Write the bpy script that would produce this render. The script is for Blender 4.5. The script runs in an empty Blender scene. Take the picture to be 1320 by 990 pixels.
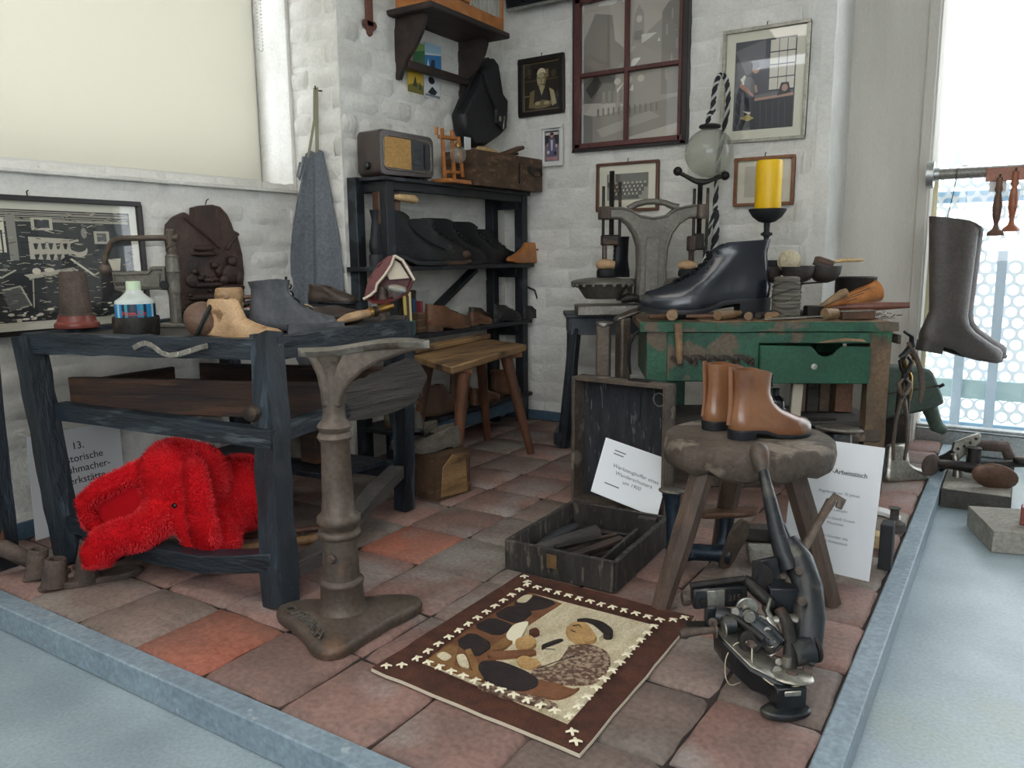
import bpy, bmesh, math, random
from mathutils import Vector as V, Matrix, Euler, noise
R = math.radians
rnd = random.Random(7)
SC = bpy.context.scene
COL = SC.collection

# ---------------------------------------------------------------- camera
cam_d = bpy.data.cameras.new('camera'); cam = bpy.data.objects.new('camera', cam_d); COL.objects.link(cam)
yaw, pit, rol = R(32.575), R(9.235), R(-0.531)
fw = V((-math.sin(yaw)*math.cos(pit), math.cos(yaw)*math.cos(pit), -math.sin(pit)))
rt = V((math.cos(yaw), math.sin(yaw), 0)); up = rt.cross(fw)
rt2 = rt*math.cos(rol) + up*math.sin(rol); up2 = up*math.cos(rol) - rt*math.sin(rol)
cm = Matrix((rt2, up2, -fw)).transposed().to_4x4(); cm.translation = V((0, 0, 0.8))
cam.matrix_world = cm
cam_d.sensor_width = 36; cam_d.lens = 1020.1/1320*36; cam_d.clip_start = 0.02
SC.camera = cam

# ---------------------------------------------------------------- sky, lamps, exposure
SC.view_settings.view_transform = 'Standard'; SC.view_settings.look = 'None'
SC.view_settings.exposure = 0.12; SC.view_settings.gamma = 1
w = bpy.data.worlds.new('sky'); SC.world = w; w.use_nodes = True
nt = w.node_tree; nt.nodes.clear()
wo = nt.nodes.new('ShaderNodeOutputWorld'); bg = nt.nodes.new('ShaderNodeBackground')
bg.inputs[0].default_value = (0.89, 0.95, 1.0, 1); bg.inputs[1].default_value = 4.6
nt.links.new(bg.outputs[0], wo.inputs[0])

def area_lamp(name, loc, target, sx, sy, power, col=(1, 1, 1)):
    l = bpy.data.lights.new(name, 'AREA'); l.shape = 'RECTANGLE'; l.size = sx; l.size_y = sy; l.energy = power; l.color = col
    o = bpy.data.objects.new(name, l); COL.objects.link(o); o.location = loc
    o.rotation_euler = (V(target)-V(loc)).to_track_quat('-Z', 'Y').to_euler()
    return o
area_lamp('overhead_fill_light', (-0.9, 0.6, 2.45), (-0.9, 0.9, 0), 1.6, 0.9, 16, (1.0, 0.95, 0.88))  # added fill light overhead, no fixture there

# ---------------------------------------------------------------- materials
def lin(h):
    h = h.lstrip('#'); c = [int(h[i:i+2], 16)/255 for i in (0, 2, 4)]
    return tuple((x/12.92 if x <= .04045 else ((x+.055)/1.055)**2.4) for x in c) + (1,)
MATS = {}
def mat(name, c1, c2=None, rough=.6, metal=0., scale=8., stretch=(1, 1, 1), bump=0., bscale=None, c3=None, cscale=None,
        spec=.5, detail=6, lo=.35, hi=.65, c3lo=.58, c3hi=.64, rand=0., coat=0., coords='Object', speck=.22, sscale=None):
    m = bpy.data.materials.new(name); m.use_nodes = True; n = m.node_tree.nodes; L = m.node_tree.links
    b = n['Principled BSDF']; b.inputs['Roughness'].default_value = rough; b.inputs['Metallic'].default_value = metal
    b.inputs['Specular IOR Level'].default_value = spec
    if coat: b.inputs['Coat Weight'].default_value = coat; b.inputs['Coat Roughness'].default_value = .15
    tc = n.new('ShaderNodeTexCoord'); mp = n.new('ShaderNodeMapping'); mp.inputs['Scale'].default_value = stretch
    L.new(tc.outputs[coords], mp.inputs[0])
    vec = mp.outputs[0]
    oi = n.new('ShaderNodeObjectInfo')
    ad = n.new('ShaderNodeVectorMath'); ad.operation = 'MULTIPLY_ADD'
    ad.inputs[1].default_value = (13., 7., 5.); L.new(oi.outputs['Random'], ad.inputs[0]); L.new(vec, ad.inputs[2]); vec = ad.outputs[0]
    if c2:
        nz = n.new('ShaderNodeTexNoise'); nz.inputs['Scale'].default_value = scale; nz.inputs['Detail'].default_value = detail
        L.new(vec, nz.inputs['Vector'])
        rp = n.new('ShaderNodeValToRGB'); rp.color_ramp.elements[0].position = lo; rp.color_ramp.elements[1].position = hi
        rp.color_ramp.elements[0].color = lin(c1); rp.color_ramp.elements[1].color = lin(c2)
        L.new(nz.outputs['Fac'], rp.inputs[0]); col = rp.outputs[0]
        if c3:
            n3 = n.new('ShaderNodeTexNoise'); n3.inputs['Scale'].default_value = cscale or scale*.4; n3.inputs['Detail'].default_value = 8
            L.new(vec, n3.inputs['Vector'])
            r3 = n.new('ShaderNodeValToRGB'); r3.color_ramp.elements[0].position = c3lo; r3.color_ramp.elements[1].position = c3hi
            L.new(n3.outputs['Fac'], r3.inputs[0])
            mx = n.new('ShaderNodeMix'); mx.data_type = 'RGBA'; L.new(r3.outputs[0], mx.inputs[0]); L.new(col, mx.inputs[6])
            mx.inputs[7].default_value = lin(c3); col = mx.outputs[2]
        if rand:
            hs = n.new('ShaderNodeHueSaturation'); mr = n.new('ShaderNodeMapRange')
            mr.inputs[3].default_value = 1-rand; mr.inputs[4].default_value = 1+rand
            L.new(oi.outputs['Random'], mr.inputs[0]); L.new(mr.outputs[0], hs.inputs['Value']); L.new(col, hs.inputs['Color']); col = hs.outputs[0]
        if speck:
            ns = n.new('ShaderNodeTexNoise'); ns.inputs['Scale'].default_value = sscale or max(90, scale*9); ns.inputs['Detail'].default_value = 5; L.new(vec, ns.inputs['Vector'])
            ms = n.new('ShaderNodeMapRange'); ms.inputs[1].default_value = .3; ms.inputs[2].default_value = .7; ms.inputs[3].default_value = 1-speck; ms.inputs[4].default_value = 1+speck
            L.new(ns.outputs['Fac'], ms.inputs[0]); h2 = n.new('ShaderNodeHueSaturation'); L.new(ms.outputs[0], h2.inputs['Value']); L.new(col, h2.inputs['Color']); col = h2.outputs[0]
        L.new(col, b.inputs['Base Color'])
    else:
        b.inputs['Base Color'].default_value = lin(c1)
    if bump:
        nb = n.new('ShaderNodeTexNoise'); nb.inputs['Scale'].default_value = bscale or scale*2; nb.inputs['Detail'].default_value = 12; nb.inputs['Roughness'].default_value = .62
        L.new(vec, nb.inputs['Vector']); bp = n.new('ShaderNodeBump'); bp.inputs['Strength'].default_value = bump
        bp.inputs['Distance'].default_value = .012; L.new(nb.outputs['Fac'], bp.inputs['Height']); L.new(bp.outputs[0], b.inputs['Normal'])
    MATS[name] = m
    return m
def glass(name, col=(1, 1, 1, 1), rough=0., milk=0., milkcol='#c9c8bd'):
    # thin pane or shell: mostly straight through, more mirror at grazing angles, optionally cloudy
    m = bpy.data.materials.new(name); m.use_nodes = True; n = m.node_tree.nodes; L = m.node_tree.links; n.clear()
    o = n.new('ShaderNodeOutputMaterial'); t = n.new('ShaderNodeBsdfTransparent'); t.inputs[0].default_value = col
    g = n.new('ShaderNodeBsdfGlossy'); g.inputs['Roughness'].default_value = rough+.02
    f = n.new('ShaderNodeLayerWeight'); f.inputs[0].default_value = .5; p = n.new('ShaderNodeMath'); p.operation = 'POWER'; p.inputs[1].default_value = 4.
    q = n.new('ShaderNodeMath'); q.operation = 'MULTIPLY_ADD'; q.inputs[1].default_value = .8; q.inputs[2].default_value = .045
    L.new(f.outputs['Facing'], p.inputs[0]); L.new(p.outputs[0], q.inputs[0])
    base = t.outputs[0]
    if milk:
        d = n.new('ShaderNodeBsdfDiffuse'); d.inputs[0].default_value = lin(milkcol); tr = n.new('ShaderNodeBsdfTranslucent'); tr.inputs[0].default_value = lin(milkcol)
        m1 = n.new('ShaderNodeMixShader'); m1.inputs[0].default_value = .5; L.new(d.outputs[0], m1.inputs[1]); L.new(tr.outputs[0], m1.inputs[2])
        m2 = n.new('ShaderNodeMixShader'); m2.inputs[0].default_value = milk; L.new(base, m2.inputs[1]); L.new(m1.outputs[0], m2.inputs[2]); base = m2.outputs[0]
    mx = n.new('ShaderNodeMixShader'); L.new(q.outputs[0], mx.inputs[0]); L.new(base, mx.inputs[1]); L.new(g.outputs[0], mx.inputs[2]); L.new(mx.outputs[0], o.inputs[0])
    return m
def cloth_trans(name, c, tr=.5):
    m = bpy.data.materials.new(name); m.use_nodes = True; n = m.node_tree.nodes; L = m.node_tree.links; n.clear()
    o = n.new('ShaderNodeOutputMaterial'); d = n.new('ShaderNodeBsdfDiffuse'); t = n.new('ShaderNodeBsdfTranslucent'); mx = n.new('ShaderNodeMixShader')
    d.inputs[0].default_value = lin(c); t.inputs[0].default_value = lin(c); mx.inputs[0].default_value = tr
    L.new(d.outputs[0], mx.inputs[1]); L.new(t.outputs[0], mx.inputs[2]); L.new(mx.outputs[0], o.inputs[0])
    return m

M_white = mat('whitewash', '#e6e3dc', '#d3d0c8', rough=.85, scale=6, bump=.7, bscale=30, spec=.2, speck=.05)
M_white2 = mat('whitewash_plaster', '#e4e2dc', '#d5d2cb', rough=.85, scale=4, bump=.7, bscale=22, spec=.2, speck=.05)
M_col = mat('pillar_plaster', '#cfcac0', '#c3beb4', rough=.8, scale=2, stretch=(3, 3, .6), bump=.6, bscale=16, spec=.2, speck=.04)
M_ceil = mat('ceiling_white', '#c4c4c0', rough=.9)
M_hall = mat('unseen_wall_grey', '#a3a29e', rough=.85)
M_floor = mat('floor_paint', '#9fadb2', '#8b999f', rough=.3, scale=5, c3='#96a29c', cscale=1.6, bump=.06, bscale=90, detail=12, speck=.13, sscale=130)
M_curb = mat('curb_paint', '#8c9ba4', '#7d8d97', rough=.45, scale=6, bump=.12, bscale=40, c3='#a3adb0', cscale=30, c3lo=.66, c3hi=.72)
M_base = mat('skirting_paint', '#4c6476', '#435a6b', rough=.7, scale=7)
M_tile = mat('terracotta', '#8f6e64', '#765f57', rough=.75, scale=7, detail=12, c3='#918680', cscale=4.5, bump=.25, bscale=45, rand=.13, c3lo=.52, c3hi=.72)
M_tile_or = mat('terracotta_orange', '#a3604c', '#876052', rough=.75, scale=4, c3='#83776f', cscale=5, bump=.25, bscale=45, rand=.1, c3lo=.6, c3hi=.75)
M_tile_gr = mat('terracotta_grey', '#837067', '#6c5e56', rough=.78, scale=5, c3='#8c857c', cscale=4, bump=.3, bscale=45, rand=.12, c3lo=.52, c3hi=.7)
M_mortar = mat('joint_dust', '#3a302a', '#2c2420', rough=.95, scale=20)
M_dark = mat('blue_black_wood', '#222c35', '#11161c', rough=.42, scale=14, stretch=(1, 1, .25), bump=.9, bscale=30, c3='#3a454e', cscale=20, detail=12)
M_darkh = mat('blue_black_wood_rail', '#242e37', '#141b22', rough=.4, scale=12, stretch=(.4, .4, 2), bump=.9, bscale=25, c3='#454d52', cscale=18, detail=12)
M_rack = mat('rack_paint', '#1b2026', '#101317', rough=.55, scale=9, bump=.15, bscale=30, c3='#31383e', cscale=10)
M_brownwood = mat('drawer_wood', '#4b3529', '#2b2220', rough=.55, scale=7, stretch=(.5, .5, 6), bump=.35, bscale=18, c3='#5d4030', cscale=6)
M_greywood = mat('weathered_wood', '#4d4844', '#34302d', rough=.8, scale=6, stretch=(1, .5, 7), bump=.8, bscale=14)
M_bench = mat('bench_wood', '#98774f', '#6d5236', rough=.6, scale=5, stretch=(3, .6, 3), bump=.25, bscale=16, c3='#3b2a1d', cscale=7, c3lo=.52, c3hi=.68)
M_benchleg = mat('bench_leg_wood', '#74482f', '#4a3124', rough=.55, scale=7, stretch=(3, 3, .5), bump=.2)
M_stool = mat('stool_wood', '#5f5348', '#40372f', rough=.8, scale=9, bump=.7, bscale=24, c3='#7b6f62', cscale=9)
M_stoolleg = mat('stool_leg_wood', '#5c4a3e', '#40332b', rough=.6, scale=9, stretch=(3, 3, .5), bump=.35)
M_case = mat('tool_case_wood', '#39342f', '#231f1c', rough=.75, scale=9, stretch=(3, 3, .8), bump=.6, bscale=22, c3='#5a5249', cscale=20)
M_casefelt = mat('tool_case_lining', '#35363a', '#232428', rough=.9, scale=9, stretch=(4, 4, .6), bump=.9, bscale=18, c3='#5d5e5f', cscale=30, c3lo=.62, c3hi=.66)
M_green = mat('green_paint', '#27573f', '#1d4533', rough=.5, scale=9, bump=.6, bscale=24, c3='#5d5040', cscale=11, c3lo=.55, c3hi=.60, detail=12)
M_green2 = mat('green_paint_clean', '#1c5239', '#184630', rough=.45, scale=9, bump=.08, c3='#4f8b70', cscale=40, c3lo=.68, c3hi=.72)
M_greentop = mat('green_bench_top', '#6f5a44', '#4a3e31', rough=.75, scale=8, bump=.5, c3='#35694c', cscale=7)
M_iron = mat('cast_iron', '#675b50', '#4e443c', rough=.5, metal=.35, scale=9, bump=.25, bscale=60, c3='#6b5444', cscale=9)
M_ironlt = mat('bare_iron', '#8d8880', '#68625b', rough=.42, metal=.7, scale=10, bump=.3, bscale=60, c3='#6e5b49', cscale=12)
M_irondk = mat('dark_iron', '#33302d', '#24211f', rough=.5, metal=.5, scale=9, bump=.25, bscale=50, c3='#4b3c31', cscale=10)
M_rust = mat('rust_iron', '#62534a', '#453a34', rough=.75, metal=.2, scale=14, bump=.5, bscale=50)
M_blkmet = mat('black_enamel', '#262a2d', '#191b1e', rough=.34, metal=.15, scale=12, c3='#45433d', cscale=18, spec=.6, bump=.15, bscale=60)
M_navymet = mat('navy_enamel', '#1e2e3d', '#17222d', rough=.4, metal=.2, scale=12, bump=.2, bscale=40, c3='#31404c', cscale=14)
M_steel = mat('worn_steel', '#b0aca2', '#8a857b', rough=.33, metal=.85, scale=12, bump=.1, bscale=50)
M_brass = mat('brass', '#b98d4b', '#8d6a36', rough=.35, metal=.85, scale=10)
M_press = mat('press_casting', '#79756b', '#625f57', rough=.45, metal=.35, scale=8, bump=.2, bscale=60, c3='#6d675e', cscale=12)
M_blkleather = mat('black_leather', '#121419', '#0c0d11', rough=.45, scale=8, bump=.3, bscale=50, spec=.35)
M_blkworn = mat('worn_black_leather', '#1b1b20', '#111114', rough=.55, scale=8, bump=.4, bscale=40, c3='#3a3733', cscale=9)
M_dkbrown = mat('dark_brown_leather', '#45362d', '#2f2620', rough=.45, scale=8, bump=.3, bscale=35)
M_taupe = mat('taupe_boot_leather', '#4f4640', '#3f3833', rough=.45, scale=6, bump=.3, bscale=28)
M_tan = mat('tan_leather', '#8a5a3a', '#6c442b', rough=.3, scale=9, bump=.1, bscale=50, c3='#91694b', cscale=7, coat=.35, detail=10, speck=.08, c3lo=.45, c3hi=.75)
M_brownshoe = mat('brown_shoe_leather', '#7a5238', '#5a3b29', rough=.5, scale=8, bump=.3, bscale=35)
M_greyshoe = mat('dusty_grey_leather', '#6a6255', '#4f4a42', rough=.8, scale=8, bump=.4, bscale=35)
M_greyshoe2 = mat('grey_black_leather', '#54565a', '#3d3f43', rough=.5, scale=8, bump=.35, bscale=35)
M_sole = mat('black_sole', '#17191d', rough=.5)
M_solebr = mat('leather_sole', '#6b4d35', '#4d382a', rough=.6, scale=10)
M_lastwood = mat('last_wood', '#bd9a72', '#9d7d5a', rough=.5, scale=6, stretch=(1, 3, 3), bump=.12, bscale=20, c3='#7b5a3c', cscale=8)
M_lastdark = mat('dark_last_wood', '#6e5240', '#553f32', rough=.6, scale=6, stretch=(1, 3, 3), bump=.2, bscale=20)
M_lastor = mat('orange_last_wood', '#b5763a', '#93592c', rough=.4, scale=6, bump=.1)
M_handle = mat('tool_handle_wood', '#9a7b58', '#735a41', rough=.55, scale=9, stretch=(1, 3, 3), bump=.2, bscale=30)
M_handledk = mat('dark_handle_wood', '#6b4a37', '#4b3427', rough=.5, scale=9, bump=.2)
M_palewood = mat('pale_wood', '#d3b789', '#b99a6c', rough=.55, scale=8, bump=.1)
M_orwood = mat('orange_varnished_wood', '#b9783f', '#9a5e2e', rough=.4, scale=7, stretch=(1, 3, 3), bump=.08)
M_shelfwood = mat('dark_shelf_wood', '#3a2b25', '#241c19', rough=.6, scale=8, stretch=(3, .6, 3), bump=.3)
M_boxwood = mat('old_box_wood', '#5b4433', '#41301f', rough=.6, scale=7, stretch=(3, .5, 5), bump=.3, bscale=20, c3='#6f553d', cscale=9)
M_apron = mat('grey_apron_cloth', '#6b7077', '#5f646b', rough=.8, scale=4, bump=.15, bscale=120)
M_apronstrap = mat('apron_strap', '#7b7a64', rough=.8)
M_relief = mat('brown_leather_relief', '#47332b', '#2f221d', rough=.5, scale=10, bump=.8, bscale=30)
M_red = mat('red_plush', '#c8161e', '#b01118', rough=.95, scale=20, bump=.4, bscale=120, spec=.1)
M_redin = mat('red_plush_ear_lining', '#b3121b', rough=.95, spec=.1)
M_redfur = mat('red_plush_pile', '#dc3a40', '#c8262d', rough=.9, scale=12, spec=.15)
M_blue = mat('royal_blue_cloth', '#1c3f9c', rough=.8)
M_yellow = mat('yellow_wax', '#eec20c', '#e2b205', rough=.42, scale=3, bump=.05, spec=.5, speck=.02)
M_yellow.node_tree.nodes['Principled BSDF'].inputs['Subsurface Weight'].default_value = .25
M_yellow.node_tree.nodes['Principled BSDF'].inputs['Subsurface Radius'].default_value = (.02, .012, .004)
M_paper = mat('white_card', '#eceef0', rough=.3, spec=.5)
M_paper2 = mat('white_paper', '#e2e3e2', rough=.7)
M_ink = mat('black_ink', '#2a2a2c', rough=.7)
M_inkgr = mat('grey_ink', '#73757a', rough=.7)
M_mat = mat('cream_passepartout', '#d9d5c2', rough=.8)
M_blkframe = mat('black_frame', '#241d1c', '#1a1515', rough=.4, scale=9)
M_brframe = mat('brown_frame', '#6a4230', '#563324', rough=.4, scale=9)
M_orframe = mat('light_brown_frame', '#8c5a37', '#774a2d', rough=.4, scale=9)
M_silver = mat('silver_frame', '#a9a69a', '#8f8c80', rough=.35, metal=.4, scale=9)
M_wframe = mat('white_frame', '#dcdad4', rough=.5)
M_glass = glass('glass_pane'); M_glassb = glass('clear_glass', (.93, .95, .95, 1))
M_blind = cloth_trans('blind_cloth', '#dad7cc', .5)
M_aluminium = mat('aluminium', '#b8bab8', '#a4a6a4', rough=.35, metal=.8, scale=5)
M_slate = mat('slate_blue_paint', '#5b6a7c', rough=.5)
M_black = mat('black_plastic', '#17181b', rough=.35)
M_blackm = mat('matt_black', '#191a1c', rough=.7)
M_stone = mat('concrete_block', '#9a958b', '#847f76', rough=.85, scale=10, bump=.5, bscale=30)
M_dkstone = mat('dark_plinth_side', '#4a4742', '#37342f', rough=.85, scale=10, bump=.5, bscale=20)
M_rugbr = mat('brown_cowhide', '#57301f', '#402114', rough=.8, scale=30, stretch=(1, 1, 1), bump=.4, bscale=180)
M_rugcr = mat('cream_cowhide', '#d8cbae', '#c2b28f', rough=.85, scale=14, stretch=(3, 1, 1), bump=.4, bscale=160)
M_rugdk = mat('black_brown_cowhide', '#2a1c1a', '#1e1413', rough=.75, scale=30, bump=.4, bscale=160)
M_rugsp = mat('speckled_cowhide', '#5b4034', '#a8927a', rough=.85, scale=110, bump=.4, bscale=160, lo=.45, hi=.62)
M_rugtan = mat('tan_cowhide', '#c09a66', '#a98352', rough=.85, scale=20, bump=.3, bscale=160)
M_rugmid = mat('mid_brown_cowhide', '#7d5234', '#6a4229', rough=.85, scale=25, bump=.3, bscale=160)
M_ruggold = mat('golden_brown_cowhide', '#8f693c', '#795530', rough=.85, scale=25, bump=.3, bscale=160)
M_stitch = mat('cream_lacing', '#e6dcc0', rough=.8)
M_twine = mat('cream_twine', '#cfc4a8', '#b4a88b', rough=.9, scale=40)
M_thread = mat('grey_thread', '#6e695f', '#57534b', rough=.85, scale=20, stretch=(1, 1, 14), bump=.5, bscale=12)
M_cord = mat('black_braid', '#26262b', rough=.8); M_cordw = mat('white_braid', '#b9b7b2', rough=.8)
M_globe = glass('globe_glass', (.93, .94, .91, 1), .02, .32)
M_water = mat('milky_globe', '#b9b8ae', rough=.2)
M_tanstr = mat('bamboo_stick', '#8b6b46', '#6d5235', rough=.6, scale=8, bump=.2)
M_grill = mat('speaker_cloth', '#c49a5d', '#a67f49', rough=.9, scale=160, bump=.3, bscale=200)
M_bakelite = mat('brown_bakelite', '#453a36', '#3b322f', rough=.3, scale=6)
M_palemetal = mat('railing_paint', '#c9d2d6', rough=.5)
M_railblue = mat('pale_blue_paint', '#8fb4cf', rough=.5)
M_machgreen = mat('machine_green', '#465449', '#3a463d', rough=.5, scale=8, bump=.1)
M_redwood = mat('reddish_turned_wood', '#9d5f40', '#83492f', rough=.4, scale=8)
M_satchel = mat('black_satchel_leather', '#1d1e22', '#131417', rough=.5, scale=6, bump=.4, bscale=25)
M_redlea = mat('oxblood_leather', '#6e3533', '#5a2a29', rough=.5, scale=8, bump=.2)
M_creamlea = mat('cream_lining_leather', '#cfc3ae', rough=.8)
M_redpaint = mat('dull_red_paint', '#8a4a3f', '#75392f', rough=.4, scale=8)
M_pavement = mat('pale_pavement', '#c6cac6', '#b5b9b5', rough=.9, scale=3)

# ---------------------------------------------------------------- mesh building helpers
def rotm(rx=0, ry=0, rz=0): return Euler((R(rx), R(ry), R(rz))).to_matrix().to_4x4()
def T(x, y, z): return Matrix.Translation(V((x, y, z)))
def frame(o, x, z):                                  # matrix with local X along x, local Z close to z, origin o
    x = V(x).normalized(); z = V(z); y = z.cross(x).normalized(); z = x.cross(y)
    m = Matrix((x, y, z)).transposed().to_4x4(); m.translation = V(o); return m

class MB:
    def __init__(s): s.v = []; s.f = []; s.mi = []; s.m = 0
    def add(s, vs, fs, M=None):
        o = len(s.v)
        s.v += [tuple(M @ V(v)) if M is not None else tuple(v) for v in vs]
        s.f += [tuple(i+o for i in f) for f in fs]; s.mi += [s.m]*len(fs); return s
    def box(s, c, d, M=None, tx=1, ty=1):
        x, y, z = d[0]/2, d[1]/2, d[2]/2
        vs = [(c[0]+a*x*(tx if e > 0 else 1), c[1]+b*y*(ty if e > 0 else 1), c[2]+e*z) for e in (-1, 1) for a, b in ((-1, -1), (1, -1), (1, 1), (-1, 1))]
        return s.add(vs, [(3, 2, 1, 0), (4, 5, 6, 7), (0, 1, 5, 4), (1, 2, 6, 5), (2, 3, 7, 6), (3, 0, 4, 7)], M)
    def beam(s, a, b, w, h, up=(0, 0, 1), seg=1, jit=0., w2=None, h2=None):   # w across, h along 'up'
        a, b = V(a), V(b); d = (b-a).normalized(); u = V(up)
        if abs(d.dot(u.normalized())) > .95: u = V((0, 1, 0))
        sd = d.cross(u).normalized(); u = sd.cross(d)
        rings = []
        for i in range(seg+1):
            t = i/seg; p = a.lerp(b, t); ww = w+((w2 or w)-w)*t; hh = h+((h2 or h)-h)*t; rg = []
            for x, y in ((-1, -1), (0, -1), (1, -1), (1, 0), (1, 1), (0, 1), (-1, 1), (-1, 0)) if jit else ((-1, -1), (1, -1), (1, 1), (-1, 1)):
                q = p+sd*x*ww/2+u*y*hh/2
                if jit: q = q+noise.noise_vector(q*18)*jit+noise.noise_vector(q*60)*jit*.5
                rg.append(q)
            rings.append(rg)
        return s.loft(rings)
    def loft(s, rings, cap0=True, cap1=True, closed=True, M=None):
        n = len(rings[0]); vs = [p for r in rings for p in r]; fs = []
        for i in range(len(rings)-1):
            for j in range(n if closed else n-1):
                k = (j+1) % n; fs.append((i*n+j, i*n+k, (i+1)*n+k, (i+1)*n+j))
        if cap0: fs.append(tuple(range(n-1, -1, -1)))
        if cap1: fs.append(tuple((len(rings)-1)*n+j for j in range(n)))
        return s.add(vs, fs, M)
    def tube(s, pts, r, n=8, flat=1., M=None, upv=None):
        pts = [V(p) for p in pts]; m = len(pts); rs = r if isinstance(r, (list, tuple)) else [r]*m
        d = (pts[1]-pts[0]).normalized(); u = V(upv) if upv else V((0, 0, 1))
        if abs(d.dot(u)) > .9: u = V((1, 0, 0)) if abs(d.x) < .9 else V((0, 1, 0))
        rings = []
        for i in range(m):
            d = (pts[min(i+1, m-1)]-pts[max(i-1, 0)]).normalized()
            sd = d.cross(u)
            if sd.length < 1e-5: sd = d.orthogonal()
            sd.normalize(); u = sd.cross(d).normalized()
            rings.append([pts[i]+(sd*math.cos(2*math.pi*k/n)+u*math.sin(2*math.pi*k/n)*flat)*rs[i] for k in range(n)])
        return s.loft(rings, M=M)
    def lathe(s, prof, c=(0, 0, 0), M=None, n=20, cap=True):
        rings = [[V((c[0]+r*math.cos(2*math.pi*k/n), c[1]+r*math.sin(2*math.pi*k/n), c[2]+z)) for k in range(n)] for r, z in prof]
        return s.loft(rings, cap, cap, M=M)
    def prism(s, poly, d, M=None, z0=0.):
        n = len(poly); vs = [(x, y, z0) for x, y in poly]+[(x, y, z0+d) for x, y in poly]
        return s.add(vs, [tuple(range(n-1, -1, -1)), tuple(range(n, 2*n))]+[(i, (i+1) % n, n+(i+1) % n, n+i) for i in range(n)], M)
    def poly(s, pts, M=None): return s.add(pts, [tuple(range(len(pts)))], M)
    def ell(s, c, r, M=None, nu=16, nv=10):
        vs = []; fs = []
        for i in range(1, nv):
            a = math.pi*i/nv
            for j in range(nu):
                b = 2*math.pi*j/nu; vs.append((c[0]+r[0]*math.sin(a)*math.cos(b), c[1]+r[1]*math.sin(a)*math.sin(b), c[2]+r[2]*math.cos(a)))
        t = len(vs); vs += [(c[0], c[1], c[2]+r[2]), (c[0], c[1], c[2]-r[2])]
        for i in range(nv-2):
            for j in range(nu):
                k = (j+1) % nu; fs.append((i*nu+j, (i+1)*nu+j, (i+1)*nu+k, i*nu+k))
        for j in range(nu):
            k = (j+1) % nu; fs.append((t, j, k)); fs.append((t+1, (nv-2)*nu+k, (nv-2)*nu+j))
        return s.add(vs, fs, M)
    def torus(s, c, R0, r, M=None, n=24, m=8, a0=0, a1=360):
        full = abs(a1-a0) >= 360; k = n if full else n+1
        rings = []
        for i in range(k):
            a = R(a0+(a1-a0)*i/n)
            rings.append([V((c[0]+(R0+r*math.cos(2*math.pi*j/m))*math.cos(a), c[1]+(R0+r*math.cos(2*math.pi*j/m))*math.sin(a), c[2]+r*math.sin(2*math.pi*j/m))) for j in range(m)])
        if full: rings.append(rings[0]); return s.loft(rings, False, False, M=M)
        return s.loft(rings, M=M)
    def wobble(s, amp, f=14):
        s.v = [tuple(V(p)+noise.noise_vector(V(p)*f)*amp) for p in s.v]; return s
    def build(s, name, mats, parent=None, smooth=35, bev=0., sub=0, local=False, label=None, kind=None, bseg=1):
        me = bpy.data.meshes.new(name); vs = s.v
        if parent is not None and not local:
            inv = world_of(parent).inverted(); vs = [inv @ V(p) for p in vs]
        me.from_pydata([tuple(p) for p in vs], [], s.f)
        bm = bmesh.new(); bm.from_mesh(me)
        bmesh.ops.remove_doubles(bm, verts=bm.verts, dist=1e-6)
        bmesh.ops.recalc_face_normals(bm, faces=bm.faces); bm.to_mesh(me); bm.free()
        ml = mats if isinstance(mats, (list, tuple)) else [mats]
        for m in ml: me.materials.append(m)
        if len(ml) > 1 and len(me.polygons) == len(s.mi): me.polygons.foreach_set('material_index', s.mi)
        if smooth:
            me.polygons.foreach_set('use_smooth', [True]*len(me.polygons)); me.set_sharp_from_angle(angle=R(smooth))
        o = bpy.data.objects.new(name, me); COL.objects.link(o)
        if parent is not None: o.parent = parent
        if bev:
            md = o.modifiers.new('bevel', 'BEVEL'); md.width = bev; md.segments = bseg; md.limit_method = 'ANGLE'; md.angle_limit = R(40)
        if sub:
            md = o.modifiers.new('subdivision', 'SUBSURF'); md.levels = sub; md.render_levels = sub
        if label: o['label'] = label
        if kind: o['kind'] = kind
        return o
def world_of(o):
    m = Matrix.Identity(4)
    while o is not None: m = o.matrix_basis @ m; o = o.parent
    return m
def tag(o, label, cat, group=None):
    o['label'] = label; o['category'] = cat
    if group: o['group'] = group
    return o
def thing(name, label, cat, loc=(0, 0, 0), rz=0., group=None, M=None):
    o = bpy.data.objects.new(name, None); COL.objects.link(o); o.empty_display_size = .05
    if M is not None: o.matrix_basis = M
    else: o.location = loc; o.rotation_euler = (0, 0, R(rz))
    return tag(o, label, cat, group)
def solo(name, label, cat, mb, mats, loc, rz=0., group=None, M=None, **k):
    # one-mesh thing; mb is in world coordinates, the origin is put at loc
    B = M if M is not None else (T(*loc) @ rotm(0, 0, rz)); inv = B.inverted(); mb.v = [tuple(inv @ V(p)) for p in mb.v]
    o = mb.build(name, mats, None, **k); o.matrix_basis = B
    return tag(o, label, cat, group)
def struct(name, mb, mats, parent=None, **k):
    o = mb.build(name, mats, parent, **k)
    if parent is None: o['kind'] = 'structure'
    return o
def text_mb(body, size, M, ext=.0004, align='CENTER', bold=False):
    cu = bpy.data.curves.new('lettering', 'FONT'); cu.body = body; cu.size = size; cu.extrude = ext; cu.align_x = align
    cu.offset = size*.008 if bold else 0; cu.resolution_u = 3
    o = bpy.data.objects.new('lettering', cu); me = bpy.data.meshes.new_from_object(o)
    mb = MB(); mb.add([tuple(v.co) for v in me.vertices], [tuple(p.vertices) for p in me.polygons], M)
    bpy.data.objects.remove(o); bpy.data.curves.remove(cu); bpy.data.meshes.remove(me)
    return mb
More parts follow.
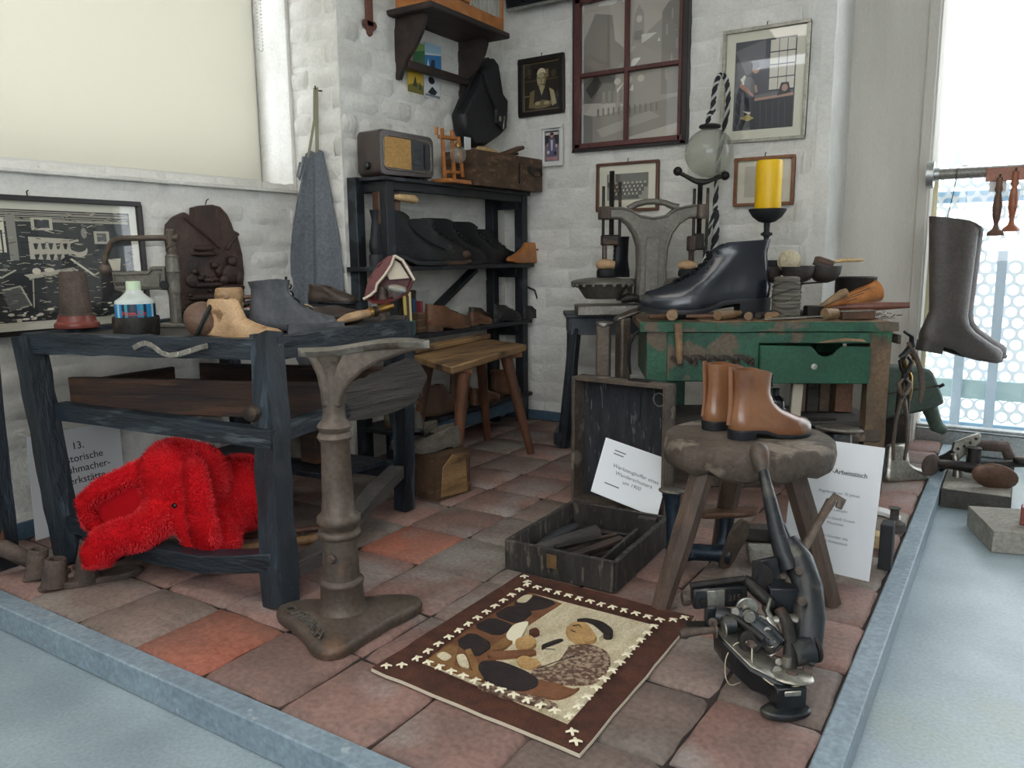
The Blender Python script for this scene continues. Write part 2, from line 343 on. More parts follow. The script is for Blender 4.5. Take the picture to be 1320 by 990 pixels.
def join(*ms):
    r = MB()
    for m in ms:
        o = len(r.v); r.v += m.v; r.f += [tuple(i+o for i in f) for f in m.f]; r.mi += m.mi
    return r

# ================================================================ SETTING
XW, XS, YP, YB = -2.392, -2.148, 2.212, 3.308
XE, YC, YG, ZF, ZC = -.66, 3.68, 3.86, -.064, 2.55
struct('floor', MB().box((.6, 1.2, ZF-.05), (6.6, 5.6, .1)), M_floor, smooth=0)
struct('unseen_ceiling', MB().box((-.05, 1.45, ZC+.05), (5.1, 5.1, .1)), M_ceil, smooth=0)  # unseen slab, put in to keep the sky out from above
plat = struct('floor.001', MB().box((-1.305, 2.27, -.037), (2.165, 2.79, .05)), M_mortar, smooth=0)   # bed of the tiled platform

# terracotta tiles, each its own piece
def tile_mesh(k, sx, sy):
    r = random.Random(k); n = 5; m = MB(); rows = []
    for j in range(n+1):
        row = []
        for i in range(n+1):
            x = (i/n-.5)*sx; y = (j/n-.5)*sy
            e = min(i, n-i, j, n-j); z = 0. if e else -.006-r.random()*.004
            if e == 0: x += (r.random()-.5)*.006; y += (r.random()-.5)*.006
            else:
                x = math.copysign(min(abs(x)*1.5, sx/2-.006), x); y = math.copysign(min(abs(y)*1.5, sy/2-.006), y)
            if (i in (0, n)) and (j in (0, n)): x *= .98; y *= .98; z -= .002
            row.append((x, y, z+(r.random()-.5)*.0016))
        rows.append(row)
    vs = [p for row in rows for p in row]; fs = [(j*(n+1)+i, j*(n+1)+i+1, (j+1)*(n+1)+i+1, (j+1)*(n+1)+i) for j in range(n) for i in range(n)]
    b = [(j, 0) for j in ()]
    loop = [(0, i) for i in range(n)]+[(j, n) for j in range(n)]+[(n, n-i) for i in range(n)]+[(n-j, 0) for j in range(n)]
    o = len(vs); vs += [(rows[j][i][0]*1.0, rows[j][i][1]*1.0, -.03) for j, i in loop]; L = len(loop)
    for q in range(L):
        a = loop[q]; c = loop[(q+1) % L]
        fs.append((a[0]*(n+1)+a[1], o+q, o+(q+1) % L, c[0]*(n+1)+c[1]))
    m.add(vs, fs); ob = m.build('tile', M_tile, smooth=50); me = ob.data; bpy.data.objects.remove(ob); return me
TILES = [[tile_mesh(k, .2140, .2172) for k in range(6)] for _ in (0,)][0]
tile_sets = []
for mt in (M_tile, M_tile_or, M_tile_gr):
    ls = []
    for me in TILES:
        c = me.copy(); c.materials.clear(); c.materials.append(mt); ls.append(c)
    tile_sets.append(ls)
xl = [-.854+.2185*k for k in range(-7, 3)]
special = {}
for j in range(13):
    y0 = .8775+j*.2225
    for i, x0 in enumerate(xl):
        if y0 > 3.62: continue
        if y0+.11 > YB-.02 and x0+.1 < XE: continue
        if x0+.1 < XS and y0+.1 > YP: continue
        q = rnd.random(); kind = 0 if q < .64 else (1 if q < .69 else 2)
        if j == 0 and i == 4: kind = 1
        if j == 0 and i in (3, 2): kind = 2
        if j >= 6 and kind == 1: kind = 0
        o = bpy.data.objects.new('tile', rnd.choice(tile_sets[kind])); COL.objects.link(o); o.parent = plat
        o.location = (x0+.109+(rnd.random()-.5)*.006, y0+.111+(rnd.random()-.5)*.006, (rnd.random()-.5)*.003-.001)
        if i == len(xl)-1: o.scale.x = .87; o.location.x -= .0135
        o.rotation_euler = (R(rnd.gauss(0, .25)), R(rnd.gauss(0, .25)), R(rnd.gauss(0, .6))+math.pi*rnd.choice((0, 1)))

# blue-grey curb boards around the platform
struct('trim_1', MB().beam((-2.39, .851, -.0325), (-.176, .851, -.0325), .05, .063, seg=14, jit=.0003), M_curb, bev=.003)
struct('trim_2', MB().beam((-.199, .877, -.0325), (-.199, 3.72, -.0325), .046, .063, seg=18, jit=.0003), M_curb, bev=.003)

# bricks ------------------------------------------------------------------
def brick_mesh(k, bl, bh, dep):
    r = random.Random(100+k); n, m = 6, 3; vs = []; fs = []
    for j in range(m+1):
        for i in range(n+1):
            u = (i/n-.5)*bl; z = (j/m-.5)*bh; e = min(i, n-i, j, m-j)
            d = -dep*.15 if e == 0 else dep*(.75+.35*r.random())
            if e == 0: u += (r.random()-.5)*.008; z += (r.random()-.5)*.007
            else:
                u = (0.5*bl-.012)*(2*(i/n)-1)*(1.18 if i in (1, n-1) else 1.05); z = (.5*bh-.008)*(2*(j/m)-1)*1.5
            vs.append((u, -d, z))
    fs = [(j*(n+1)+i, j*(n+1)+i+1, (j+1)*(n+1)+i+1, (j+1)*(n+1)+i) for j in range(m) for i in range(n)]
    me = bpy.data.meshes.new('brick'); me.from_pydata(vs, [], fs); me.materials.append(M_white)
    me.polygons.foreach_set('use_smooth', [True]*len(fs)); return me
def bricks(parent, origin, udir, ulen, z0, z1, dep, bl=.2, bh=.083, skip=None, seed=1, hw=None):
    # bricks lie on the plane through origin; local -Y of a brick is the outward normal
    r = random.Random(seed); ms = [brick_mesh(seed*10+k, bl-.006, bh-.005, dep) for k in range(7)]
    u = V(udir).normalized(); nrm = u.cross(V((0, 0, 1)))           # outward
    rot = Matrix((u, -nrm, V((0, 0, 1)))).transposed().to_4x4()
    j = 0; z = z0
    while z < z1:
        off = -(bl/2 if j % 2 else 0)+r.uniform(-.02, .02); p = off
        while p < ulen-.01:
            a = max(p, 0); b = min(p+bl, ulen); p += bl
            if b-a < .03: continue
            c = (a+b)/2
            if skip and skip(c, z+bh/2): continue
            o = bpy.data.objects.new('brick', r.choice(ms)); COL.objects.link(o); o.parent = parent
            M = T(*(V(origin)+u*c+V((0, 0, z+bh/2+r.uniform(-.002, .002))))) @ rot @ rotm(0, r.gauss(0, .4), 0)
            o.matrix_basis = world_of(parent).inverted() @ M @ Matrix.Diagonal(((b-a)/bl, r.uniform(.6, 1.2), 1, 1))
        z += bh; j += 1
# left wall below and beside the window
wl = struct('wall_left', join(MB().box((XW-.11, .3, .48), (.22, 3.83, 1.12)), MB().box((XW-.11, 1.2, 2.45), (.22, 2.05, .3)), MB().box((XW-.11, -.72, 1.8), (.22, 1.8, 1.7))), M_white2, smooth=0)
bricks(wl, (XW-.002, .45, 0), (0, 1, 0), YP-.45, .0, 1.04, .008, seed=3)
# pilaster face and shelf wall
wp = struct('wall_left.001', MB().box(((XS-2.9)/2, (YP+YB)/2+.1, 1.25), (2.9+XS, YB-YP+.2, 2.62)), M_white2, smooth=0)
wp.data.transform(Matrix.Identity(4))
bricks(wp, (-2.40, YP+.001, .0), (1, 0, 0), XS+2.40, .0, 2.1, .011, seed=5)
bricks(wp, (XS-.001, YP, .0), (0, 1, 0), YB-YP, .0, 2.1, .011, seed=6)
# back wall
wb = struct('wall_back', MB().box(((XS+XE)/2-.05, YB+.19, 1.25), (XE-XS+.1, .38, 2.62)), M_white2, smooth=0)
bricks(wb, (XS, YB-.001, .0), (1, 0, 0), XE-XS-.06, .0, 2.1, .0065, bl=.23, bh=.092, seed=7)
struct('trim_3', MB().beam((XE-.02, YB-.002, 0), (XE-.02, YB-.002, 2.5), .05, .014, up=(0, 1, 0), seg=30, jit=.004), M_white2)
# pillar behind the corner and the window front
struct('wall_right', join(MB().box((-.50, YC+.16, 1.25), (.33, .32, 2.62)), MB().box((-.362, YC+.10, 1.25), (.04, .24, 2.62))), M_col, bev=.004)
struct('baseboard_back', MB().box(((XS+XE)/2, YB-.008, .022), (XE-XS, .016, .046)), M_base, bev=.002)
struct('baseboard_left', MB().box((XW+.008, (YP+.45)/2, .025), (.016, YP-.45, .05)), M_base, bev=.002)

# unseen hall walls, added and greyed to cut the sky light: a shop-window front behind the viewer, a plain wall on the far right
struct('unseen_wall_front', join(MB().box((-1.6, -1.7, 1.25), (2.0, .2, 2.65)), MB().box((1.0, -1.7, 2.42), (3.2, .2, .3)), MB().box((1.0, -1.7, .3), (3.2, .2, .8))), M_hall, smooth=0)
struct('unseen_wall_right', MB().box((2.7, 1.2, 1.25), (.2, 5.8, 2.65)), M_hall, smooth=0)
struct('wall_back.001', MB().box((2.2, YG, 1.25), (1.1, .2, 2.65)), M_white, smooth=0)

# window 1: blind, sill, reveal --------------------------------------------
w1 = struct('window_1', join(MB().box((XW-.11, 1.0, 1.047), (.26, 2.40, .014)), MB().box((XW-.11, 2.203, 1.7), (.22, .016, 1.3))), M_white, bev=.003)
fr = MB()
fr.box((-2.585, 2.165, 1.7), (.04, .05, 1.3)).box((-2.585, .9, 1.09), (.04, 2.5, .05)).box((-2.585, .9, 1.7), (.04, .05, 1.3))
fr.build('window_frame', M_wframe, w1, bev=.003)
MB().box((-2.585, 1.0, 1.7), (.006, 2.3, 1.2)).build('window_pane', M_glass, w1, smooth=0)
bl = struct('window_1.001', MB().box((-2.452, 1.255, 1.70), (.0016, 1.66, 1.23)), M_blind, smooth=0)
MB().box((-2.452, 1.255, 1.078), (.012, 1.66, .022)).build('blind_bottom_bar', mat('blind_bar', '#d5d3cd', rough=.5), bl, bev=.002)
MB().box((-2.50, 2.094, 1.7), (.035, .014, 1.3)).build('guide_rail', M_slate, bl, bev=.002)
ch = MB()
pts = []
for k in range(40): pts.append((-2.425, 2.088, 1.56+.012*k))
for k in range(7): a = R(180*k/6); pts.append((-2.425, 2.098+.010*math.cos(a), 1.56-.010*math.sin(a)))
for k in range(40): pts.append((-2.425, 2.108, 1.56+.012*k))
for p in pts: ch.ell(p, (.0032,)*3, nu=6, nv=4)
ch.build('bead_chain', M_paper2, bl)

# window 2: tall glass front to the right, with rail outside ------------------
w2 = struct('window_2', join(MB().box((.78, YG, -.01), (2.4, .10, .10)), MB().box((-.36, YG+.02, 1.25), (.03, .05, 2.6)), MB().box((1.6, YG+.02, 1.25), (.05, .05, 2.6))), M_aluminium, bev=.004)
MB().box((.62, YG+.02, 1.29), (1.95, .008, 2.5)).build('window_pane', M_glass, w2, smooth=0)
MB().box((.6, YG-.035, .0545), (2.2, .06, .012)).build('window_sill', M_aluminium, w2, bev=.003)
MB().box((-.335, YG-.045, .62), (.035, .012, 1.0)).build('yellow_jamb', mat('cream_jamb', '#e8dfb8', rough=.6), w2, bev=.002)

# ================================================================ SHOES
FOOT = [(0, 0), (.02, .36), (.06, .54), (.12, .64), (.22, .68), (.35, .66), (.5, .78), (.65, .98), (.74, 1.), (.84, .88), (.92, .66), (.97, .42), (1, 0)]
FOOTP = [(0, 0), (.02, .36), (.06, .54), (.12, .64), (.22, .68), (.35, .66), (.5, .8), (.62, .98), (.7, .98), (.8, .78), (.9, .48), (.96, .27), (1, 0)]
def interp(t, x):
    for (a, b), (c, d) in zip(t, t[1:]):
        if x <= c: return b+(d-b)*(x-a)/(c-a)
    return t[-1][1]
def foot_ring(L, W, z, yb, yf, w, k, table, m=12):
    pts = []
    ss = [(1-math.cos(math.pi*i/m))/2 for i in range(m+1)]
    def hw(s): return (1-k)*interp(table, s)+k*math.sqrt(max(0, 1-(2*s-1)**2))
    for s in ss: pts.append(V((hw(s)*w*W/2, (yb+(yf-yb)*s)*L, z*L)))
    for s in ss[-2:0:-1]: pts.append(V((-hw(s)*w*W/2, (yb+(yf-yb)*s)*L, z*L)))
    return pts
def ss(a, b, x):
    t = min(1, max(0, (x-a)/(b-a))); return t*t*(3-2*t)
BOOT = [(0, 0, 1, 1, 0), (.03, -.01, 1, 1.04, 0), (.08, -.015, .99, 1.02, 0), (.125, -.012, .95, .95, 0), (.165, 0, .87, .88, .1), (.215, .006, .75, .8, .3), (.275, .015, .62, .72, .6), (.34, .025, .53, .65, .85), (.43, .03, .475, .61, 1)]
LOW = [(0, 0, 1, 1, 0), (.03, -.01, 1, 1.04, 0), (.08, -.015, .99, 1.02, 0), (.12, -.012, .95, .95, 0), (.155, 0, .86, .88, .1), (.195, .004, .72, .8, .3), (.225, .008, .6, .72, .55), (.25, .012, .53, .66, .75)]
def shoe_parts(L, W, H, low=False, pointed=False, hh=.07, open_=True, lace=5, tilt=.0, flop=0.):
    tb = FOOTP if pointed else FOOT
    lv = list(LOW if low else BOOT)
    if not low:
        t = H/L
        lv = [r for r in lv if r[0] < t-.06]
        lv += [(t*.86, .018, .47, .63, 1), (t, .0, .485, .68, 1)]
    t = .035
    def warp(p):
        y = p.y/L; lift = hh*L*(1-ss(.3, .56, y))+L*.025*ss(.85, 1.0, y)
        return V((p.x, p.y, p.z+t*L+lift))
    rings = [foot_ring(L, W, *r, tb) for r in lv]
    top = rings[-1]
    if low:
        for p in rings[-1]: p.z += L*.06*(1-p.y/L*2)
        for p in rings[-2]: p.z += L*.03*(1-p.y/L*2)
    elif tilt:
        for p in rings[-1]: p.z += L*tilt*(p.y/L-.25)
    c = sum((p for p in top), V())/len(top)
    up_ = MB(); all_ = [[warp(p) for p in r] for r in rings]
    if open_:
        d = .1*L if low else .18*L
        all_.append([warp(c+(p-c)*.88+V((0, 0, 0))) for p in top]); all_.append([warp(c+(p-c)*.84-V((0, 0, d))) for p in top])
    else:
        all_.append([warp(c+(p-c)*.75+V((0, 0, .02*L))) for p in top])
    up_.loft(all_)
    so = MB(); rg = []
    for z, w in ((-t, 1.0), (-t, 1.05), (-.004, 1.09), (.004, 1.07)): rg.append([warp(p) for p in foot_ring(L, W, z, -.018, 1.018, w, 0, tb)])
    so.loft(rg)
    he = MB()
    if hh > .01:
        hr = [p for p in foot_ring(L, W, 0, -.018, 1.018, 1.04, 0, tb) if p.y < .28*L]
        a = [V((p.x*.97, p.y+.004*L, 0)) for p in hr]; b = [V((p.x, p.y, hh*L+.002)) for p in hr]
        he.loft([a, b])
    la = MB()
    if lace:
        rr = [r for r in lv if r[0] > .17]
        zs = [r[0] for r in rr]; z0, z1 = zs[0], zs[-1]
        yf = [(r[0], r[2]) for r in rr]
        for i in range(lace):
            za = z0+(z1-z0)*(i+.2)/(lace+.2); zb = z0+(z1-z0)*(i+.9)/(lace+.2)
            wd = W*.13
            pa = warp(V((-wd, interp(yf, za)*L-.001*L, za*L))); pb = warp(V((wd, interp(yf, zb)*L-.001*L, zb*L)))
            pc = warp(V((wd, interp(yf, za)*L-.001*L, za*L))); pd = warp(V((-wd, interp(yf, zb)*L-.001*L, zb*L)))
            m1 = (pa+pb)/2+V((0, .014*L, .004*L)); la.tube([pa, m1, pb], .009*L, 5); la.tube([pc, m1+V((0, .004*L, 0)), pd], .009*L, 5)
        rr = la
    return up_, so, he, la
def apply(mb, M): mb.v = [tuple(M @ V(p)) for p in mb.v]; return mb
def shoe(label, loc, yaw, L, H=.2, W=None, upper=None, sole=None, cat='shoe', name='shoe', low=False, group=None, rx=0, ry=0, laces=None, extra=None, wob=0., **k):
    W = W or .36*L
    M = T(*loc) @ rotm(0, 0, yaw) @ rotm(rx, ry, 0)
    t = thing(name, label, cat, group=group, M=M)
    u, s, h, l = shoe_parts(L, W, H, low=low, **k)
    if wob: u.wobble(wob, 22)
    u.build('upper', upper or M_blkleather, t, local=True, smooth=60)
    so_ = s.build('sole', sole or M_sole, t, local=True, smooth=40)
    if h.v: h.build('heel', sole or M_sole, so_, local=True, smooth=40)
    if l.v: l.build('laces', laces or M_black, t, local=True, smooth=60)
    if extra: extra(t, L, W, H)
    return t
def last(label, loc, yaw, L, W=None, m=None, name='shoe_last', cat='shoe last', group=None, rx=0, ry=0, htop=.36, pointed=False, cut=True):
    W = W or .36*L; tb = FOOTP if pointed else FOOT
    lv = [(0, .02, .97, .8, 0), (.01, 0, 1, .98, 0), (.06, -.01, .985, 1.0, 0), (.1, -.01, .93, .93, .05), (.15, 0, .8, .84, .15), (.2, .01, .66, .74, .3), (.26, .03, .54, .62, .5), (htop-.03, .05, .45, .5, .7), (htop, .07, .42, .4, .8)]
    t = thing(name, label, cat, group=group, M=T(*loc) @ rotm(0, 0, yaw) @ rotm(rx, ry, 0))
    def wp(p): y = p.y/L; return V((p.x, p.y, p.z+.05*L*(1-ss(.25, .6, y))*0+L*.04*ss(.8, 1, y)))
    MB().loft([[wp(p) for p in foot_ring(L, W, *r, tb)] for r in lv]).build('body', m or M_lastwood, t, local=True, smooth=60)
    if cut: MB().tube([(-.0*W, .3*L, htop*L*.96), (0, .30*L, htop*L*1.02)], .03*L, 8).build('peg_hole', M_irondk, t, local=True)
    return t

# ================================================================ WALL FRAMES
def picture(name, label, origin, udir, w, h, fw, fmat, border=None, bmat=None, art=None, artmats=None, depth=.018, glass_=True, tilt=0., hook=True, lean=0.):
    # origin = lower-left corner on the wall, udir along the wall, outward normal = u x z
    u = V(udir).normalized(); nrm = u.cross(V((0, 0, 1)))
    B = Matrix((u, V((0, 0, 1)), nrm)).transposed().to_4x4(); B.translation = V(origin)
    if tilt: B = B @ T(w/2, h, 0) @ rotm(0, 0, tilt) @ T(-w/2, -h, 0)
    if lean: B = B @ rotm(lean, 0, 0)
    t = thing(name, label, 'picture', M=B)
    f = MB()
    for a, b in (((0, 0), (w, fw)), ((0, h-fw), (w, h)), ((0, fw), (fw, h-fw)), ((w-fw, fw), (w, h-fw))):
        f.box(((a[0]+b[0])/2, (a[1]+b[1])/2, depth/2+.001), (b[0]-a[0], b[1]-a[1], depth))
    f.build('frame', fmat, t, local=True, bev=.0015)
    pas = MB().box((w/2, h/2, .003), (w-fw, h-fw, .004)).build('passepartout' if border else 'backing', bmat or M_mat, t, local=True, smooth=0)
    bd = border or 0
    x0, y0 = fw+bd, fw+bd; aw, ah = w-2*x0, h-2*y0
    if art:
        m = MB(); z = .0056
        m.m = 0; m.poly([(x0, y0, z), (x0+aw, y0, z), (x0+aw, y0+ah, z), (x0, y0+ah, z)])
        for mi, pts in art:
            if 5 <= len(pts) <= 8:
                q_ = []
                for (ax, ay), (bx, by) in zip(pts, pts[1:]+pts[:1]): q_ += [(ax*.78+bx*.22, ay*.78+by*.22), (ax*.22+bx*.78, ay*.22+by*.78)]
                pts = q_
            z += .000035; m.m = mi
            m.poly([(x0+aw*min(1, max(0, p[0])), y0+ah*min(1, max(0, p[1])), z) for p in pts])
        m.build('print', artmats, pas, local=True, smooth=0)
    if glass_: MB().box((w/2, h/2, depth*.62), (w-2*fw, h-2*fw, .0015)).build('glass', M_glass, t, local=True, smooth=0)
    if hook: MB().tube([(w/2, h-.002, .006), (w/2, h+.012, .004), (w/2+.004, h+.016, .006)], .002, 6).build('hanger', M_irondk, t, local=True)
    return t
def circ(cx, cy, rx, ry=None, n=12): ry = ry or rx; return [(cx+rx*math.cos(2*math.pi*i/n), cy+ry*math.sin(2*math.pi*i/n)) for i in range(n)]
def rect(a, b, c, d): return [(a, b), (c, b), (c, d), (a, d)]
def line(x0, y0, x1, y1, t): dx, dy = x1-x0, y1-y0; l = math.hypot(dx, dy) or 1; nx, ny = -dy/l*t/2, dx/l*t/2; return [(x0+nx, y0+ny), (x1+nx, y1+ny), (x1-nx, y1-ny), (x0-nx, y0-ny)]

G = {k: mat('print_grey_'+k, c, rough=.7) for k, c in dict(a='#33383a', b='#5b5c59', c='#8d8a80', d='#bdb6a4', e='#dcd4c0', k='#1f2122').items()}
SEP = {k: mat('print_sepia_'+k, c, rough=.7) for k, c in dict(a='#241d15', b='#4b3d28', c='#7d6b48', d='#b0a27c', e='#d6cca8').items()}

# woodcut of a cobbler's workshop, left wall
ar = []
wr = random.Random(4)
ar.append((4, rect(.20, .62, .38, .92))); ar.append((0, rect(.205, .8, .37, .815)))
for k in range(7): ar.append((3, line(.02+.0*k, .99-.015*k, .99, .985-.016*k+wr.uniform(-.01, .01), .006)))
for x in (.24, .28, .32, .36): ar.append((0, rect(x, .62, x+.008, .8)))
ar.append((2, rect(.39, .55, .43, .97))); ar.append((1, rect(.0, .45, .05, .99)))
ar.append((3, [(.48, .76), (.72, .74), (.72, .54), (.48, .56)]))          # shelves of shoes
for j, y in enumerate((.70, .6)):
    for i in range(6): ar.append((0, [(.50+.035*i, y), (.525+.035*i, y+.005), (.515+.035*i, y-.055), (.505+.035*i, y-.05)]))
ar += [(3, rect(.50, .82, .60, .93)), (0, rect(.515, .84, .585, .915)), (2, circ(.75, .8, .015, .05)), (3, rect(.80, .7, .88, .82)), (1, rect(.815, .72, .865, .80))]
for (cx, cy, s) in ((.27, .58, 1.15), (.72, .56, 1.0)):                    # two seated workers
    ar += [(0, [(cx-.12*s, cy-.04), (cx-.06*s, cy+.04*s), (cx+.05*s, cy+.03*s), (cx+.10*s, cy-.10*s), (cx+.08*s, cy-.38*s), (cx-.10*s, cy-.38*s)]), (3, circ(cx, cy+.08*s, .04*s, .065*s)), (0, circ(cx-.005, cy+.11*s, .042*s, .05*s)),
           (4, line(cx-.05*s, cy+.0, cx+.06*s, cy-.16*s, .014)), (3, line(cx+.06*s, cy-.16*s, cx+.12*s, cy-.10*s, .012)), (2, line(cx-.09*s, cy-.3*s, cx-.02*s, cy-.1*s, .01))]
ar += [(3, [(.44, .42), (.68, .48), (.70, .45), (.47, .38)]), (0, line(.47, .38, .46, .12, .012)), (0, line(.68, .45, .68, .16, .012)), (3, line(.48, .38, .47, .12, .006)), (4, circ(.5, .45, .02, .03)), (4, circ(.56, .46, .025, .02)),
       (1, [(.33, .30), (.42, .33), (.46, .14), (.36, .10)]), (3, line(.34, .29, .42, .32, .01)), (3, line(.42, .32, .46, .14, .008)), (4, [(.86, .55), (.93, .56), (.92, .44), (.88, .44)]), (0, rect(.875, .3, .915, .44))]
for k in range(420):
    x, y = wr.random(), wr.random()*.55+(.0 if wr.random() < .6 else .45); a = wr.uniform(-.6, .6); l = wr.uniform(.01, .045)
    ar.append((wr.choice((3, 3, 2, 0)), line(x, y, x+l*math.cos(a), y+l*math.sin(a), wr.uniform(.003, .007))))
for k in range(70):
    x = wr.random(); y = wr.random()*.13; ar.append((wr.choice((3, 4, 0)), circ(x, y, wr.uniform(.006, .02), wr.uniform(.006, .015), 6)))
WC = [mat('woodcut_black', '#23282b', '#2f3334', rough=.7, scale=3), G['b'], G['c'], G['d'], G['e']]
picture('framed_woodcut', 'large black framed woodcut of a cobbler workshop on the wall above the dark bench', (XW+.014, .86, .588), (0, 1, 0), .675, .39, .014, M_blkframe, .024, M_mat, ar, WC, lean=-1.5)

# pictures on the back wall
OM = [SEP['a'], SEP['b'], SEP['c'], SEP['d'], SEP['e']]
ar = [(1, rect(0, .62, 1, .66)), (1, rect(.1, .7, .2, .9)), (2, rect(.62, .68, .7, .86)), (1, circ(.85, .75, .07, .08)), (2, rect(0, .30, .3, .33)),
      (0, [(.1, .0), (.15, .38), (.4, .5), (.65, .5), (.88, .4), (.95, .0)]), (2, [(.12, .06), (.16, .40), (.30, .44), (.26, .05)]), (3, [(.72, .45), (.85, .38), (.93, .1), (.8, .05)]), (3, [(.42, .5), (.5, .3), (.6, .5)]), (2, circ(.5, .66, .14, .2)), (3, circ(.48, .66, .11, .17)),
      (4, [(.36, .74), (.4, .86), (.5, .9), (.6, .86), (.64, .76), (.55, .8), (.44, .8)]), (1, line(.40, .68, .47, .68, .02)), (1, line(.52, .68, .59, .68, .02)), (2, line(.5, .66, .49, .59, .03)), (1, line(.44, .54, .56, .54, .02)), (3, [(.44, .5), (.5, .44), (.56, .5), (.5, .54)]),
      (2, [(.2, .1), (.5, .22), (.85, .14), (.7, .03), (.3, .02)]), (3, circ(.38, .14, .08, .04)), (3, circ(.64, .13, .08, .04))]
picture('framed_portrait', 'dark framed portrait of a white haired man in a waistcoat', (-2.05, YB-.007, 1.437), (1, 0, 0), .24, .26, .022, M_blkframe, .006, SEP['c'], ar, OM, tilt=.5)
PM = [mat('print_col_'+k, c, rough=.7) for k, c in (('mauve', '#77656c'), ('violet', '#5d5a80'), ('rose', '#b08080'), ('pale', '#cfc4bd'), ('dark', '#2b2529'))]
ar = [(4, rect(0, .55, 1, 1)), (3, rect(.05, .86, .95, .95)), (1, [(.3, .75), (.7, .75), (.85, .15), (.2, .15)]), (2, circ(.5, .84, .13, .08)), (4, circ(.5, .9, .14, .05)), (3, [(.42, .7), (.58, .7), (.55, .35), (.45, .35)]), (2, rect(.1, .03, .9, .15)), (3, circ(.25, .3, .1, .06)), (4, circ(.75, .25, .12, .07)), (2, circ(.2, .55, .06)), (3, circ(.82, .5, .06))]
picture('framed_photograph', 'small white framed colour print below the portrait of the old man', (-1.936, YB-.007, 1.206), (1, 0, 0), .122, .182, .013, M_wframe, .010, M_paper2, ar, PM, hook=False)
ar = [(3, rect(.14, .3, .52, .95)), (4, rect(.1, .1, .45, .3))]
BM = [mat('boy_print_'+k, c, rough=.7) for k, c in (('slate', '#4a4a52'), ('dark', '#2f3036'), ('pale', '#d9d2c4'), ('skin', '#b58d7c'), ('mid', '#6d6a6e'), ('gold', '#b0a065'))]
ar = [(1, rect(0, .5, .2, .8)), (4, [(.0, .9), (.5, 1.0), (.5, .7), (.2, .62)]), (2, rect(.58, .42, .98, .99))]
for k in range(1, 3): ar.append((1, rect(.58+.135*k, .42, .59+.135*k, .99)))
for k in range(5): ar.append((1, rect(.57, .42+.14*k, .99, .432+.14*k)))
ar += [(4, [(.3, .34), (.98, .36), (.98, .42), (.55, .40), (.3, .38)]), (3, [(.3, .35), (.98, .38), (.98, .35), (.3, .32)]), (1, [(.3, .32), (.98, .34), (.98, .0), (.3, .0)]), (1, [(.1, .0), (.08, .35), (.35, .38), (.36, .05)]),
       (2, [(.1, .58), (.17, .63), (.22, .58), (.16, .5)]), (4, [(.16, .6), (.3, .6), (.36, .5), (.33, .38), (.18, .4)]), (3, circ(.355, .68, .06, .05)), (1, circ(.34, .72, .075, .045)), (3, line(.1, .52, .24, .44, .05)), (3, line(.24, .44, .33, .38, .03)), (3, line(.36, .5, .38, .42, .04)),
       (1, [(.72, .36), (.78, .5), (.9, .5), (.94, .38)]), (3, circ(.84, .44, .05, .04)), (5, [(.12, .14), (.25, .18), (.36, .13), (.25, .10)]), (2, [(.16, .22), (.3, .2), (.28, .17)])]
for k in range(5): ar.append((0, line(.45+.1*k, .3, .47+.1*k, .02, .015)))
picture('framed_photograph', 'silver framed print of a boy working at a cobbler bench by a window', (-1.078, YB-.007, 1.238), (1, 0, 0), .335, .437, .013, M_silver, .036, M_mat, ar, BM, tilt=-.6)
GM = [G['c'], G['b'], G['a'], G['d'], G['e']]
ar = [(1, rect(0, .5, 1, 1)), (3, rect(.03, .7, .2, .98))]
gr = random.Random(9)
for row, y in enumerate((.62, .48, .34, .2)):
    for i in range(9-row): x = .12+.1*i+.04*row+gr.uniform(-.01, .01); ar += [(2, [(x-.055, y-.16), (x-.04, y-.02), (x+.04, y-.02), (x+.055, y-.16)]), (3, circ(x, y+.03, .026, .045, 8))]
picture('framed_photograph', 'brown framed grey group photograph hanging behind the iron press', (-1.640, YB-.007, .988), (1, 0, 0), .295, .212, .011, M_brframe, .038, M_mat, ar, GM)
ar = [(4, rect(0, 0, 1, 1)), (3, rect(.1, .1, .32, .9)), (1, rect(.62, .35, .82, .8)), (2, rect(.65, .4, .72, .7))]
picture('framed_print', 'light brown framed double print hanging behind the yellow candle', (-1.016, YB-.007, .988), (1, 0, 0), .237, .192, .012, M_orframe, .008, M_mat, ar, [G['e'], G['b'], G['a'], G['d'], G['e']])

# old window used as a frame for a town photograph
B = T(-1.755, YB-.030, 1.255)
t = thing('window_frame_picture', 'old dark red four pane window frame holding a large town photograph', 'picture', M=B)
W_, H_ = .535, .66
f = MB()
for a, b in (((0, 0), (W_, .014)), ((0, H_-.014), (W_, H_)), ((0, 0), (.012, H_)), ((W_-.026, 0), (W_, H_))): f.box(((a[0]+b[0])/2, .012, (a[1]+b[1])/2), (b[0]-a[0], .044, b[1]-a[1]))
f.build('outer_frame', M_blkframe, t, local=True, bev=.002)
M_winred = mat('dark_red_window_paint', '#5e3330', '#4a2826', rough=.45, scale=9, bump=.1)
f = MB(); f.box((.026, -.006, H_/2), (.03, .022, H_-.02)).box((W_-.030, -.006, H_/2), (.014, .022, H_-.02)).box((W_/2, -.006, .024), (W_-.03, .022, .022)).box((W_/2, -.006, H_-.024), (W_-.03, .022, .022)); sash = f.build('sash', M_winred, t, local=True, bev=.002)
MB().box((.263, -.007, H_/2), (.018, .022, H_-.05)).build('glazing_bar', M_winred, sash, local=True, bev=.002)
MB().box((.145, -.007, .325), (.22, .021, .018)).build('glazing_bar', M_winred, sash, local=True, bev=.002)
MB().box((.39, -.007, .325), (.24, .021, .018)).build('glazing_bar', M_winred, sash, local=True, bev=.002)
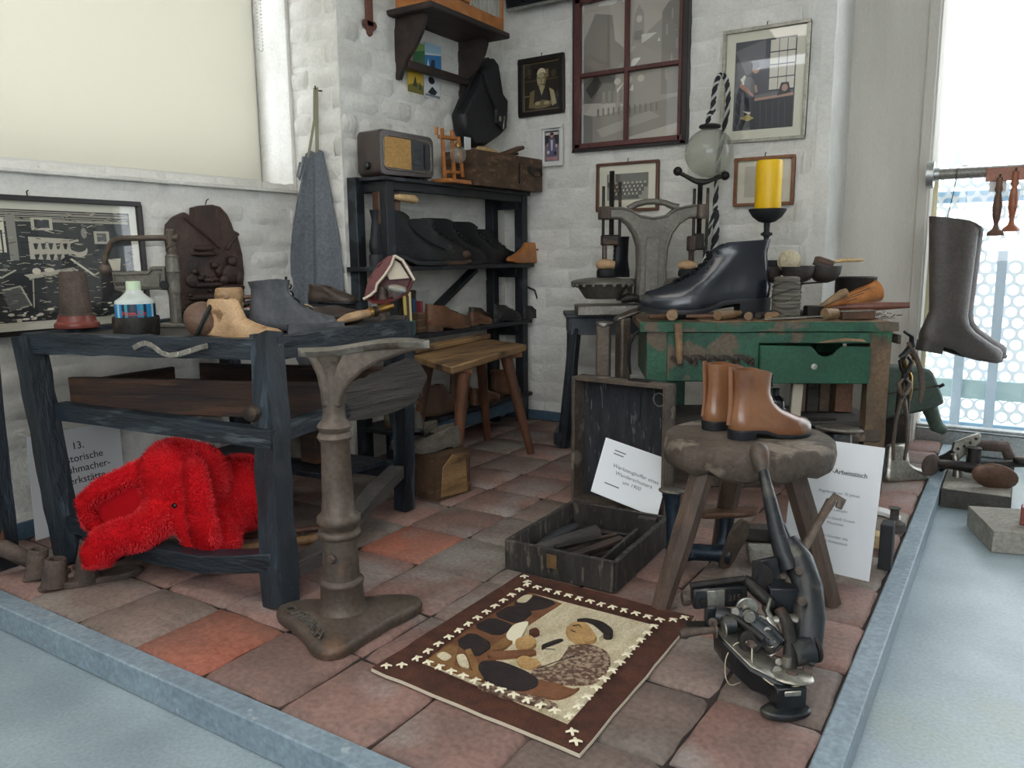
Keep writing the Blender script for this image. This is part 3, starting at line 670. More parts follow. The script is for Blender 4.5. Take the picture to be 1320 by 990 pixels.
tm = [mat('town_print_'+k, c, rough=.75) for k, c in (('sky', '#b3aba0'), ('lt', '#9b948b'), ('md', '#837d75'), ('dk', '#6b6660'), ('blk', '#3e3c3a'), ('pale', '#c4bdb1'))]
m = MB(); q = lambda pts, mi, l: (setattr(m, 'm', mi), m.poly([(.042+x*(W_-.078), .0225-.00006*l, .035+y*(H_-.07)) for x, y in pts]))
q(rect(0, 0, 1, 1), 0, 0)
q([(0, .75), (.12, .93), (.30, .90), (.33, .72), (.42, .66), (.42, .4), (0, .4)], 2, 1); q([(.34, .52), (.5, .62), (.62, .72), (.8, .82), (1, .88), (1, .2), (.34, .2)], 1, 2)
q([(.5, .66), (.53, .88), (.57, .94), (.62, .88), (.63, .66)], 1, 3); q(circ(.575, .84, .03, .025), 5, 4); q(rect(.53, .7, .61, .76), 2, 5)
q([(.8, .86), (.86, .92), (1, .95), (1, .3), (.8, .3)], 2, 6); q([(.0, .45), (.2, .52), (.34, .5), (.34, .28), (0, .3)], 3, 7); q([(.02, .4), (.14, .5), (.2, .42), (.08, .33)], 4, 8)
for k in range(3): q(circ(.36+.12*k, .43, .035, .025), 5, 9+k)
for k in range(5): q(rect(.2+.06*k, .28, .235+.06*k, .37), 2, 12+k); q(rect(.84+.05*(k % 3), .4+.1*k, .86+.05*(k % 3), .47+.1*k), 1, 20+k)
q([(.2, .2), (1, .28), (1, .1), (.3, .0), (.0, .0), (.0, .2)], 2, 30); q([(.14, .1), (.7, .2), (.8, .15), (.2, .04)], 1, 31); q([(.0, .0), (.1, .0), (.1, .2), (0, .22)], 3, 32)
for k in range(12): x = .15+.055*k; q(rect(x, .19, x+.02, .25), 3, 40+k)
m.build('town_photograph', tm, t, local=True, smooth=0)
for (x0, x1) in ((.041, .254), (.272, W_-.037)):
    for z0, z1 in ((.036, .315), (.335, H_-.036)): MB().box(((x0+x1)/2, -.002, (z0+z1)/2), (x1-x0, .0015, z1-z0)).build('pane', M_glass, sash, local=True, smooth=0)

# monitor whose lower edge shows at the top
t = thing('wall_monitor', 'flat black monitor with silver lower edge high on the back wall', 'monitor', M=T(-1.80, 3.22, 2.04) @ rotm(14, 0, 0))
MB().box((0, 0, 0), (.56, .035, .27)).build('housing', M_black, t, local=True, bev=.004)
MB().box((0, -.012, -.134), (.56, .02, .012)).build('bottom_trim', M_aluminium, t, local=True, bev=.002)
MB().box((0, -.0185, 0), (.53, .002, .24)).build('screen', mat('monitor_screen', '#0d1016', rough=.08), t, local=True, smooth=0)
MB().beam((0, .01, 0), (0, .085, .02), .06, .06).build('wall_bracket', M_black, t, local=True)

# hanging wooden slat with clover end, left of the bracket shelf
m = MB(); m.box((0, 0, .11), (.036, .012, .20)); pr = [(-.018, .03)]+[(-.018+.0*0-.020*math.sin(a), .018+.016*math.cos(a)-.0) for a in [R(x) for x in (20, 60, 100, 140)]]+[(-.014, -.004), (-.012, -.018), (0, -.026), (.012, -.018), (.014, -.004)]+[(.018+.020*math.sin(a), .018+.016*math.cos(a)) for a in [R(x) for x in (140, 100, 60, 20)]]+[(.018, .03)]
m.prism(pr, .012, frame((0, .006, 0), (1, 0, 0), (0, -1, 0)))
B = T(XS+.012, 2.372, 1.642) @ rotm(0, 0, 90)
o = m.build('hanging_wooden_slat', mat('reddish_slat_wood', '#6f4638', '#5a382d', rough=.6, scale=9, stretch=(3, 3, .6)), None, bev=.002); o.matrix_basis = B; tag(o, 'narrow reddish wooden slat with clover shaped lower end hanging on the white bricks', 'wall hanging')

# bracket shelf ------------------------------------------------------------
t = thing('bracket_shelf', 'dark wooden wall shelf on two curved brackets with a crossbar', 'shelf', (XS, 2.75, 1.49))
MB().box((XS+.112, 2.752, 1.727), (.222, .545, .024)).build('board', M_shelfwood, t, bev=.006, bseg=2)
prof = [(0, 0), (.02, 0), (.035, .03), (.06, .07), (.10, .11), (.135, .16), (.15, .20), (.152, .225), (0, .225)]
for y in (2.535, 2.955): MB().prism(prof, .022, frame((XS+.001, y+.011, 1.49), (1, 0, 0), (0, -1, 0))).build('bracket', M_shelfwood, t, bev=.002)
MB().beam((XS+.05, 2.54, 1.545), (XS+.05, 2.95, 1.545), .02, .032).build('crossbar', M_shelfwood, t, bev=.002)
# wooden bird cage standing on it
t = thing('bird_cage', 'orange wooden bird cage with thin wire bars on the bracket shelf', 'cage', (XS+.115, 2.75, 1.739))
c = V((XS+.115, 2.755, 1.74)); a, b = .19, .48
m = MB()
for sx in (-1, 1): m.box((c.x+sx*(a/2-.008), c.y, c.z+.024), (.016, b, .048))
for sy in (-1, 1): m.box((c.x, c.y+sy*(b/2-.008), c.z+.024), (a, .016, .048))
m.build('base_frame', M_orwood, t, bev=.002)
MB().box((c.x, c.y, c.z+.004), (a-.02, b-.02, .006)).build('tray', M_orwood, t)
MB().box((c.x+a/2-.008, c.y-.10, c.z+.062), (.014, .2, .014)).build('door_rail', M_orwood, t, bev=.002)
for k in range(2):
    for s in (-1, 1):
        if k == 0:
            for i in range(22): y = c.y-b/2+.02+i*(b-.04)/21; MB().tube([(c.x+s*(a/2-.008), y, c.z+.045), (c.x+s*(a/2-.008), y, c.z+.34)], .0016, 4).build('wire_bar', M_steel, t)
        else:
            for i in range(9): x = c.x-a/2+.02+i*(a-.04)/8; MB().tube([(x, c.y+s*(b/2-.008), c.z+.045), (x, c.y+s*(b/2-.008), c.z+.34)], .0016, 4).build('wire_bar', M_steel, t)
m = MB()
for sx in (-1, 1):
    m.box((c.x+sx*(a/2-.008), c.y, c.z+.345), (.016, b, .014))
    for sy in (-1, 1): m.box((c.x+sx*(a/2-.007), c.y+sy*(b/2-.007), c.z+.19), (.014, .014, .3))
for sy in (-1, 1): m.box((c.x, c.y+sy*(b/2-.008), c.z+.345), (a, .016, .014))
m.build('upper_frame', M_orwood, t, bev=.002)

# cards pinned behind the bracket
def card(label, y0, y1, z0, z1, mats, polys, skew=0, name='postcard'):
    M = frame((XS+.006+.006, y0, z0), (0, 1, skew), (1, 0, 0)); m = MB(); w_, h_ = y1-y0, z1-z0
    m.m = 0; m.prism(rect(0, 0, w_, h_), .001); z = .0012
    for mi, p in polys: m.m = mi; z += .00005; m.poly([(x*w_, y*h_, z) for x, y in p])
    o = m.build(name, mats, None, smooth=0); o.matrix_basis = M; return tag(o, label, 'card')
cm_ = lambda n, c: mat('card_'+n, c, rough=.5)
card('small green card pinned behind the left bracket of the wall shelf', 2.63, 2.70, 1.575, 1.655, [cm_('green', '#3f7d4a'), cm_('green2', '#86a860'), cm_('grey', '#5b6a5c')], [(1, [(0, .5), (1, .7), (1, 1), (0, 1)]), (2, [(.2, 0), (.9, 0), (.7, .4)])])
card('yellow card pinned low behind the left bracket crossbar', 2.585, 2.685, 1.455, 1.54, [cm_('yel', '#c9a63a'), cm_('olive', '#6f6a2e'), cm_('dk', '#39432a')], [(1, [(0, 0), (1, 0), (1, .4), (.6, .5), (0, .3)]), (2, [(.3, .3), (.5, .8), (.6, .3)]), (2, [(.7, .2), (.8, .6), (.9, .2)])])
card('blue and white card pinned above the shelf crossbar', 2.70, 2.81, 1.565, 1.668, [cm_('blue', '#3a7fb8'), cm_('sky', '#a9cbe0'), cm_('navy', '#1d2f4a'), cm_('wht', '#dfe4e6')], [(1, [(0, .55), (1, .7), (1, 1), (0, 1)]), (3, [(0, .5), (1, .65), (1, .72), (0, .58)]), (2, [(.3, .1), (.6, .1), (.6, .4), (.4, .4)]), (3, [(.1, .1), (.25, .1), (.2, .4)])])
card('white and black card pinned below the shelf crossbar', 2.69, 2.80, 1.452, 1.545, [cm_('white', '#cfd2d3'), cm_('ink', '#23262b'), cm_('gr', '#7b8087')], [(1, circ(.45, .75, .2, .16)), (1, [(.2, .2), (.5, .5), (.8, .3), (.6, .1)]), (2, [(.05, .05), (.95, .05), (.95, .15), (.05, .15)])])

# black satchel hanging from the bracket -----------------------------------
t = thing('leather_satchel', 'black leather satchel hanging askew from the bracket shelf above the old wooden box', 'bag', (XS+.04, 3.03, 1.30))
Fm = frame((XS+.012, 3.0, 1.43), (0, 1, 0), (1, 0, 0))      # local x along wall, y up, z out of the wall
body = [(-.135, -.03), (.02, .185), (.085, .245), (.125, .225), (.16, .10), (.205, .085), (.215, .0), (.215, -.05), (.165, -.085), (.03, -.15), (-.06, -.16), (-.12, -.10)]
m = MB(); n0 = len(body)
def inset(p, f, c=(.06, .03)): return [(c[0]+(x-c[0])*f, c[1]+(y-c[1])*f) for x, y in p]
m.loft([[V((x, y, 0)) for x, y in inset(body, .96)], [V((x, y, .02)) for x, y in body], [V((x, y, .055)) for x, y in body], [V((x, y, .075)) for x, y in inset(body, .93)]], M=Fm)
m.build('body', M_satchel, t, smooth=50, bev=.004)
flap = [(.005, .16), (.085, .24), (.122, .22), (.158, .095), (.20, .07), (.19, -.03), (.16, -.07), (.10, -.045), (.10, .02), (.05, .07)]
m = MB(); m.loft([[V((x, y, .070)) for x, y in flap], [V((x, y, .088)) for x, y in inset(flap, .95, (.11, .09))]], M=Fm); m.build('flap', M_blkworn, t, smooth=50, bev=.003)
MB().tube([Fm @ V(p) for p in ((-.13, -.03, .06), (-.05, .07, .066), (.01, .16, .07), (.0, .19, .05), (-.06, .10, .05), (-.135, -.01, .045))], .009, 6, flat=.5).build('strap', M_satchel, t, smooth=60)
m = MB(); m.box((.118, -.02, .094), (.014, .022, .008), M=Fm); m.box((.155, -.0, .092), (.009, .06, .006), M=Fm @ rotm(0, 0, -12)); m.build('clasp', M_steel, t, bev=.002)

# apron ---------------------------------------------------------------------
t = thing('work_apron', 'grey cloth work apron hanging by its neck strap on the brick pilaster', 'apron', (-2.237, YP-.04, 1.0))
hk = V((-2.237, YP-.014, 1.408))
m = MB(); m.tube([(hk.x, YP+.005, hk.z), (hk.x, YP-.03, hk.z-.004), (hk.x, YP-.034, hk.z+.012)], .003, 6); o = solo('wall_hook', 'small iron wall hook holding the apron strap', 'hook', m, M_irondk, tuple(hk))
cx = -2.262
rows = []
prof_ = [(1.19, -.032, .030), (1.185, -.05, .04), (1.12, -.065, .052), (1.0, -.098, .075), (.88, -.125, .10), (.76, -.145, .115), (.64, -.158, .12), (.52, -.166, .122), (.40, -.17, .123), (.34, -.17, .123)]
m = MB(); N = 26; vs = []; fs = []
for z, a, b in prof_:
    for i in range(N+1):
        u = i/N; x = cx+a+(b-a)*u; d = (1.19-z)/.85
        fold = .016*math.sin(u*11+1.2)*min(1, d*2.5)+.01*math.sin(u*23)*d+.03*math.exp(-((u-.36)/.05)**2)*min(1, d*4+.2)
        vs.append((x, YP-.032-.022*d-fold+.006, z+.004*math.sin(u*9)))
nr = len(prof_)
fs = [(j*(N+1)+i, j*(N+1)+i+1, (j+1)*(N+1)+i+1, (j+1)*(N+1)+i) for j in range(nr-1) for i in range(N)]
m.add(vs, fs); o = m.build('cloth', M_apron, t, smooth=80); md = o.modifiers.new('thick', 'SOLIDIFY'); md.thickness = .004
m = MB()
def ribbon(pts, w, nrm=(0, -1, 0), th=.002):
    b = MB()
    for p, q_ in zip(pts, pts[1:]): b.beam(p, q_, w, th, up=nrm)
    return b
ribbon([(cx-.028, YP-.034, 1.17), (cx+.01, YP-.03, 1.30), (hk.x-.004, YP-.032, hk.z+.006)], .012).build('neck_strap', M_apronstrap, t)
ribbon([(cx+.022, YP-.036, 1.185), (cx+.024, YP-.032, 1.30), (hk.x+.004, YP-.030, hk.z+.006)], .016).build('neck_strap', M_apronstrap, t)
m = MB(); m.tube([(cx-.035, YP-.05, 1.17), (cx-.01, YP-.085, 1.12), (cx-.02, YP-.09, 1.085), (cx-.04, YP-.08, 1.10), (cx-.045, YP-.06, 1.15)], .006, 6, flat=.6); m.build('tie_loop', M_apron, t)

# ================================================================ SHOE RACK
XF = -1.985
t = thing('shoe_rack', 'tall dark painted wooden shoe rack against the brick wall', 'rack', (-2.06, 2.75, 0))
pw = .045
for nm, x, y in (('post', XF-.022, 2.285), ('post', -2.118, 2.243), ('post', XF-.022, 3.232), ('post', -2.118, 3.15)):
    MB().beam((x, y, 0), (x, y, 1.09), pw, .045, up=(0, 1, 0), seg=6, jit=.0008).build('post', M_rack, t, bev=.002)
for z in (1.062,):
    MB().box(((XF-2.14)/2+.0, 2.28, z), (.11, .035, .055)).build('end_rail', M_rack, t, bev=.002)
    MB().box(((XF-2.14)/2+.0, 3.20, z-.02), (.11, .035, .06)).build('end_rail', M_rack, t, bev=.002)
for z in (.725, .45): MB().box(((XF-2.14)/2, 3.20, z), (.11, .03, .055)).build('end_rail', M_rack, t, bev=.002)
MB().box((XF-.018, 2.76, 1.066), (.03, .90, .044)).build('front_rail', M_rack, t, bev=.002)
MB().box(((-1.965-2.14)/2, 2.75, 1.082), (.165, 1.02, .014)).build('top_board', M_rack, t, bev=.002)
for z in (.7535, .4885, .137): MB().box(((-1.957-2.14)/2, 2.735, z), (.183, 1.03 if z < .7 else 1.07, .017)).build('shelf_board', M_rack, t, bev=.002)
MB().box((XF-.012, 2.74, .095), (.02, .96, .06)).build('plinth_board', M_base, t, bev=.002)
MB().beam((-2.105, 2.50, .475), (-2.105, 2.98, .735), .02, .045, up=(1, 0, 0)).build('diagonal_brace', M_rack, t, bev=.002)

# shoes on the upper shelf
z1 = .763
def trees(t, L, W, H):
    m = MB(); m.box((0, .12*L, H+.05), (.045, .035, .12)).box((0, .30*L, H+.05), (.045, .03, .12)); m.build('boot_tree', M_handledk, t, local=True, bev=.004)
g1 = 'black boots and shoes on the upper rack shelf'
yw = -14
shoe('tall black boot with wooden boot trees at the left of the upper rack shelf', (-2.045, 2.235, z1), yw, .37, .165, .082, M_blkleather, M_sole, 'boot', 'ankle_boot', group=g1, hh=.08, lace=0, extra=trees, pointed=True)
o_ = shoe('worn black ankle boot with scuffed brown toe behind the booted wooden trees', (-2.085, 2.435, z1), yw, .375, .15, .07, M_blkworn, M_solebr, 'boot', 'ankle_boot', group=g1, hh=.06, lace=5, tilt=.10, pointed=True)
MB().ell((0, .335, .040), (.026, .040, .022)).build('toe_scuff', mat('scuffed_toe', '#5b4538', '#3a2e2a', rough=.7, scale=30), o_, local=True, smooth=180)
shoe('high black laced boot in the middle of the upper rack shelf, nearest the front', (-2.095, 2.60, z1), yw, .355, .158, .07, M_blkleather, M_sole, 'boot', 'ankle_boot', group=g1, hh=.06, lace=7, pointed=True)
shoe('black laced boot second from the right, against the wall on the upper rack shelf', (-2.10, 2.775, z1), yw, .35, .15, .068, M_blkleather, M_sole, 'boot', 'ankle_boot', group=g1, hh=.06, lace=7, pointed=True)
shoe('low black shoe at the right of the upper rack shelf beside the orange last', (-2.10, 2.95, z1), yw, .29, .13, .068, M_blkleather, M_sole, 'shoe', 'laced_shoe', group=g1, hh=.05, lace=5, pointed=True)
t2 = last('orange wooden last with reddish heel block at the right of the upper rack shelf', (-1.978, 3.325, z1), 180, .26, .062, M_lastor, htop=.37)
MB().box((0, .004, .035), (.05, .03, .07)).build('heel_block', M_redpaint, t2, local=True, bev=.004)

# middle shelf
z2 = .498
t = thing('brush_jar', 'small teal tin with two yellow wooden rulers on the middle rack shelf', 'tin', (-2.0, 2.385, z2))
MB().lathe([(.026, 0), (.027, .004), (.026, .055), (.023, .055), (.022, .01)], (-2.0, 2.385, z2), n=20).build('tin', mat('teal_tin', '#4f8580', '#3e6f6b', rough=.4, scale=12), t)
for dy, c in ((-.014, '#d9c26a'), (.012, '#e2d7a0')): MB().beam((-2.0, 2.385+dy, z2+.012), (-2.004, 2.385+dy*1.25, z2+.165), .014, .006, up=(1, 0, 0)).build('ruler', mat('ruler_'+c[1:], c, rough=.5), t, bev=.001)
MB().beam((-2.002, 2.386, z2+.012), (-2.006, 2.386, z2+.15), .016, .01, up=(1, 0, 0)).build('brush_handle', M_handledk, t, bev=.002)
t = thing('card_box', 'small dark card box with blue and red covers on the middle rack shelf', 'box', (-2.03, 2.46, z2))
MB().box((-2.03, 2.465, z2+.04), (.07, .05, .08)).build('box', M_boxwood, t, bev=.002)
MB().box((-2.045, 2.462, z2+.085), (.035, .018, .10), M=None).build('blue_cover', mat('blue_cover', '#2d4d6e', rough=.5), t, bev=.001)
MB().box((-2.02, 2.475, z2+.08), (.035, .012, .09)).build('red_cover', mat('red_cover', '#7c3136', rough=.5), t, bev=.001)
g2 = 'shoes on the middle rack shelf'
shoe('dark brown curled boot behind the card box on the middle rack shelf', (-2.10, 2.44, z2), 0, .23, .15, .075, M_dkbrown, M_solebr, 'boot', 'ankle_boot', group=g2, hh=.04, lace=0)
shoe('light brown worn shoe on the middle rack shelf next to the card box', (-2.005, 2.505, z2), 0, .28, .10, .085, M_brownshoe, M_solebr, low=True, name='laced_shoe', group=g2, hh=.05, lace=3, wob=.004)
shoe('small tan child shoe right of the light brown worn shoe', (-2.005, 2.80, z2), 0, .16, .08, .065, M_brownshoe, M_solebr, low=True, name='laced_shoe', group=g2, hh=.04, lace=2)
shoe('small dark tan child shoe against the wall on the middle rack shelf', (-2.095, 2.73, z2), 0, .18, .08, .065, M_brownshoe, M_solebr, low=True, name='laced_shoe', group=g2, hh=.04, lace=2)
shoe('black creased shoe right of the tan child shoes on the middle rack shelf', (-2.00, 2.975, z2), 0, .22, .1, .075, M_blkworn, M_sole, low=True, name='laced_shoe', group=g2, hh=.04, lace=3, wob=.004)
shoe('dark brown shoe against the wall in the right half of the middle rack shelf', (-2.095, 2.93, z2), 0, .18, .12, .07, M_dkbrown, M_sole, low=True, name='laced_shoe', group=g2, hh=.06, lace=0)
def strap(t, L, W, H): MB().tube([(-.03, .10, .07), (-.032, .07, .135), (0, .06, .15), (.032, .07, .135), (.03, .12, .07)], .010, 6, flat=.4).build('ankle_strap', M_blkworn, t, local=True)
shoe('black strapped sandal at the right end of the middle rack shelf', (-1.982, 3.205, z2), 8, .18, .1, .07, M_blkworn, M_sole, low=True, name='strap_sandal', group=g2, hh=.03, lace=0, extra=strap)

# bottom shelf
z3 = .146
g3 = 'brown shoes and lasts on the bottom rack shelf'
shoe('dark olive boot at the left end of the bottom rack shelf', (-2.02, 2.26, z3), 0, .2, .17, .08, M_greyshoe, M_solebr, 'boot', 'ankle_boot', group=g3, hh=.05, lace=0)
last('large brown wooden last lying on the left half of the bottom rack shelf', (-2.01, 2.48, z3), 0, .30, .09, M_lastdark, htop=.42, group=g3)
shoe('brown shoe with light toe in the middle of the bottom rack shelf', (-2.0, 2.80, z3), 0, .2, .1, .08, M_brownshoe, M_solebr, low=True, name='laced_shoe', group=g3, hh=.03, lace=2)
last('narrow brown last standing upright against the wall on the bottom rack shelf', (-2.09, 2.76, z3), 0, .26, .08, M_lastdark, htop=.55, group=g3)
shoe('brown high tongued shoe at the right end of the bottom rack shelf', (-2.03, 3.01, z3), 0, .21, .11, .09, M_brownshoe, M_solebr, 'boot', 'ankle_boot', group=g3, hh=.03, lace=3, wob=.004)

# wooden-handled awl sticking out of the rack's left post
m = MB(); m.tube([(-1.99, 2.31, 1.018), (-1.985, 2.33, 1.018), (-1.98, 2.37, 1.016), (-1.977, 2.41, 1.014), (-1.976, 2.428, 1.013)], [.008, .012, .015, .017, .008], 10)
o = solo('wooden_awl', 'pale turned wooden awl handle sticking out of the upper left rack post', 'tool', m, M_palewood, (-1.985, 2.33, 1.018), smooth=60)

# on top of the rack ---------------------------------------------------------
zt = 1.0895
t = thing('table_radio', 'brown bakelite radio with tan speaker cloth on top of the rack', 'radio', M=T(-2.055, 2.405, zt) @ rotm(0, 0, 90-6))
# local: x along the wall (length), y towards the wall, z up
w_, d_, h_ = .285, .13, .165
m = MB(); rg = []
def rrect(w, h, r, n=4):
    pts = []
    for cx_, cy_, a0 in ((w/2-r, h/2-r, 0), (-w/2+r, h/2-r, 90), (-w/2+r, -h/2+r, 180), (w/2-r, -h/2+r, 270)):
        for i in range(n+1): a = R(a0+90*i/n); pts.append((cx_+r*math.cos(a), cy_+r*math.sin(a)))
    return pts
Fz = frame((0, 0, h_/2+.006), (1, 0, 0), (0, -1, 0))
sh = [(x, y) for x, y in rrect(w_, h_, .022)]
bow = lambda p: (p[0], p[1]*(1-.10*max(0, p[0]/w_)))
sh = [bow(p) for p in sh]
m.loft([[V((x*.94, y*.94, -d_/2)) for x, y in sh], [V((x, y, -d_/2+.012)) for x, y in sh], [V((x, y, d_/2-.006)) for x, y in sh], [V((x*.97, y*.95, d_/2)) for x, y in sh]], M=Fz)
m.build('case', M_bakelite, t, local=True, smooth=40)
sg = [bow((x*.86, y*.74)) for x, y in rrect(w_, h_, .03)]
m = MB(); m.tube([Fz @ V((x, y, d_/2+.001)) for x, y in sg+[sg[0]]], .0028, 6); m.build('chrome_trim', M_steel, t, local=True)
m = MB(); m.prism([(-.118, -.052), (.016, -.054), (.016, .056), (-.118, .058)], .003, Fz, d_/2-.001); m.build('speaker_cloth', M_grill, t, local=True, smooth=0)
m = MB(); m.prism([(.016, -.054), (.118, -.05), (.118, .05), (.016, .056)], .0032, Fz, d_/2-.001); m.build('dial_panel', M_black, t, local=True, smooth=0)
m = MB(); m.prism(rect(.028, -.035, .068, .038), .003, Fz, d_/2+.002); m.build('dial_glass', mat('dial_grey', '#4b4d50', '#35373a', rough=.15, scale=40), t, local=True, bev=.001)
m = MB(); m.prism(rect(.085, -.045, .092, .045), .003, Fz, d_/2+.002); m.build('dial_bar', M_blackm, t, local=True)
for z, nm in ((.042, 'tuning_knob'),): MB().lathe([(.015, 0), (.015, .012), (.011, .016)], M=frame((-w_/2, .0, z), (0, 1, 0), (-1, 0, 0)), n=16).build(nm, M_black, t, local=True)
m = MB()
for sx in (-1, 1):
    for sy in (-1, 1): m.lathe([(.01, 0), (.01, .012)], (sx*.11, sy*.045, 0), n=10)
m.build('feet', M_black, t, local=True)

# cobbler's globe stand between radio and box
t = thing('globe_lamp_stand', 'small orange wooden stand holding a glass ball between radio and wooden box', 'lamp stand', (-1.99, 2.66, zt))
x0, y0 = -2.0, 2.66
MB().box((x0+.01, y0+.01, zt+.008), (.10, .15, .016)).build('base', M_orwood, t, bev=.003)
for dy in (-.035, .03):
    MB().beam((x0+.01, y0+dy, zt+.016), (x0+.0, y0+dy+.002, zt+.215), .014, .012).build('upright', M_orwood, t, bev=.002)
MB().beam((x0+.03, y0+.062, zt+.03), (x0+.02, y0+.05, zt+.19), .012, .012).build('upright', M_orwood, t, bev=.002)
MB().beam((x0+.005, y0-.06, zt+.18), (x0+.005, y0+.07, zt+.185), .02, .014).build('crosspiece', M_orwood, t, bev=.002)
MB().beam((x0+.005, y0-.075, zt+.185), (x0+.005, y0-.075, zt+.215), .012, .012).build('knob', M_orwood, t, bev=.002)
MB().beam((x0+.015, y0-.03, zt+.045), (x0+.015, y0+.06, zt+.05), .014, .012).build('crosspiece', M_orwood, t, bev=.002)
MB().ell((x0+.032, y0+.03, zt+.115), (.034,)*3, nu=20, nv=14).build('glass_ball', M_globe, t, smooth=180)
MB().lathe([(.012, 0), (.014, .012), (.010, .02)], (x0+.032, y0+.03, zt+.145), n=12).build('ball_neck', M_brass, t)

# old wooden box with iron handle
t = thing('wooden_box', 'old brown dovetailed wooden box with iron handle at the right end of the rack top', 'box', M=T(-2.015, 3.02, zt) @ rotm(0, 0, 86))
bw, bd, bh = .49, .19, .145       # local x along the wall
m = MB(); th = .014
m.box((0, -bd/2+th/2, bh/2), (bw, th, bh)).build('front_board', M_boxwood, t, local=True, bev=.002)
MB().box((0, bd/2-th/2, bh/2), (bw, th, bh)).build('back_board', M_boxwood, t, local=True, bev=.002)
for s in (-1, 1): MB().box((s*(bw/2-th/2), 0, bh/2), (th, bd-2*th, bh)).build('end_board', M_boxwood, t, local=True, bev=.002)
MB().box((0, 0, .008), (bw-.02, bd-.02, .012)).build('bottom_board', M_boxwood, t, local=True)
MB().box((0, 0, bh-.012), (bw-2*th, bd-2*th, .01)).build('lid', M_boxwood, t, local=True, bev=.002)
m = MB(); m.tube([(-.05+.28, -bd/2-.001, .085)]+[(.18+.04*math.cos(a)+.0, -bd/2-.014, .075-.012*math.sin(a)) for a in [R(x) for x in range(0, 181, 30)]]+[(.13, -bd/2-.001, .085)], .004, 6); m.build('handle', M_irondk, t, local=True)
m = MB(); m.box((.18, -bd/2-.002, .095), (.11, .004, .018)); m.build('handle_plate', M_irondk, t, local=True, bev=.001)
m = MB(); m.box((.06, -bd/2-.003, .07), (.005, .006, .09)).box((.075, -bd/2-.003, .112), (.028, .006, .005)); m.build('hasp', M_irondk, t, local=True)
m = MB()
for k in range(5): m.box((-bw/2-.0006, -bd/2+.008, .02+.028*k), (.002, .016, .012))
m.build('dovetails', mat('end_grain', '#4a3626', rough=.8), t, local=True)
zb = zt+bh
m = MB(); m.tube([(-2.03, 2.92, zb+.02), (-2.02, 2.96, zb+.018), (-2.01, 3.03, zb+.014)], [.014, .018, .012], 10); solo('turned_tool', 'cream wooden handle lying on the old wooden box', 'tool', m, M_palewood, (-2.02, 2.97, zb), smooth=60)
t = thing('shoe_brush', 'brown shoe brush leaning on the old wooden box', 'brush', (-2.0, 3.12, zb))
MB().beam((-2.0, 3.06, zb+.008), (-1.99, 3.21, zb+.055), .045, .018).build('back', M_handledk, t, bev=.006, bseg=2)
MB().beam((-1.998, 3.07, zb-.002+.006), (-1.99, 3.16, zb+.022), .038, .012).build('bristles', M_dkbrown, t)
m = MB(); m.box((-2.06, 2.885, zb+.035), (.004, .045, .07)); solo('white_card', 'small white card standing on the left edge of the old wooden box', 'card', m, M_paper2, (-2.06, 2.885, zb))

# ================================================================ DARK COBBLER BENCH (left)
CR = V((.843, .538, 0)).normalized()            # the run of many things here: oblique to the room
CN = V((.538, -.843, 0))                        # square to it, towards the hall
t = thing('cobbler_bench', 'old blue black painted cobbler bench with splayed legs and a loose drawer below', 'bench', (-1.85, 1.5, 0))
FR, FL, BR, BL = V((-1.488, 1.268, .611)), V((-2.19, 1.065, .611)), V((-1.603, 1.885, .611)), V((-2.33, 1.78, .611))
def pt(a, b, f): return a.lerp(b, f)
dz = V((0, 0, -.026))
MB().beam(FL+dz, FR+dz, .045, .052, seg=16, jit=.005).build('front_rail', M_darkh, t, smooth=50)
MB().beam(FR+dz, BR+V((0, 0, -.03)), .045, .055, seg=12, jit=.005).build('side_rail', M_darkh, t, smooth=50)
MB().beam(FL+dz, BL+dz, .04, .05, seg=8, jit=.004).build('side_rail', M_darkh, t, smooth=50)
MB().beam(BL+dz, BR+dz, .04, .05, seg=10, jit=.004).build('back_rail', M_darkh, t, smooth=50)
m = MB(); m.prism([(p.x, p.y) for p in (FL, FR, BR, BL)], .016, z0=.583); m.build('tray_board', M_greywood, t, smooth=0)
MB().beam((-1.393, 1.172, 0), FR+V((-.012, -.0, .012)), .068, .055, up=(0, 1, 0), seg=14, jit=.006, w2=.058).build('leg', M_dark, t, smooth=50)
MB().beam((-2.095, 1.068, 0), FL+V((.0, .0, -.008)), .062, .055, up=(0, 1, 0), seg=12, jit=.004).build('leg', M_dark, t, smooth=50)
MB().beam((-1.607, 1.868, 0), BR+V((0, 0, -.01)), .05, .045, up=(0, 1, 0), seg=12, jit=.003).build('leg', M_dark, t, smooth=50)
MB().beam((-2.30, 1.83, 0), BL+V((0, 0, -.01)), .05, .05, up=(0, 1, 0), seg=10, jit=.003).build('leg', M_dark, t, smooth=50)
MB().beam((-2.13, 1.10, .402), (-1.43, 1.215, .385), .035, .045, seg=8, jit=.003).build('lower_rail', M_darkh, t, smooth=50)
MB().beam((-1.45, 1.25, .39), (-1.60, 1.86, .39), .03, .04, seg=6, jit=.003).build('lower_rail', M_darkh, t, smooth=50)
def bow(pts, w, h, nm, mt):
    m = MB(); rg = []
    for i, p in enumerate(pts):
        p = V(p); d = (V(pts[min(i+1, len(pts)-1)])-V(pts[max(i-1, 0)])).normalized(); s_ = d.cross(V((0, 0, 1))).normalized()
        rg.append([p+s_*w/2-V((0, 0, h/2)), p-s_*w/2-V((0, 0, h/2)), p-s_*w/2+V((0, 0, h/2)), p+s_*w/2+V((0, 0, h/2))])
    m.loft(rg); return m.build(nm, mt, t, bev=.003)
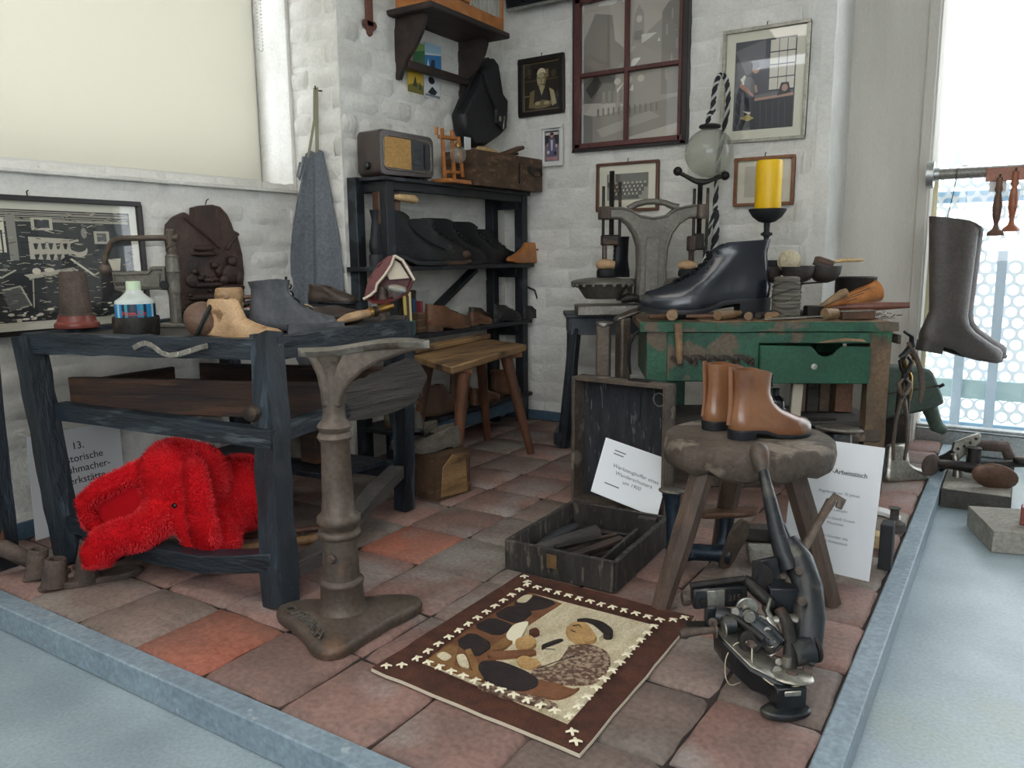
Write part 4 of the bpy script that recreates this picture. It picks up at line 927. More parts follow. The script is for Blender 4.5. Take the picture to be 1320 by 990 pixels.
bow([(-2.10, 1.085, .105), (-2.03, 1.09, .105), (-1.93, 1.10, .085), (-1.78, 1.125, .068), (-1.62, 1.15, .068), (-1.50, 1.168, .088), (-1.41, 1.185, .105)], .055, .045, 'stretcher', M_darkh)
bow([(-1.40, 1.21, .075), (-1.43, 1.32, .062), (-1.48, 1.47, .075), (-1.545, 1.65, .11), (-1.60, 1.83, .135)], .05, .04, 'stretcher', M_greywood)
MB().beam((-2.28, 1.82, .12), (-1.63, 1.86, .13), .04, .05, seg=6, jit=.003).build('stretcher', M_dark, t, smooth=50)
MB().prism([(-2.25, 1.56), (-1.68, 1.62), (-1.65, 1.84), (-2.27, 1.80)], .016, z0=.147).build('foot_shelf', M_dark, t, bev=.002)
MB().lathe([(.018, 0), (.021, .006), (.018, .018), (.009, .022)], M=frame((-1.468, 1.192, .445), (1, .2, 0), (-.15, -1, .1)), n=12).build('bolt_head', M_irondk, t)
# loose drawer under the bench, its bleached end board sticking out on the right
DA, DB, DC = V((-2.20, 1.17, 0)), V((-1.52, 1.505, 0)), V((-1.515, 1.86, 0))
dr = MB(); q = [DA+V((0, 0, .368+.0)), DB+V((0, 0, .36))]
dr.beam(DA+V((0, 0, .43)), DB+V((0, 0, .42)), .02, .098, seg=14, jit=.0015); dr.build('drawer_front', M_brownwood, t, smooth=50)
m = MB(); rg = []
for i in range(17):
    f = i/16; p = DB.lerp(DC, f)+V((.0, .01, 0)); top = .462+.012*f+.03*max(0, math.sin((f-.35)*2.6)) - (.06*max(0, f-.86)/.14)
    bot = .362-.02*math.sin(f*3)+.02*f+(.05*max(0, f-.86)/.14)
    top += noise.noise(V((f*9, 0, 0)))*.008
    rg.append([p+V((.012, 0, bot)), p+V((.014, 0, (bot+top)/2)), p+V((.012, 0, top)), p+V((-.012, 0, top)), p+V((-.012, 0, bot))])
m.loft(rg); m.build('drawer_end_board', M_greywood, t, smooth=60)
DD = V((-2.22, 1.50, 0))
MB().beam(DA+V((0, .01, .42)), DD+V((0, 0, .42)), .016, .09).build('drawer_side', M_brownwood, t)
MB().prism([(p.x, p.y) for p in (DA, DB, DC, DD+V((0, .1, 0)))], .01, z0=.372).build('drawer_bottom', M_blackm, t, smooth=0)
MB().beam(DD+V((0, .1, .42)), DC+V((0, 0, .42)), .014, .09).build('drawer_back', M_brownwood, t)
# bent spring clip nailed to the front rail
def rail(f, z, off): p = FL.lerp(FR, f); n_ = V((.277, -.961, 0)); return p+n_*(.024+off)+V((0, 0, z))
m = MB(); zz = [(.49, -.030), (.515, -.020), (.54, -.016), (.565, -.022), (.60, -.038), (.635, -.044), (.68, -.040), (.73, -.030), (.765, -.022), (.79, -.018)]
pts = [rail(f, z, .006+.006*math.sin(f*20)) for f, z in zz]
for p, q_ in zip(pts, pts[1:]): m.beam(p, q_, .004, .013, up=(0, 0, 1))
m.build('bent_spring_clip', M_steel, t, bev=.001)

# --- on the bench
ZB = .599
t = thing('rusty_cone', 'rust brown cone on a dull red flange at the left end of the dark bench', 'tool', (-2.222, 1.215, .612))
MB().lathe([(.047, .012), (.046, .035), (.041, .04), (.034, .15), (.03, .155), (.022, .152), (.02, .10)], (-2.222, 1.215, .612), n=28).build('cone', M_rust, t)
MB().lathe([(.056, 0), (.058, .006), (.056, .013), (.05, .017), (.046, .034), (.043, .036)], (-2.222, 1.215, .612), n=28).build('flange', M_redpaint, t)
px_, py_ = -1.955, 1.225
t = thing('iron_pot_ring', 'dark iron pot holding the blue labelled bottle on the bench', 'pot', (px_, py_, ZB))
MB().lathe([(.050, 0), (.056, .004), (.058, .045), (.056, .052), (.052, .05), (.05, .006), (0.001, .006)], (px_, py_, ZB), n=32).build('bowl', M_irondk, t, smooth=50)
t = thing('glue_bottle', 'clear dome shouldered bottle with blue label and pale green cap standing in the iron pot', 'bottle', (px_, py_, ZB+.0075))
bz = ZB+.0075
MB().lathe([(.046, 0), (.049, .004), (.049, .082), (.047, .086), (.034, .095), (.022, .106), (.0165, .118)], (px_, py_, bz), n=32).build('bottle_body', mat('white_plastic_bottle', '#c9cfca', '#b4bab4', rough=.25, scale=20, speck=.03), t)
MB().lathe([(.0182, 0), (.0182, .022), (.016, .0235)], (px_, py_, bz+.112), n=24).build('cap', mat('pale_green_cap', '#c8dbb9', rough=.5), t)
lb = MB(); M_lab = [mat('label_blue', '#1f7fb3', rough=.35), mat('label_navy', '#16283f', rough=.35), mat('label_teal', '#3f8f9e', rough=.35), mat('label_light', '#9ec6d6', rough=.35)]
seq = [0, 0, 3, 0, 1, 1, 2, 1, 2, 1, 1, 0, 2, 2, 1, 0, 0, 1, 2, 0]; N = 40
for i in range(N):
    a0, a1 = 2*math.pi*i/N, 2*math.pi*(i+1)/N; lb.m = seq[(i*7//5) % len(seq)]
    lb.poly([(px_+.0495*math.cos(a), py_+.0495*math.sin(a), bz+z) for a, z in ((a0, .040), (a1, .040), (a1, .078), (a0, .078))])
lb.build('label', M_lab, t, smooth=0)
tx = text_mb('Nom.Co', .017, None, .0006, bold=True)
out = []
for x, y, z in tx.v:
    a = -.64+x/.0502; r_ = .0502+z*.5; out.append((px_+r_*math.cos(a), py_+r_*math.sin(a), bz+.049+y))
tx.v = out; tx.build('red_lettering', mat('red_lettering', '#c8433f', rough=.4), t, smooth=0)

# arm press with lever
t = thing('arm_press', 'grey cast iron lever arm press with ball ended handle standing on the bench', 'press', (-2.10, 1.443, ZB))
Fp = frame((-2.10, 1.443, ZB), CR, CN)          # local x to the right, y up?, z to the viewer
Fp = Matrix((CR, V((0, 0, 1)), CN)).transposed().to_4x4(); Fp.translation = V((-2.10, 1.443, ZB))
u_ = .00226
def P2(lst, cx_, cy_, s_=u_, z0=.118): return [((x-cx_)*s_, z0+(cy_-y)*s_) for x, y in lst]
bodyp = P2([(149, 349), (195, 349), (199, 344), (203, 343), (217, 343), (219, 374), (208, 373), (188, 373), (178, 375), (172, 381), (170, 391), (172, 402), (178, 412), (186, 420), (180, 424), (170, 416), (163, 402), (162, 388), (160, 376), (151, 374)], 225, 370)
MB().prism(bodyp, .036, Fp, -.018).build('frame_casting', M_press, t, bev=.003)
rim = P2([(153, 353), (197, 353), (202, 347), (215, 347)], 225, 370)
m = MB(); m.tube([Fp @ V((x, y, .019)) for x, y in rim], .0028, 6); m.tube([Fp @ V((x, y, .019)) for x, y in P2([(153, 353), (153, 371), (172, 371), (180, 369), (210, 369), (212, 352)], 225, 370)], .0022, 6); m.build('raised_edge', M_press, t)
MB().lathe([(.013, -.001), (.013, .002)], M=Fp @ T((216-225)*u_, .118+3*u_, .018), n=16).build('eye_hole', M_blackm, t)
MB().lathe([(.017, 0), (.018, .004), (.017, .012), (.016, .09), (.017, .1), (.0185, .104), (.018, .118), (.0185, .16), (.02, .163), (.0185, .167), (.0185, .19), (.017, .205), (.0185, .207), (.014, .213)], M=T(-2.10, 1.443, ZB), n=20).build('column', M_press, t)
m = MB(); zc0 = ZB+.212
m.lathe([(.0115, 0), (.0115, .045), (.013, .05), (.013, .07), (.008, .074)], (-2.10, 1.443, zc0), n=16)
for k in range(3): m.tube([(-2.10+.0125*math.cos(a*.9+k*2.1), 1.443+.0125*math.sin(a*.9+k*2.1), zc0+.006*a) for a in [i*.5 for i in range(12)]], .0022, 5)
m.build('spiral_spindle', M_iron, t)
hp = P2([(236, 307), (215, 307), (160, 307), (150, 311), (144, 319), (140, 330), (137, 341)], 225, 370)
MB().tube([Fp @ V((x, y, 0)) for x, y in hp], [.010, .009, .0085, .0085, .0085, .008, .0075], 10).build('lever', M_iron, t, smooth=60)
x, y = P2([(137, 347)], 225, 370)[0]; MB().ell(tuple(Fp @ V((x, y, 0))), (.017,)*3).build('lever_ball', M_iron, t)
text_mb('ADLER', .014, Fp @ T((151.5-225)*u_*1.0, .118+3*u_, .0185), .0012, 'LEFT', True).build('cast_lettering', M_irondk, t, smooth=0)
MB().box((0, .006, 0), (.10, .012, .06), M=Fp).build('foot', M_press, t, bev=.003)

# brown relief plaque on the wall
t = thing('relief_plaque', 'dark brown moulded leather plaque of a cobbler scene on the wall behind the press', 'wall relief', (XW, 1.77, .80))
Fr = Matrix((V((0, 1, 0)), V((0, 0, 1)), V((1, 0, 0)))).transposed().to_4x4(); Fr.translation = V((XW+.010, 1.775, .80))
s_ = .00319*1.02; u3 = lambda lst: [((x-270)*.00335, (325-y)*.00262*1.05) for x, y in lst]
out = u3([(222, 300), (224, 285), (232, 276), (243, 270), (247, 272), (252, 276), (253, 264), (262, 261), (276, 259), (286, 261), (294, 270), (299, 282), (301, 290), (305, 292), (306, 300), (310, 320), (311, 345), (309, 360), (310, 385), (232, 388), (226, 350)])
ins = lambda p, f: [(x*f, y*f) for x, y in p]
MB().loft([[V((x, y, 0)) for x, y in out], [V((x, y, .018)) for x, y in out], [V((x, y, .027)) for x, y in ins(out, .94)]], M=Fr).build('shell', M_relief, t, smooth=45)
m = MB()
for a, b in (((240, 276), (282, 314)), ((279, 264), (281, 320)), ((304, 294), (288, 314))):
    (x0, y0), (x1, y1) = u3([a, b]); m.tube([Fr @ V((x0, y0, .027)), Fr @ V((x1, y1, .028))], .006, 6)
m.build('seam_ridges', M_relief, t)
m = MB()
rr = random.Random(5)
def blob(x, y, rx, ry, z=.028, d=.012): (a, b), = u3([(x, y)]); m.ell((a, b, z), (rx*.0033, ry*.0028, d), M=Fr, nu=12, nv=8)
blob(292, 329, 6, 7, .036, .018); blob(291, 345, 12, 13, .032, .016); blob(299, 350, 5, 9, .036, .014); blob(281, 352, 6, 6, .036, .012); blob(276, 340, 5, 9, .03); blob(271, 334, 5, 5, .032, .014); blob(247, 341, 4, 4, .032); blob(244, 352, 8, 9, .03)
blob(262, 358, 20, 4, .032, .012); blob(262, 373, 26, 5, .03, .014); blob(290, 362, 18, 4, .032, .012); blob(262, 352, 6, 4, .034); blob(260, 313, 13, 4, .03, .01); blob(260, 320, 16, 3, .03, .012)
for k in range(26): blob(rr.uniform(240, 305), rr.uniform(340, 384), rr.uniform(2, 5), rr.uniform(2, 4), .03, .01)
m.build('cobbler_figures', M_relief, t, smooth=60)
MB().tube([Fr @ V((-.0, .18, .01)), Fr @ V((0.004, .195, .012)), Fr @ V((.012, .2, .012))], .002, 5).build('hanger', M_irondk, t)

# cleft wooden last block seen from behind
t = thing('cleft_last', 'round dark wooden last split by a black strap near the middle of the bench front', 'shoe last', (-1.735, 1.272, ZB))
Mc = T(-1.735, 1.272, ZB+.045) @ rotm(0, 0, 32) @ rotm(0, 38, 0)
MB().ell((0, 0, 0), (.052, .055, .046), M=Mc).build('block', M_lastdark, t, smooth=180)
MB().torus((0, 0, 0), .0535, .006, M=Mc @ rotm(0, 80, 15), n=26, m=6).build('strap', M_blackm, t)
MB().ell((0, .0, 0), (.036, .04, .034), M=T(-1.685, 1.318, ZB+.034)).build('toe_end', M_lastwood, t, smooth=180)
# pair of pale wooden lasts
g = 'pale wooden lasts on the dark bench'
last('pale wooden last with carved instep lying at the bench front corner', (-1.722, 1.263, ZB), -62, .20, .072, M_lastwood, htop=.5, group=g, name='wooden_last')
t = thing('wooden_last_heel', 'pale wooden last stood on end behind the carved last', 'shoe last', (-1.76, 1.345, ZB), group=g)
MB().loft([[V(p)+V((-1.752, 1.36, ZB)) for p in [(.032*math.cos(a)*w+sx, .036*math.sin(a)*w, z) for a in [2*math.pi*i/16 for i in range(16)]]] for z, w, sx in ((0, .9, 0), (.02, 1.05, 0), (.06, 1.1, 0), (.085, .98, .003), (.105, 1.08, .005), (.12, 1.0, .006), (.124, .9, .006))]).build('body', M_lastwood, t, smooth=60)
# black tool rack behind with bits and pieces
t = thing('tool_tray', 'low black tin tray of rusty small tools in the middle of the bench', 'tray', (-2.0, 1.52, ZB))
MB().box((-2.0, 1.54, ZB+.022), (.24, .13, .044), M=None).build('tray', M_blackm, t, bev=.003)
m = MB(); rr = random.Random(3)
for k in range(14): a = rr.uniform(-.5, .9); x, y = -2.0+rr.uniform(-.09, .09), 1.54+rr.uniform(-.05, .05); z = ZB+.05+rr.uniform(0, .012); m.tube([(x-.04*math.cos(a), y-.04*math.sin(a), z), (x+.04*math.cos(a), y+.04*math.sin(a), z+rr.uniform(0, .02))], rr.uniform(.003, .006), 6)
o = m.build('small_tools', M_irondk, t, kind='stuff')
g = 'loose tools on the dark bench'
def stick(label, a, b, r0, r1, m_, name='hand_tool', cat='tool', group=None, n=8, mid=None):
    pts = [V(a), V(a).lerp(V(b), .5), V(b)]; m = MB(); m.tube(pts, [r0, mid or (r0+r1)/2, r1], n); return solo(name, label, cat, m, m_, a, smooth=60, group=group)
stick('thin black iron rod with a hook standing on the bench before the plaque', (-1.955, 1.70, ZB), (-1.955, 1.70, ZB+.135), .006, .005, M_irondk, 'hook_rod')
m = MB(); m.tube([(-1.955, 1.70, ZB+.13), (-1.945, 1.708, ZB+.122), (-1.93, 1.716, ZB+.128), (-1.928, 1.718, ZB+.142)], .004, 6); o = m.build('hook', M_irondk, bpy.data.objects['hook_rod'])
stick('brown wooden bone folder lying across the black tool tray', (-2.07, 1.56, ZB+.078), (-1.93, 1.66, ZB+.085), .004, .006, M_handledk, 'bone_folder', mid=.007)
stick('pale pointed wooden peg beside the standing wooden last', (-1.90, 1.40, ZB+.07), (-1.80, 1.44, ZB+.074), .003, .012, M_palewood, 'wooden_peg')
t = thing('leather_scrap', 'small orange leather scrap on top of the tool tray', 'leather', (-1.93, 1.56, ZB+.06))
MB().loft([[V((-1.93, 1.56, ZB+.055)), V((-1.905, 1.57, ZB+.055)), V((-1.905, 1.572, ZB+.058)), V((-1.93, 1.562, ZB+.058))], [V((-1.915, 1.57, ZB+.085)), V((-1.905, 1.575, ZB+.08)), V((-1.905, 1.577, ZB+.083)), V((-1.915, 1.572, ZB+.088))], [V((-1.905, 1.58, ZB+.105)), V((-1.898, 1.582, ZB+.1)), V((-1.898, 1.584, ZB+.1)), V((-1.905, 1.582, ZB+.105))]]).build('flap', mat('orange_leather', '#c0592d', rough=.5), t)
t = thing('wood_wedge', 'pale wooden wedge leaning by the brown shoe at the back of the bench', 'wedge', (-1.80, 1.66, ZB))
MB().prism([(0, 0), (.09, .0), (.085, .05), (.05, .065)], .025, frame((-1.835, 1.645, ZB), (.9, .4, 0), (.4, -.9, 0))).build('wedge', M_palewood, t, bev=.002)
# old shoes on a black block
m = MB(); m.box((-1.80, 1.78, ZB+.028), (.12, .10, .056)); solo('black_block', 'black wooden block carrying a creased brown shoe at the back of the bench', 'block', m, M_blackm, (-1.80, 1.78, ZB), bev=.003)
shoe('creased brown shoe lying on the black block at the back of the bench', (-1.87, 1.755, ZB+.057), -65, .16, .1, .075, M_dkbrown, M_sole, low=True, name='old_shoe', hh=.04, lace=0, wob=.006)
shoe('dusty grey black laced boot slumped on the right side of the bench', (-1.715, 1.395, ZB), -35, .23, .125, .08, M_greyshoe2, M_sole, 'boot', 'old_boot', hh=.04, lace=4, wob=.006, tilt=.06)
t = thing('grey_leather_flap', 'folded grey leather piece in front of the slumped boot', 'leather', (-1.60, 1.50, ZB))
MB().beam((-1.64, 1.455, ZB+.014), (-1.555, 1.575, ZB+.012), .05, .024, seg=6, jit=.004).build('fold', M_greyshoe2, t, smooth=60)
t = thing('leather_upper', 'crumpled brown leather shoe upper on the right side of the bench', 'leather', (-1.70, 1.68, ZB))
m = MB(); m.ell((0, 0, 0), (.06, .11, .030), M=T(-1.70, 1.68, ZB+.028) @ rotm(0, 0, -15)); m.wobble(.012, 16); m.build('upper', M_dkbrown, t, smooth=180)
m = MB(); m.ell((0, 0, 0), (.035, .07, .022), M=T(-1.745, 1.60, ZB+.026) @ rotm(0, 0, 20)); m.wobble(.01, 18); m.build('tongue', M_brownshoe, t, smooth=180)
t = thing('awl_haft', 'pale wooden haft with dark banded metal end lying on the bench rail', 'tool', (-1.60, 1.70, .62))
MB().tube([(-1.585, 1.585, .622), (-1.59, 1.63, .629), (-1.597, 1.69, .634), (-1.602, 1.73, .637)], [.006, .013, .014, .011], 10).build('haft', M_lastwood, t, smooth=60)
MB().tube([(-1.602, 1.73, .637), (-1.605, 1.745, .639), (-1.607, 1.755, .640), (-1.612, 1.80, .645), (-1.616, 1.845, .65)], [.013, .015, .012, .012, .014], 10).build('ferrule', M_brass, t, smooth=60)
MB().lathe([(.0155, 0), (.016, .006), (.0155, .012)], M=frame((-1.605, 1.752, .6395), (1, 0, 0), (-.09, .95, .1)), n=12).build('band', M_irondk, t)
# oxblood shoe upper pulled over an iron last on a post
t = thing('iron_last_post', 'iron post with last holding the oxblood shoe upper at the bench back corner', 'stand', (-1.66, 1.86, .6))
MB().lathe([(.02, 0), (.019, .02), (.018, .10), (.02, .11)], (-1.655, 1.855, ZB), n=16).build('post', M_iron, t)
MB().beam((-1.72, 1.835, ZB+.009), (-1.60, 1.90, ZB+.009), .06, .018, seg=5, jit=.004).build('foot', M_greywood, t)
t = thing('shoe_upper', 'oxblood leather shoe upper with white lining stretched upside down on the iron last', 'shoe upper', (-1.64, 1.86, .705))
Fu = Matrix((CR, V((0, 0, 1)), CN)).transposed().to_4x4(); Fu.translation = V((-1.625, 1.858, .735))
k_ = .0024
uu = lambda lst: [((x-505)*k_, (360-y)*k_) for x, y in lst]
ol = uu([(472, 385), (476, 371), (480, 360), (492, 342), (504, 333), (512, 331), (522, 336), (530, 345), (536, 362), (528, 380), (512, 388), (497, 392), (484, 392)])
MB().loft([[V((x*.7, y*.7, -.055)) for x, y in ol], [V((x*.95, y*.95, -.035)) for x, y in ol], [V((x, y, 0)) for x, y in ol], [V((x, y, .028)) for x, y in ol], [V((x*.93, y*.93, .030)) for x, y in ol], [V((x*.8, y*.8, -.01)) for x, y in ol]], M=Fu).build('leather', M_redlea, t, smooth=60)
lft = uu([(472, 386), (478, 366), (490, 348), (505, 333), (513, 331), (509, 342), (500, 356), (490, 367), (488, 374), (481, 381)])
MB().prism(lft, .006, Fu, .027).build('outer_flap', M_redlea, t, bev=.002)
for nm, ps in (('white_lip', [(513, 332), (509, 343), (500, 356), (490, 367), (488, 375), (481, 381), (472, 386)]), ('white_lip', [(513, 332), (523, 338), (530, 350), (537, 363)])):
    MB().tube([Fu @ V((x, y, .031)) for x, y in uu(ps)], .005, 6).build(nm, M_creamlea, t, smooth=60)
m = MB(); m.prism(uu([(509, 335), (519, 342), (530, 360), (505, 362), (500, 352)]), .004, Fu, .012); m.build('lining_flap', M_creamlea, t)
m = MB(); m.ell((.03, -.028, .012), (.034, .013, .022), M=Fu @ rotm(0, 0, -12)); m.build('insole', mat('insole_tan', '#a98c6f', '#8a9a98', rough=.7, scale=30), t, smooth=180)
m = MB(); m.prism(uu([(497, 368), (512, 388), (530, 372), (520, 376)]), .02, Fu, .005); m.build('sole_edge', M_dkbrown, t)

# ================================================================ UNDER THE BENCH
# red plush elephant
t = thing('plush_elephant', 'bright red plush elephant lying under the dark bench with its trunk over the stretcher', 'plush toy', (-1.78, 1.25, .06))
m = MB()
m.ell((-1.80, 1.215, .228), (.103, .10, .103)); m.ell((-1.80, 1.20, .262), (.088, .086, .08))
m.ell((-1.785, 1.38, .155), (.115, .12, .105)); m.ell((-1.765, 1.235, .235), (.085, .085, .095)); m.ell((-1.745, 1.28, .12), (.07, .08, .075))
m.tube([(-1.79, 1.165, .185), (-1.775, 1.125, .155), (-1.795, 1.085, .128), (-1.83, 1.055, .122), (-1.865, 1.035, .105), (-1.878, 1.022, .075), (-1.868, 1.015, .05)], [.052, .05, .045, .043, .043, .042, .032], 14)
m.ell((-1.705, 1.195, .09), (.042, .05, .042)); m.ell((-1.668, 1.225, .085), (.042, .055, .045)); m.tube([(-1.70, 1.26, .13), (-1.705, 1.2, .09)], [.05, .042], 10)
M1 = frame((-1.725, 1.175, .20), (.85, .5, .0), (.45, -.85, .25)); 
m.ell((0, -.02, 0), (.036, .085, .026), M=M1); m.ell((-.005, .05, -.005), (.042, .05, .032), M=M1)
# left ear, spread out
Me = Matrix((CR, V((0, 0, 1)), CN)).transposed().to_4x4(); Me.translation = V((-1.925, 1.128, .175))
m.ell((0, 0, -.004), (.092, .078, .018), M=Me @ rotm(0, 0, 20))
m.tube([Me @ V(p) for p in ((.085, .095, .0), (.03, .075, .014), (-.045, .04, .02), (-.088, .005, .018), (-.085, -.045, .012), (-.045, -.085, .008), (.02, -.088, .004), (.075, -.06, 0))], [.03, .028, .028, .027, .024, .02, .018, .016], 10)
fr_ = random.Random(11)
def plush(mb, nm, nf):
    body = mb.build(nm, M_red, t, smooth=180)
    rm = body.modifiers.new('fuse', 'REMESH'); rm.mode = 'VOXEL'; rm.voxel_size = .0075; rm.use_smooth_shade = True
    sm = body.modifiers.new('soften', 'SMOOTH'); sm.factor = .5; sm.iterations = 4
    bpy.context.view_layer.update()
    ev = body.evaluated_get(bpy.context.evaluated_depsgraph_get()).to_mesh(); tris = []
    for p in ev.polygons:
        vs = [ev.vertices[i].co.copy() for i in p.vertices]; n_ = p.normal.copy()
        for k in range(1, len(vs)-1): tris.append((vs[0], vs[k], vs[k+1], n_, ((vs[k]-vs[0]).cross(vs[k+1]-vs[0])).length/2))
    tot = sum(x[4] for x in tris); fv = []; ff = []
    for a, b, c, n_, ar_ in tris:
        cnt = nf*ar_/tot; cnt = int(cnt)+(1 if fr_.random() < cnt-int(cnt) else 0)
        for _ in range(cnt):
            r1, r2 = fr_.random(), fr_.random()
            if r1+r2 > 1: r1, r2 = 1-r1, 1-r2
            p = a+(b-a)*r1+(c-a)*r2
            sw = noise.noise_vector(p*28)*.9+V((fr_.gauss(0, .3), fr_.gauss(0, .3), fr_.gauss(0, .3)-.35)); d = (n_+sw*.8).normalized()
            l = fr_.uniform(.006, .012); s0 = d.orthogonal().normalized()*.0011
            i = len(fv); fv += [tuple(p-s0-n_*.001), tuple(p+s0-n_*.001), tuple(p+d*l)]; ff.append((i, i+1, i+2))
    me = bpy.data.meshes.new('pile'); me.from_pydata(fv, [], ff); me.materials.append(M_redfur)
    o = bpy.data.objects.new('pile', me); COL.objects.link(o); o.parent = body; o['kind'] = 'stuff'
plush(m, 'body', 24000)
m = MB(); m.tube([(-1.735, 1.20, .310), (-1.690, 1.180, .280), (-1.662, 1.165, .215), (-1.650, 1.163, .15), (-1.650, 1.172, .10), (-1.655, 1.18, .085)], [.022, .036, .040, .044, .040, .022], 14, flat=.6, upv=(.5, -.85, 0)); plush(m, 'ear', 5000)
inn = MB(); inn.ell((.014, -.014, .018), (.080, .066, .007), M=Me @ rotm(0, 0, 20)); inn.build('ear_lining', M_redin, t, smooth=180)
e0 = V((-1.742, 1.128, .20))
for nm, p in (('eye', (-1.733, 1.146, .192)),): MB().ell(p, (.010, .008, .008)).build('eye', mat('black_bead', '#08080a', rough=.1), t)
MB().prism([(0, 0), (.012, .004), (.01, .02), (0, .016)], .001, frame((-1.745, 1.118, .145), (.85, .5, 0), (.5, -.85, 0))).build('yellow_tag', mat('yellow_tag', '#d29a2c', rough=.6), t)
MB().ell((0, 0, 0), (.10, .05, .014), M=T(-1.712, 1.20, .055) @ rotm(0, 0, 32)).build('blue_cloth', M_blue, t, smooth=180)
MB().torus((0, 0, 0), .010, .003, M=frame((-1.647, 1.165, .075), (.85, .5, 0), (.5, -.85, .2)), n=16, m=6).build('metal_ring', M_steel, t)

# sticks under the bench
g = 'sticks under the dark bench'
stick('pale bamboo stick lying under the bench towards the iron pedestal', (-1.80, 1.215, .022), (-1.50, 1.50, .05), .013, .014, M_tanstr, 'bamboo_stick', 'stick', g, mid=.013)
stick('thin orange brown cane lying behind the bamboo stick', (-1.84, 1.36, .018), (-1.53, 1.56, .055), .009, .010, M_handledk, 'cane_stick', 'stick', g)
# white notice leaning on the wall
def sheet(name, label, corners, th=.0025, mtl=None, cat='sign'):
    a, b, c, d = [V(p) for p in corners]        # lower-left, lower-right, upper-right, upper-left
    M = frame(a, b-a, (b-a).cross(d-a)); t = thing(name, label, cat, M=M); inv = M.inverted(); q_ = [inv @ p for p in (a, b, c, d)]
    MB().prism([(p.x, p.y) for p in q_], th, z0=-th).build('card', mtl or M_paper, t, local=True, smooth=0); return t, M, (b-a).length, (d-a).length
t, M, ww, hh_ = sheet('information_sign', 'white printed notice leaning on the wall behind the left bench leg', ((-2.330, 1.095, .002), (-2.330, 1.375, .002), (-2.381, 1.405, .295), (-2.381, 1.125, .295)))
for k, (s_, z) in enumerate((('13.', .235), ('Historische', .198), ('Schuhmacher-', .165), ('werkstätte', .132), ('und', .092), ('Werkzeug', .058))):
    text_mb(s_, .031, T(ww*.60, z, .0004), .0003).build('lettering', M_ink, t, local=True, smooth=0)

# iron lasts on the floor at the far left
g = 'iron shoe lasts at the left front corner of the tiles'
def socket_last(label, x, y, yaw, L, h, r, tip=0):
    M = T(x, y, .001) @ rotm(0, 0, yaw); t = thing('iron_socket_last', label, 'iron last', M=M, group=g)
    MB().loft([foot_ring(L, .38*L, 0, 0, 1, 1, 0, FOOT), foot_ring(L, .38*L, .05, 0, 1, 1, 0, FOOT), foot_ring(L, .38*L, .075, .02, .97, .9, 0, FOOT)]).build('sole_plate', M_rust, t, local=True, smooth=40)
    MB().lathe([(r*1.2, 0), (r*1.1, h*.25), (r, h*.6), (r*.95, h*.95), (r*.85, h), (r*.6, h*.99), (r*.5, h*.4)], M=T(0, .3*L, .006) @ rotm(-8, 0, 0), n=18).build('socket', M_rust, t, local=True)
    return t
socket_last('small iron last with open socket nearest the curb corner on the far left', -2.06, .925, -20, .11, .07, .024)
socket_last('iron last with open socket right of the smallest one', -1.965, .915, -25, .12, .068, .026)
socket_last('iron last with open socket behind the two small ones', -2.03, 1.035, -15, .13, .065, .026)
socket_last('long iron last with open socket nearest the red elephant trunk', -1.935, .955, -22, .19, .07, .026)
# dark stand with a cream bell at the far left edge
t = thing('dark_stand', 'dark wooden upright with a cream bell shaped top at the left edge', 'stand', (-2.22, .955, 0))
MB().beam((-2.205, .955, 0), (-2.245, .975, .60), .055, .05, up=(0, 1, 0), seg=8, jit=.003).build('upright', M_dark, t, smooth=50)
MB().beam((-2.185, .937, 0), (-2.222, .95, .58), .014, .02, up=(0, 1, 0)).build('brown_strip', M_benchleg, t)
MB().tube([(-2.24, .86, .02), (-2.2, .90, .06), (-2.15, .93, .07), (-2.08, .965, .035), (-2.06, 1.0, .02)], [.018, .022, .022, .02, .012], 10).build('curved_foot', M_rust, t, smooth=60)
MB().lathe([(.03, 0), (.032, .03), (.028, .032)], (-2.245, .975, .60), n=18).build('collar', M_redpaint, t)
MB().lathe([(.045, 0), (.048, .005), (.04, .012), (.03, .025), (.027, .06), (.028, .09), (.02, .1)], (-2.245, .975, .632), n=24).build('bell', mat('cream_bell', '#b3ad8f', '#a39d80', rough=.5, scale=12), t)
# clutter in the dark behind the bench legs
shoe('dusty olive boot standing on the bench foot shelf', (-2.0, 1.66, .164), -60, .2, .14, .08, M_greyshoe, M_sole, 'boot', 'old_boot', hh=.04, lace=3, wob=.004)
shoe('dusty grey low shoe hanging by its laces behind the iron pedestal', (-1.66, 2.0, .22), 40, .2, .1, .08, M_greyshoe, M_sole, low=True, name='old_shoe', hh=.03, lace=3, wob=.004, rx=-25)
MB().tube([(-1.655, 2.03, .30), (-1.64, 1.96, .36), (-1.60, 1.90, .40)], .003, 5).build('hanging_lace', M_greyshoe, bpy.data.objects['old_shoe.001'])
m = MB(); m.box((-1.83, 1.72, .215), (.07, .08, .10)); solo('small_wood_block', 'small brown wooden block on the bench foot shelf', 'block', m, M_brownwood, (-1.83, 1.72, .164), bev=.003)
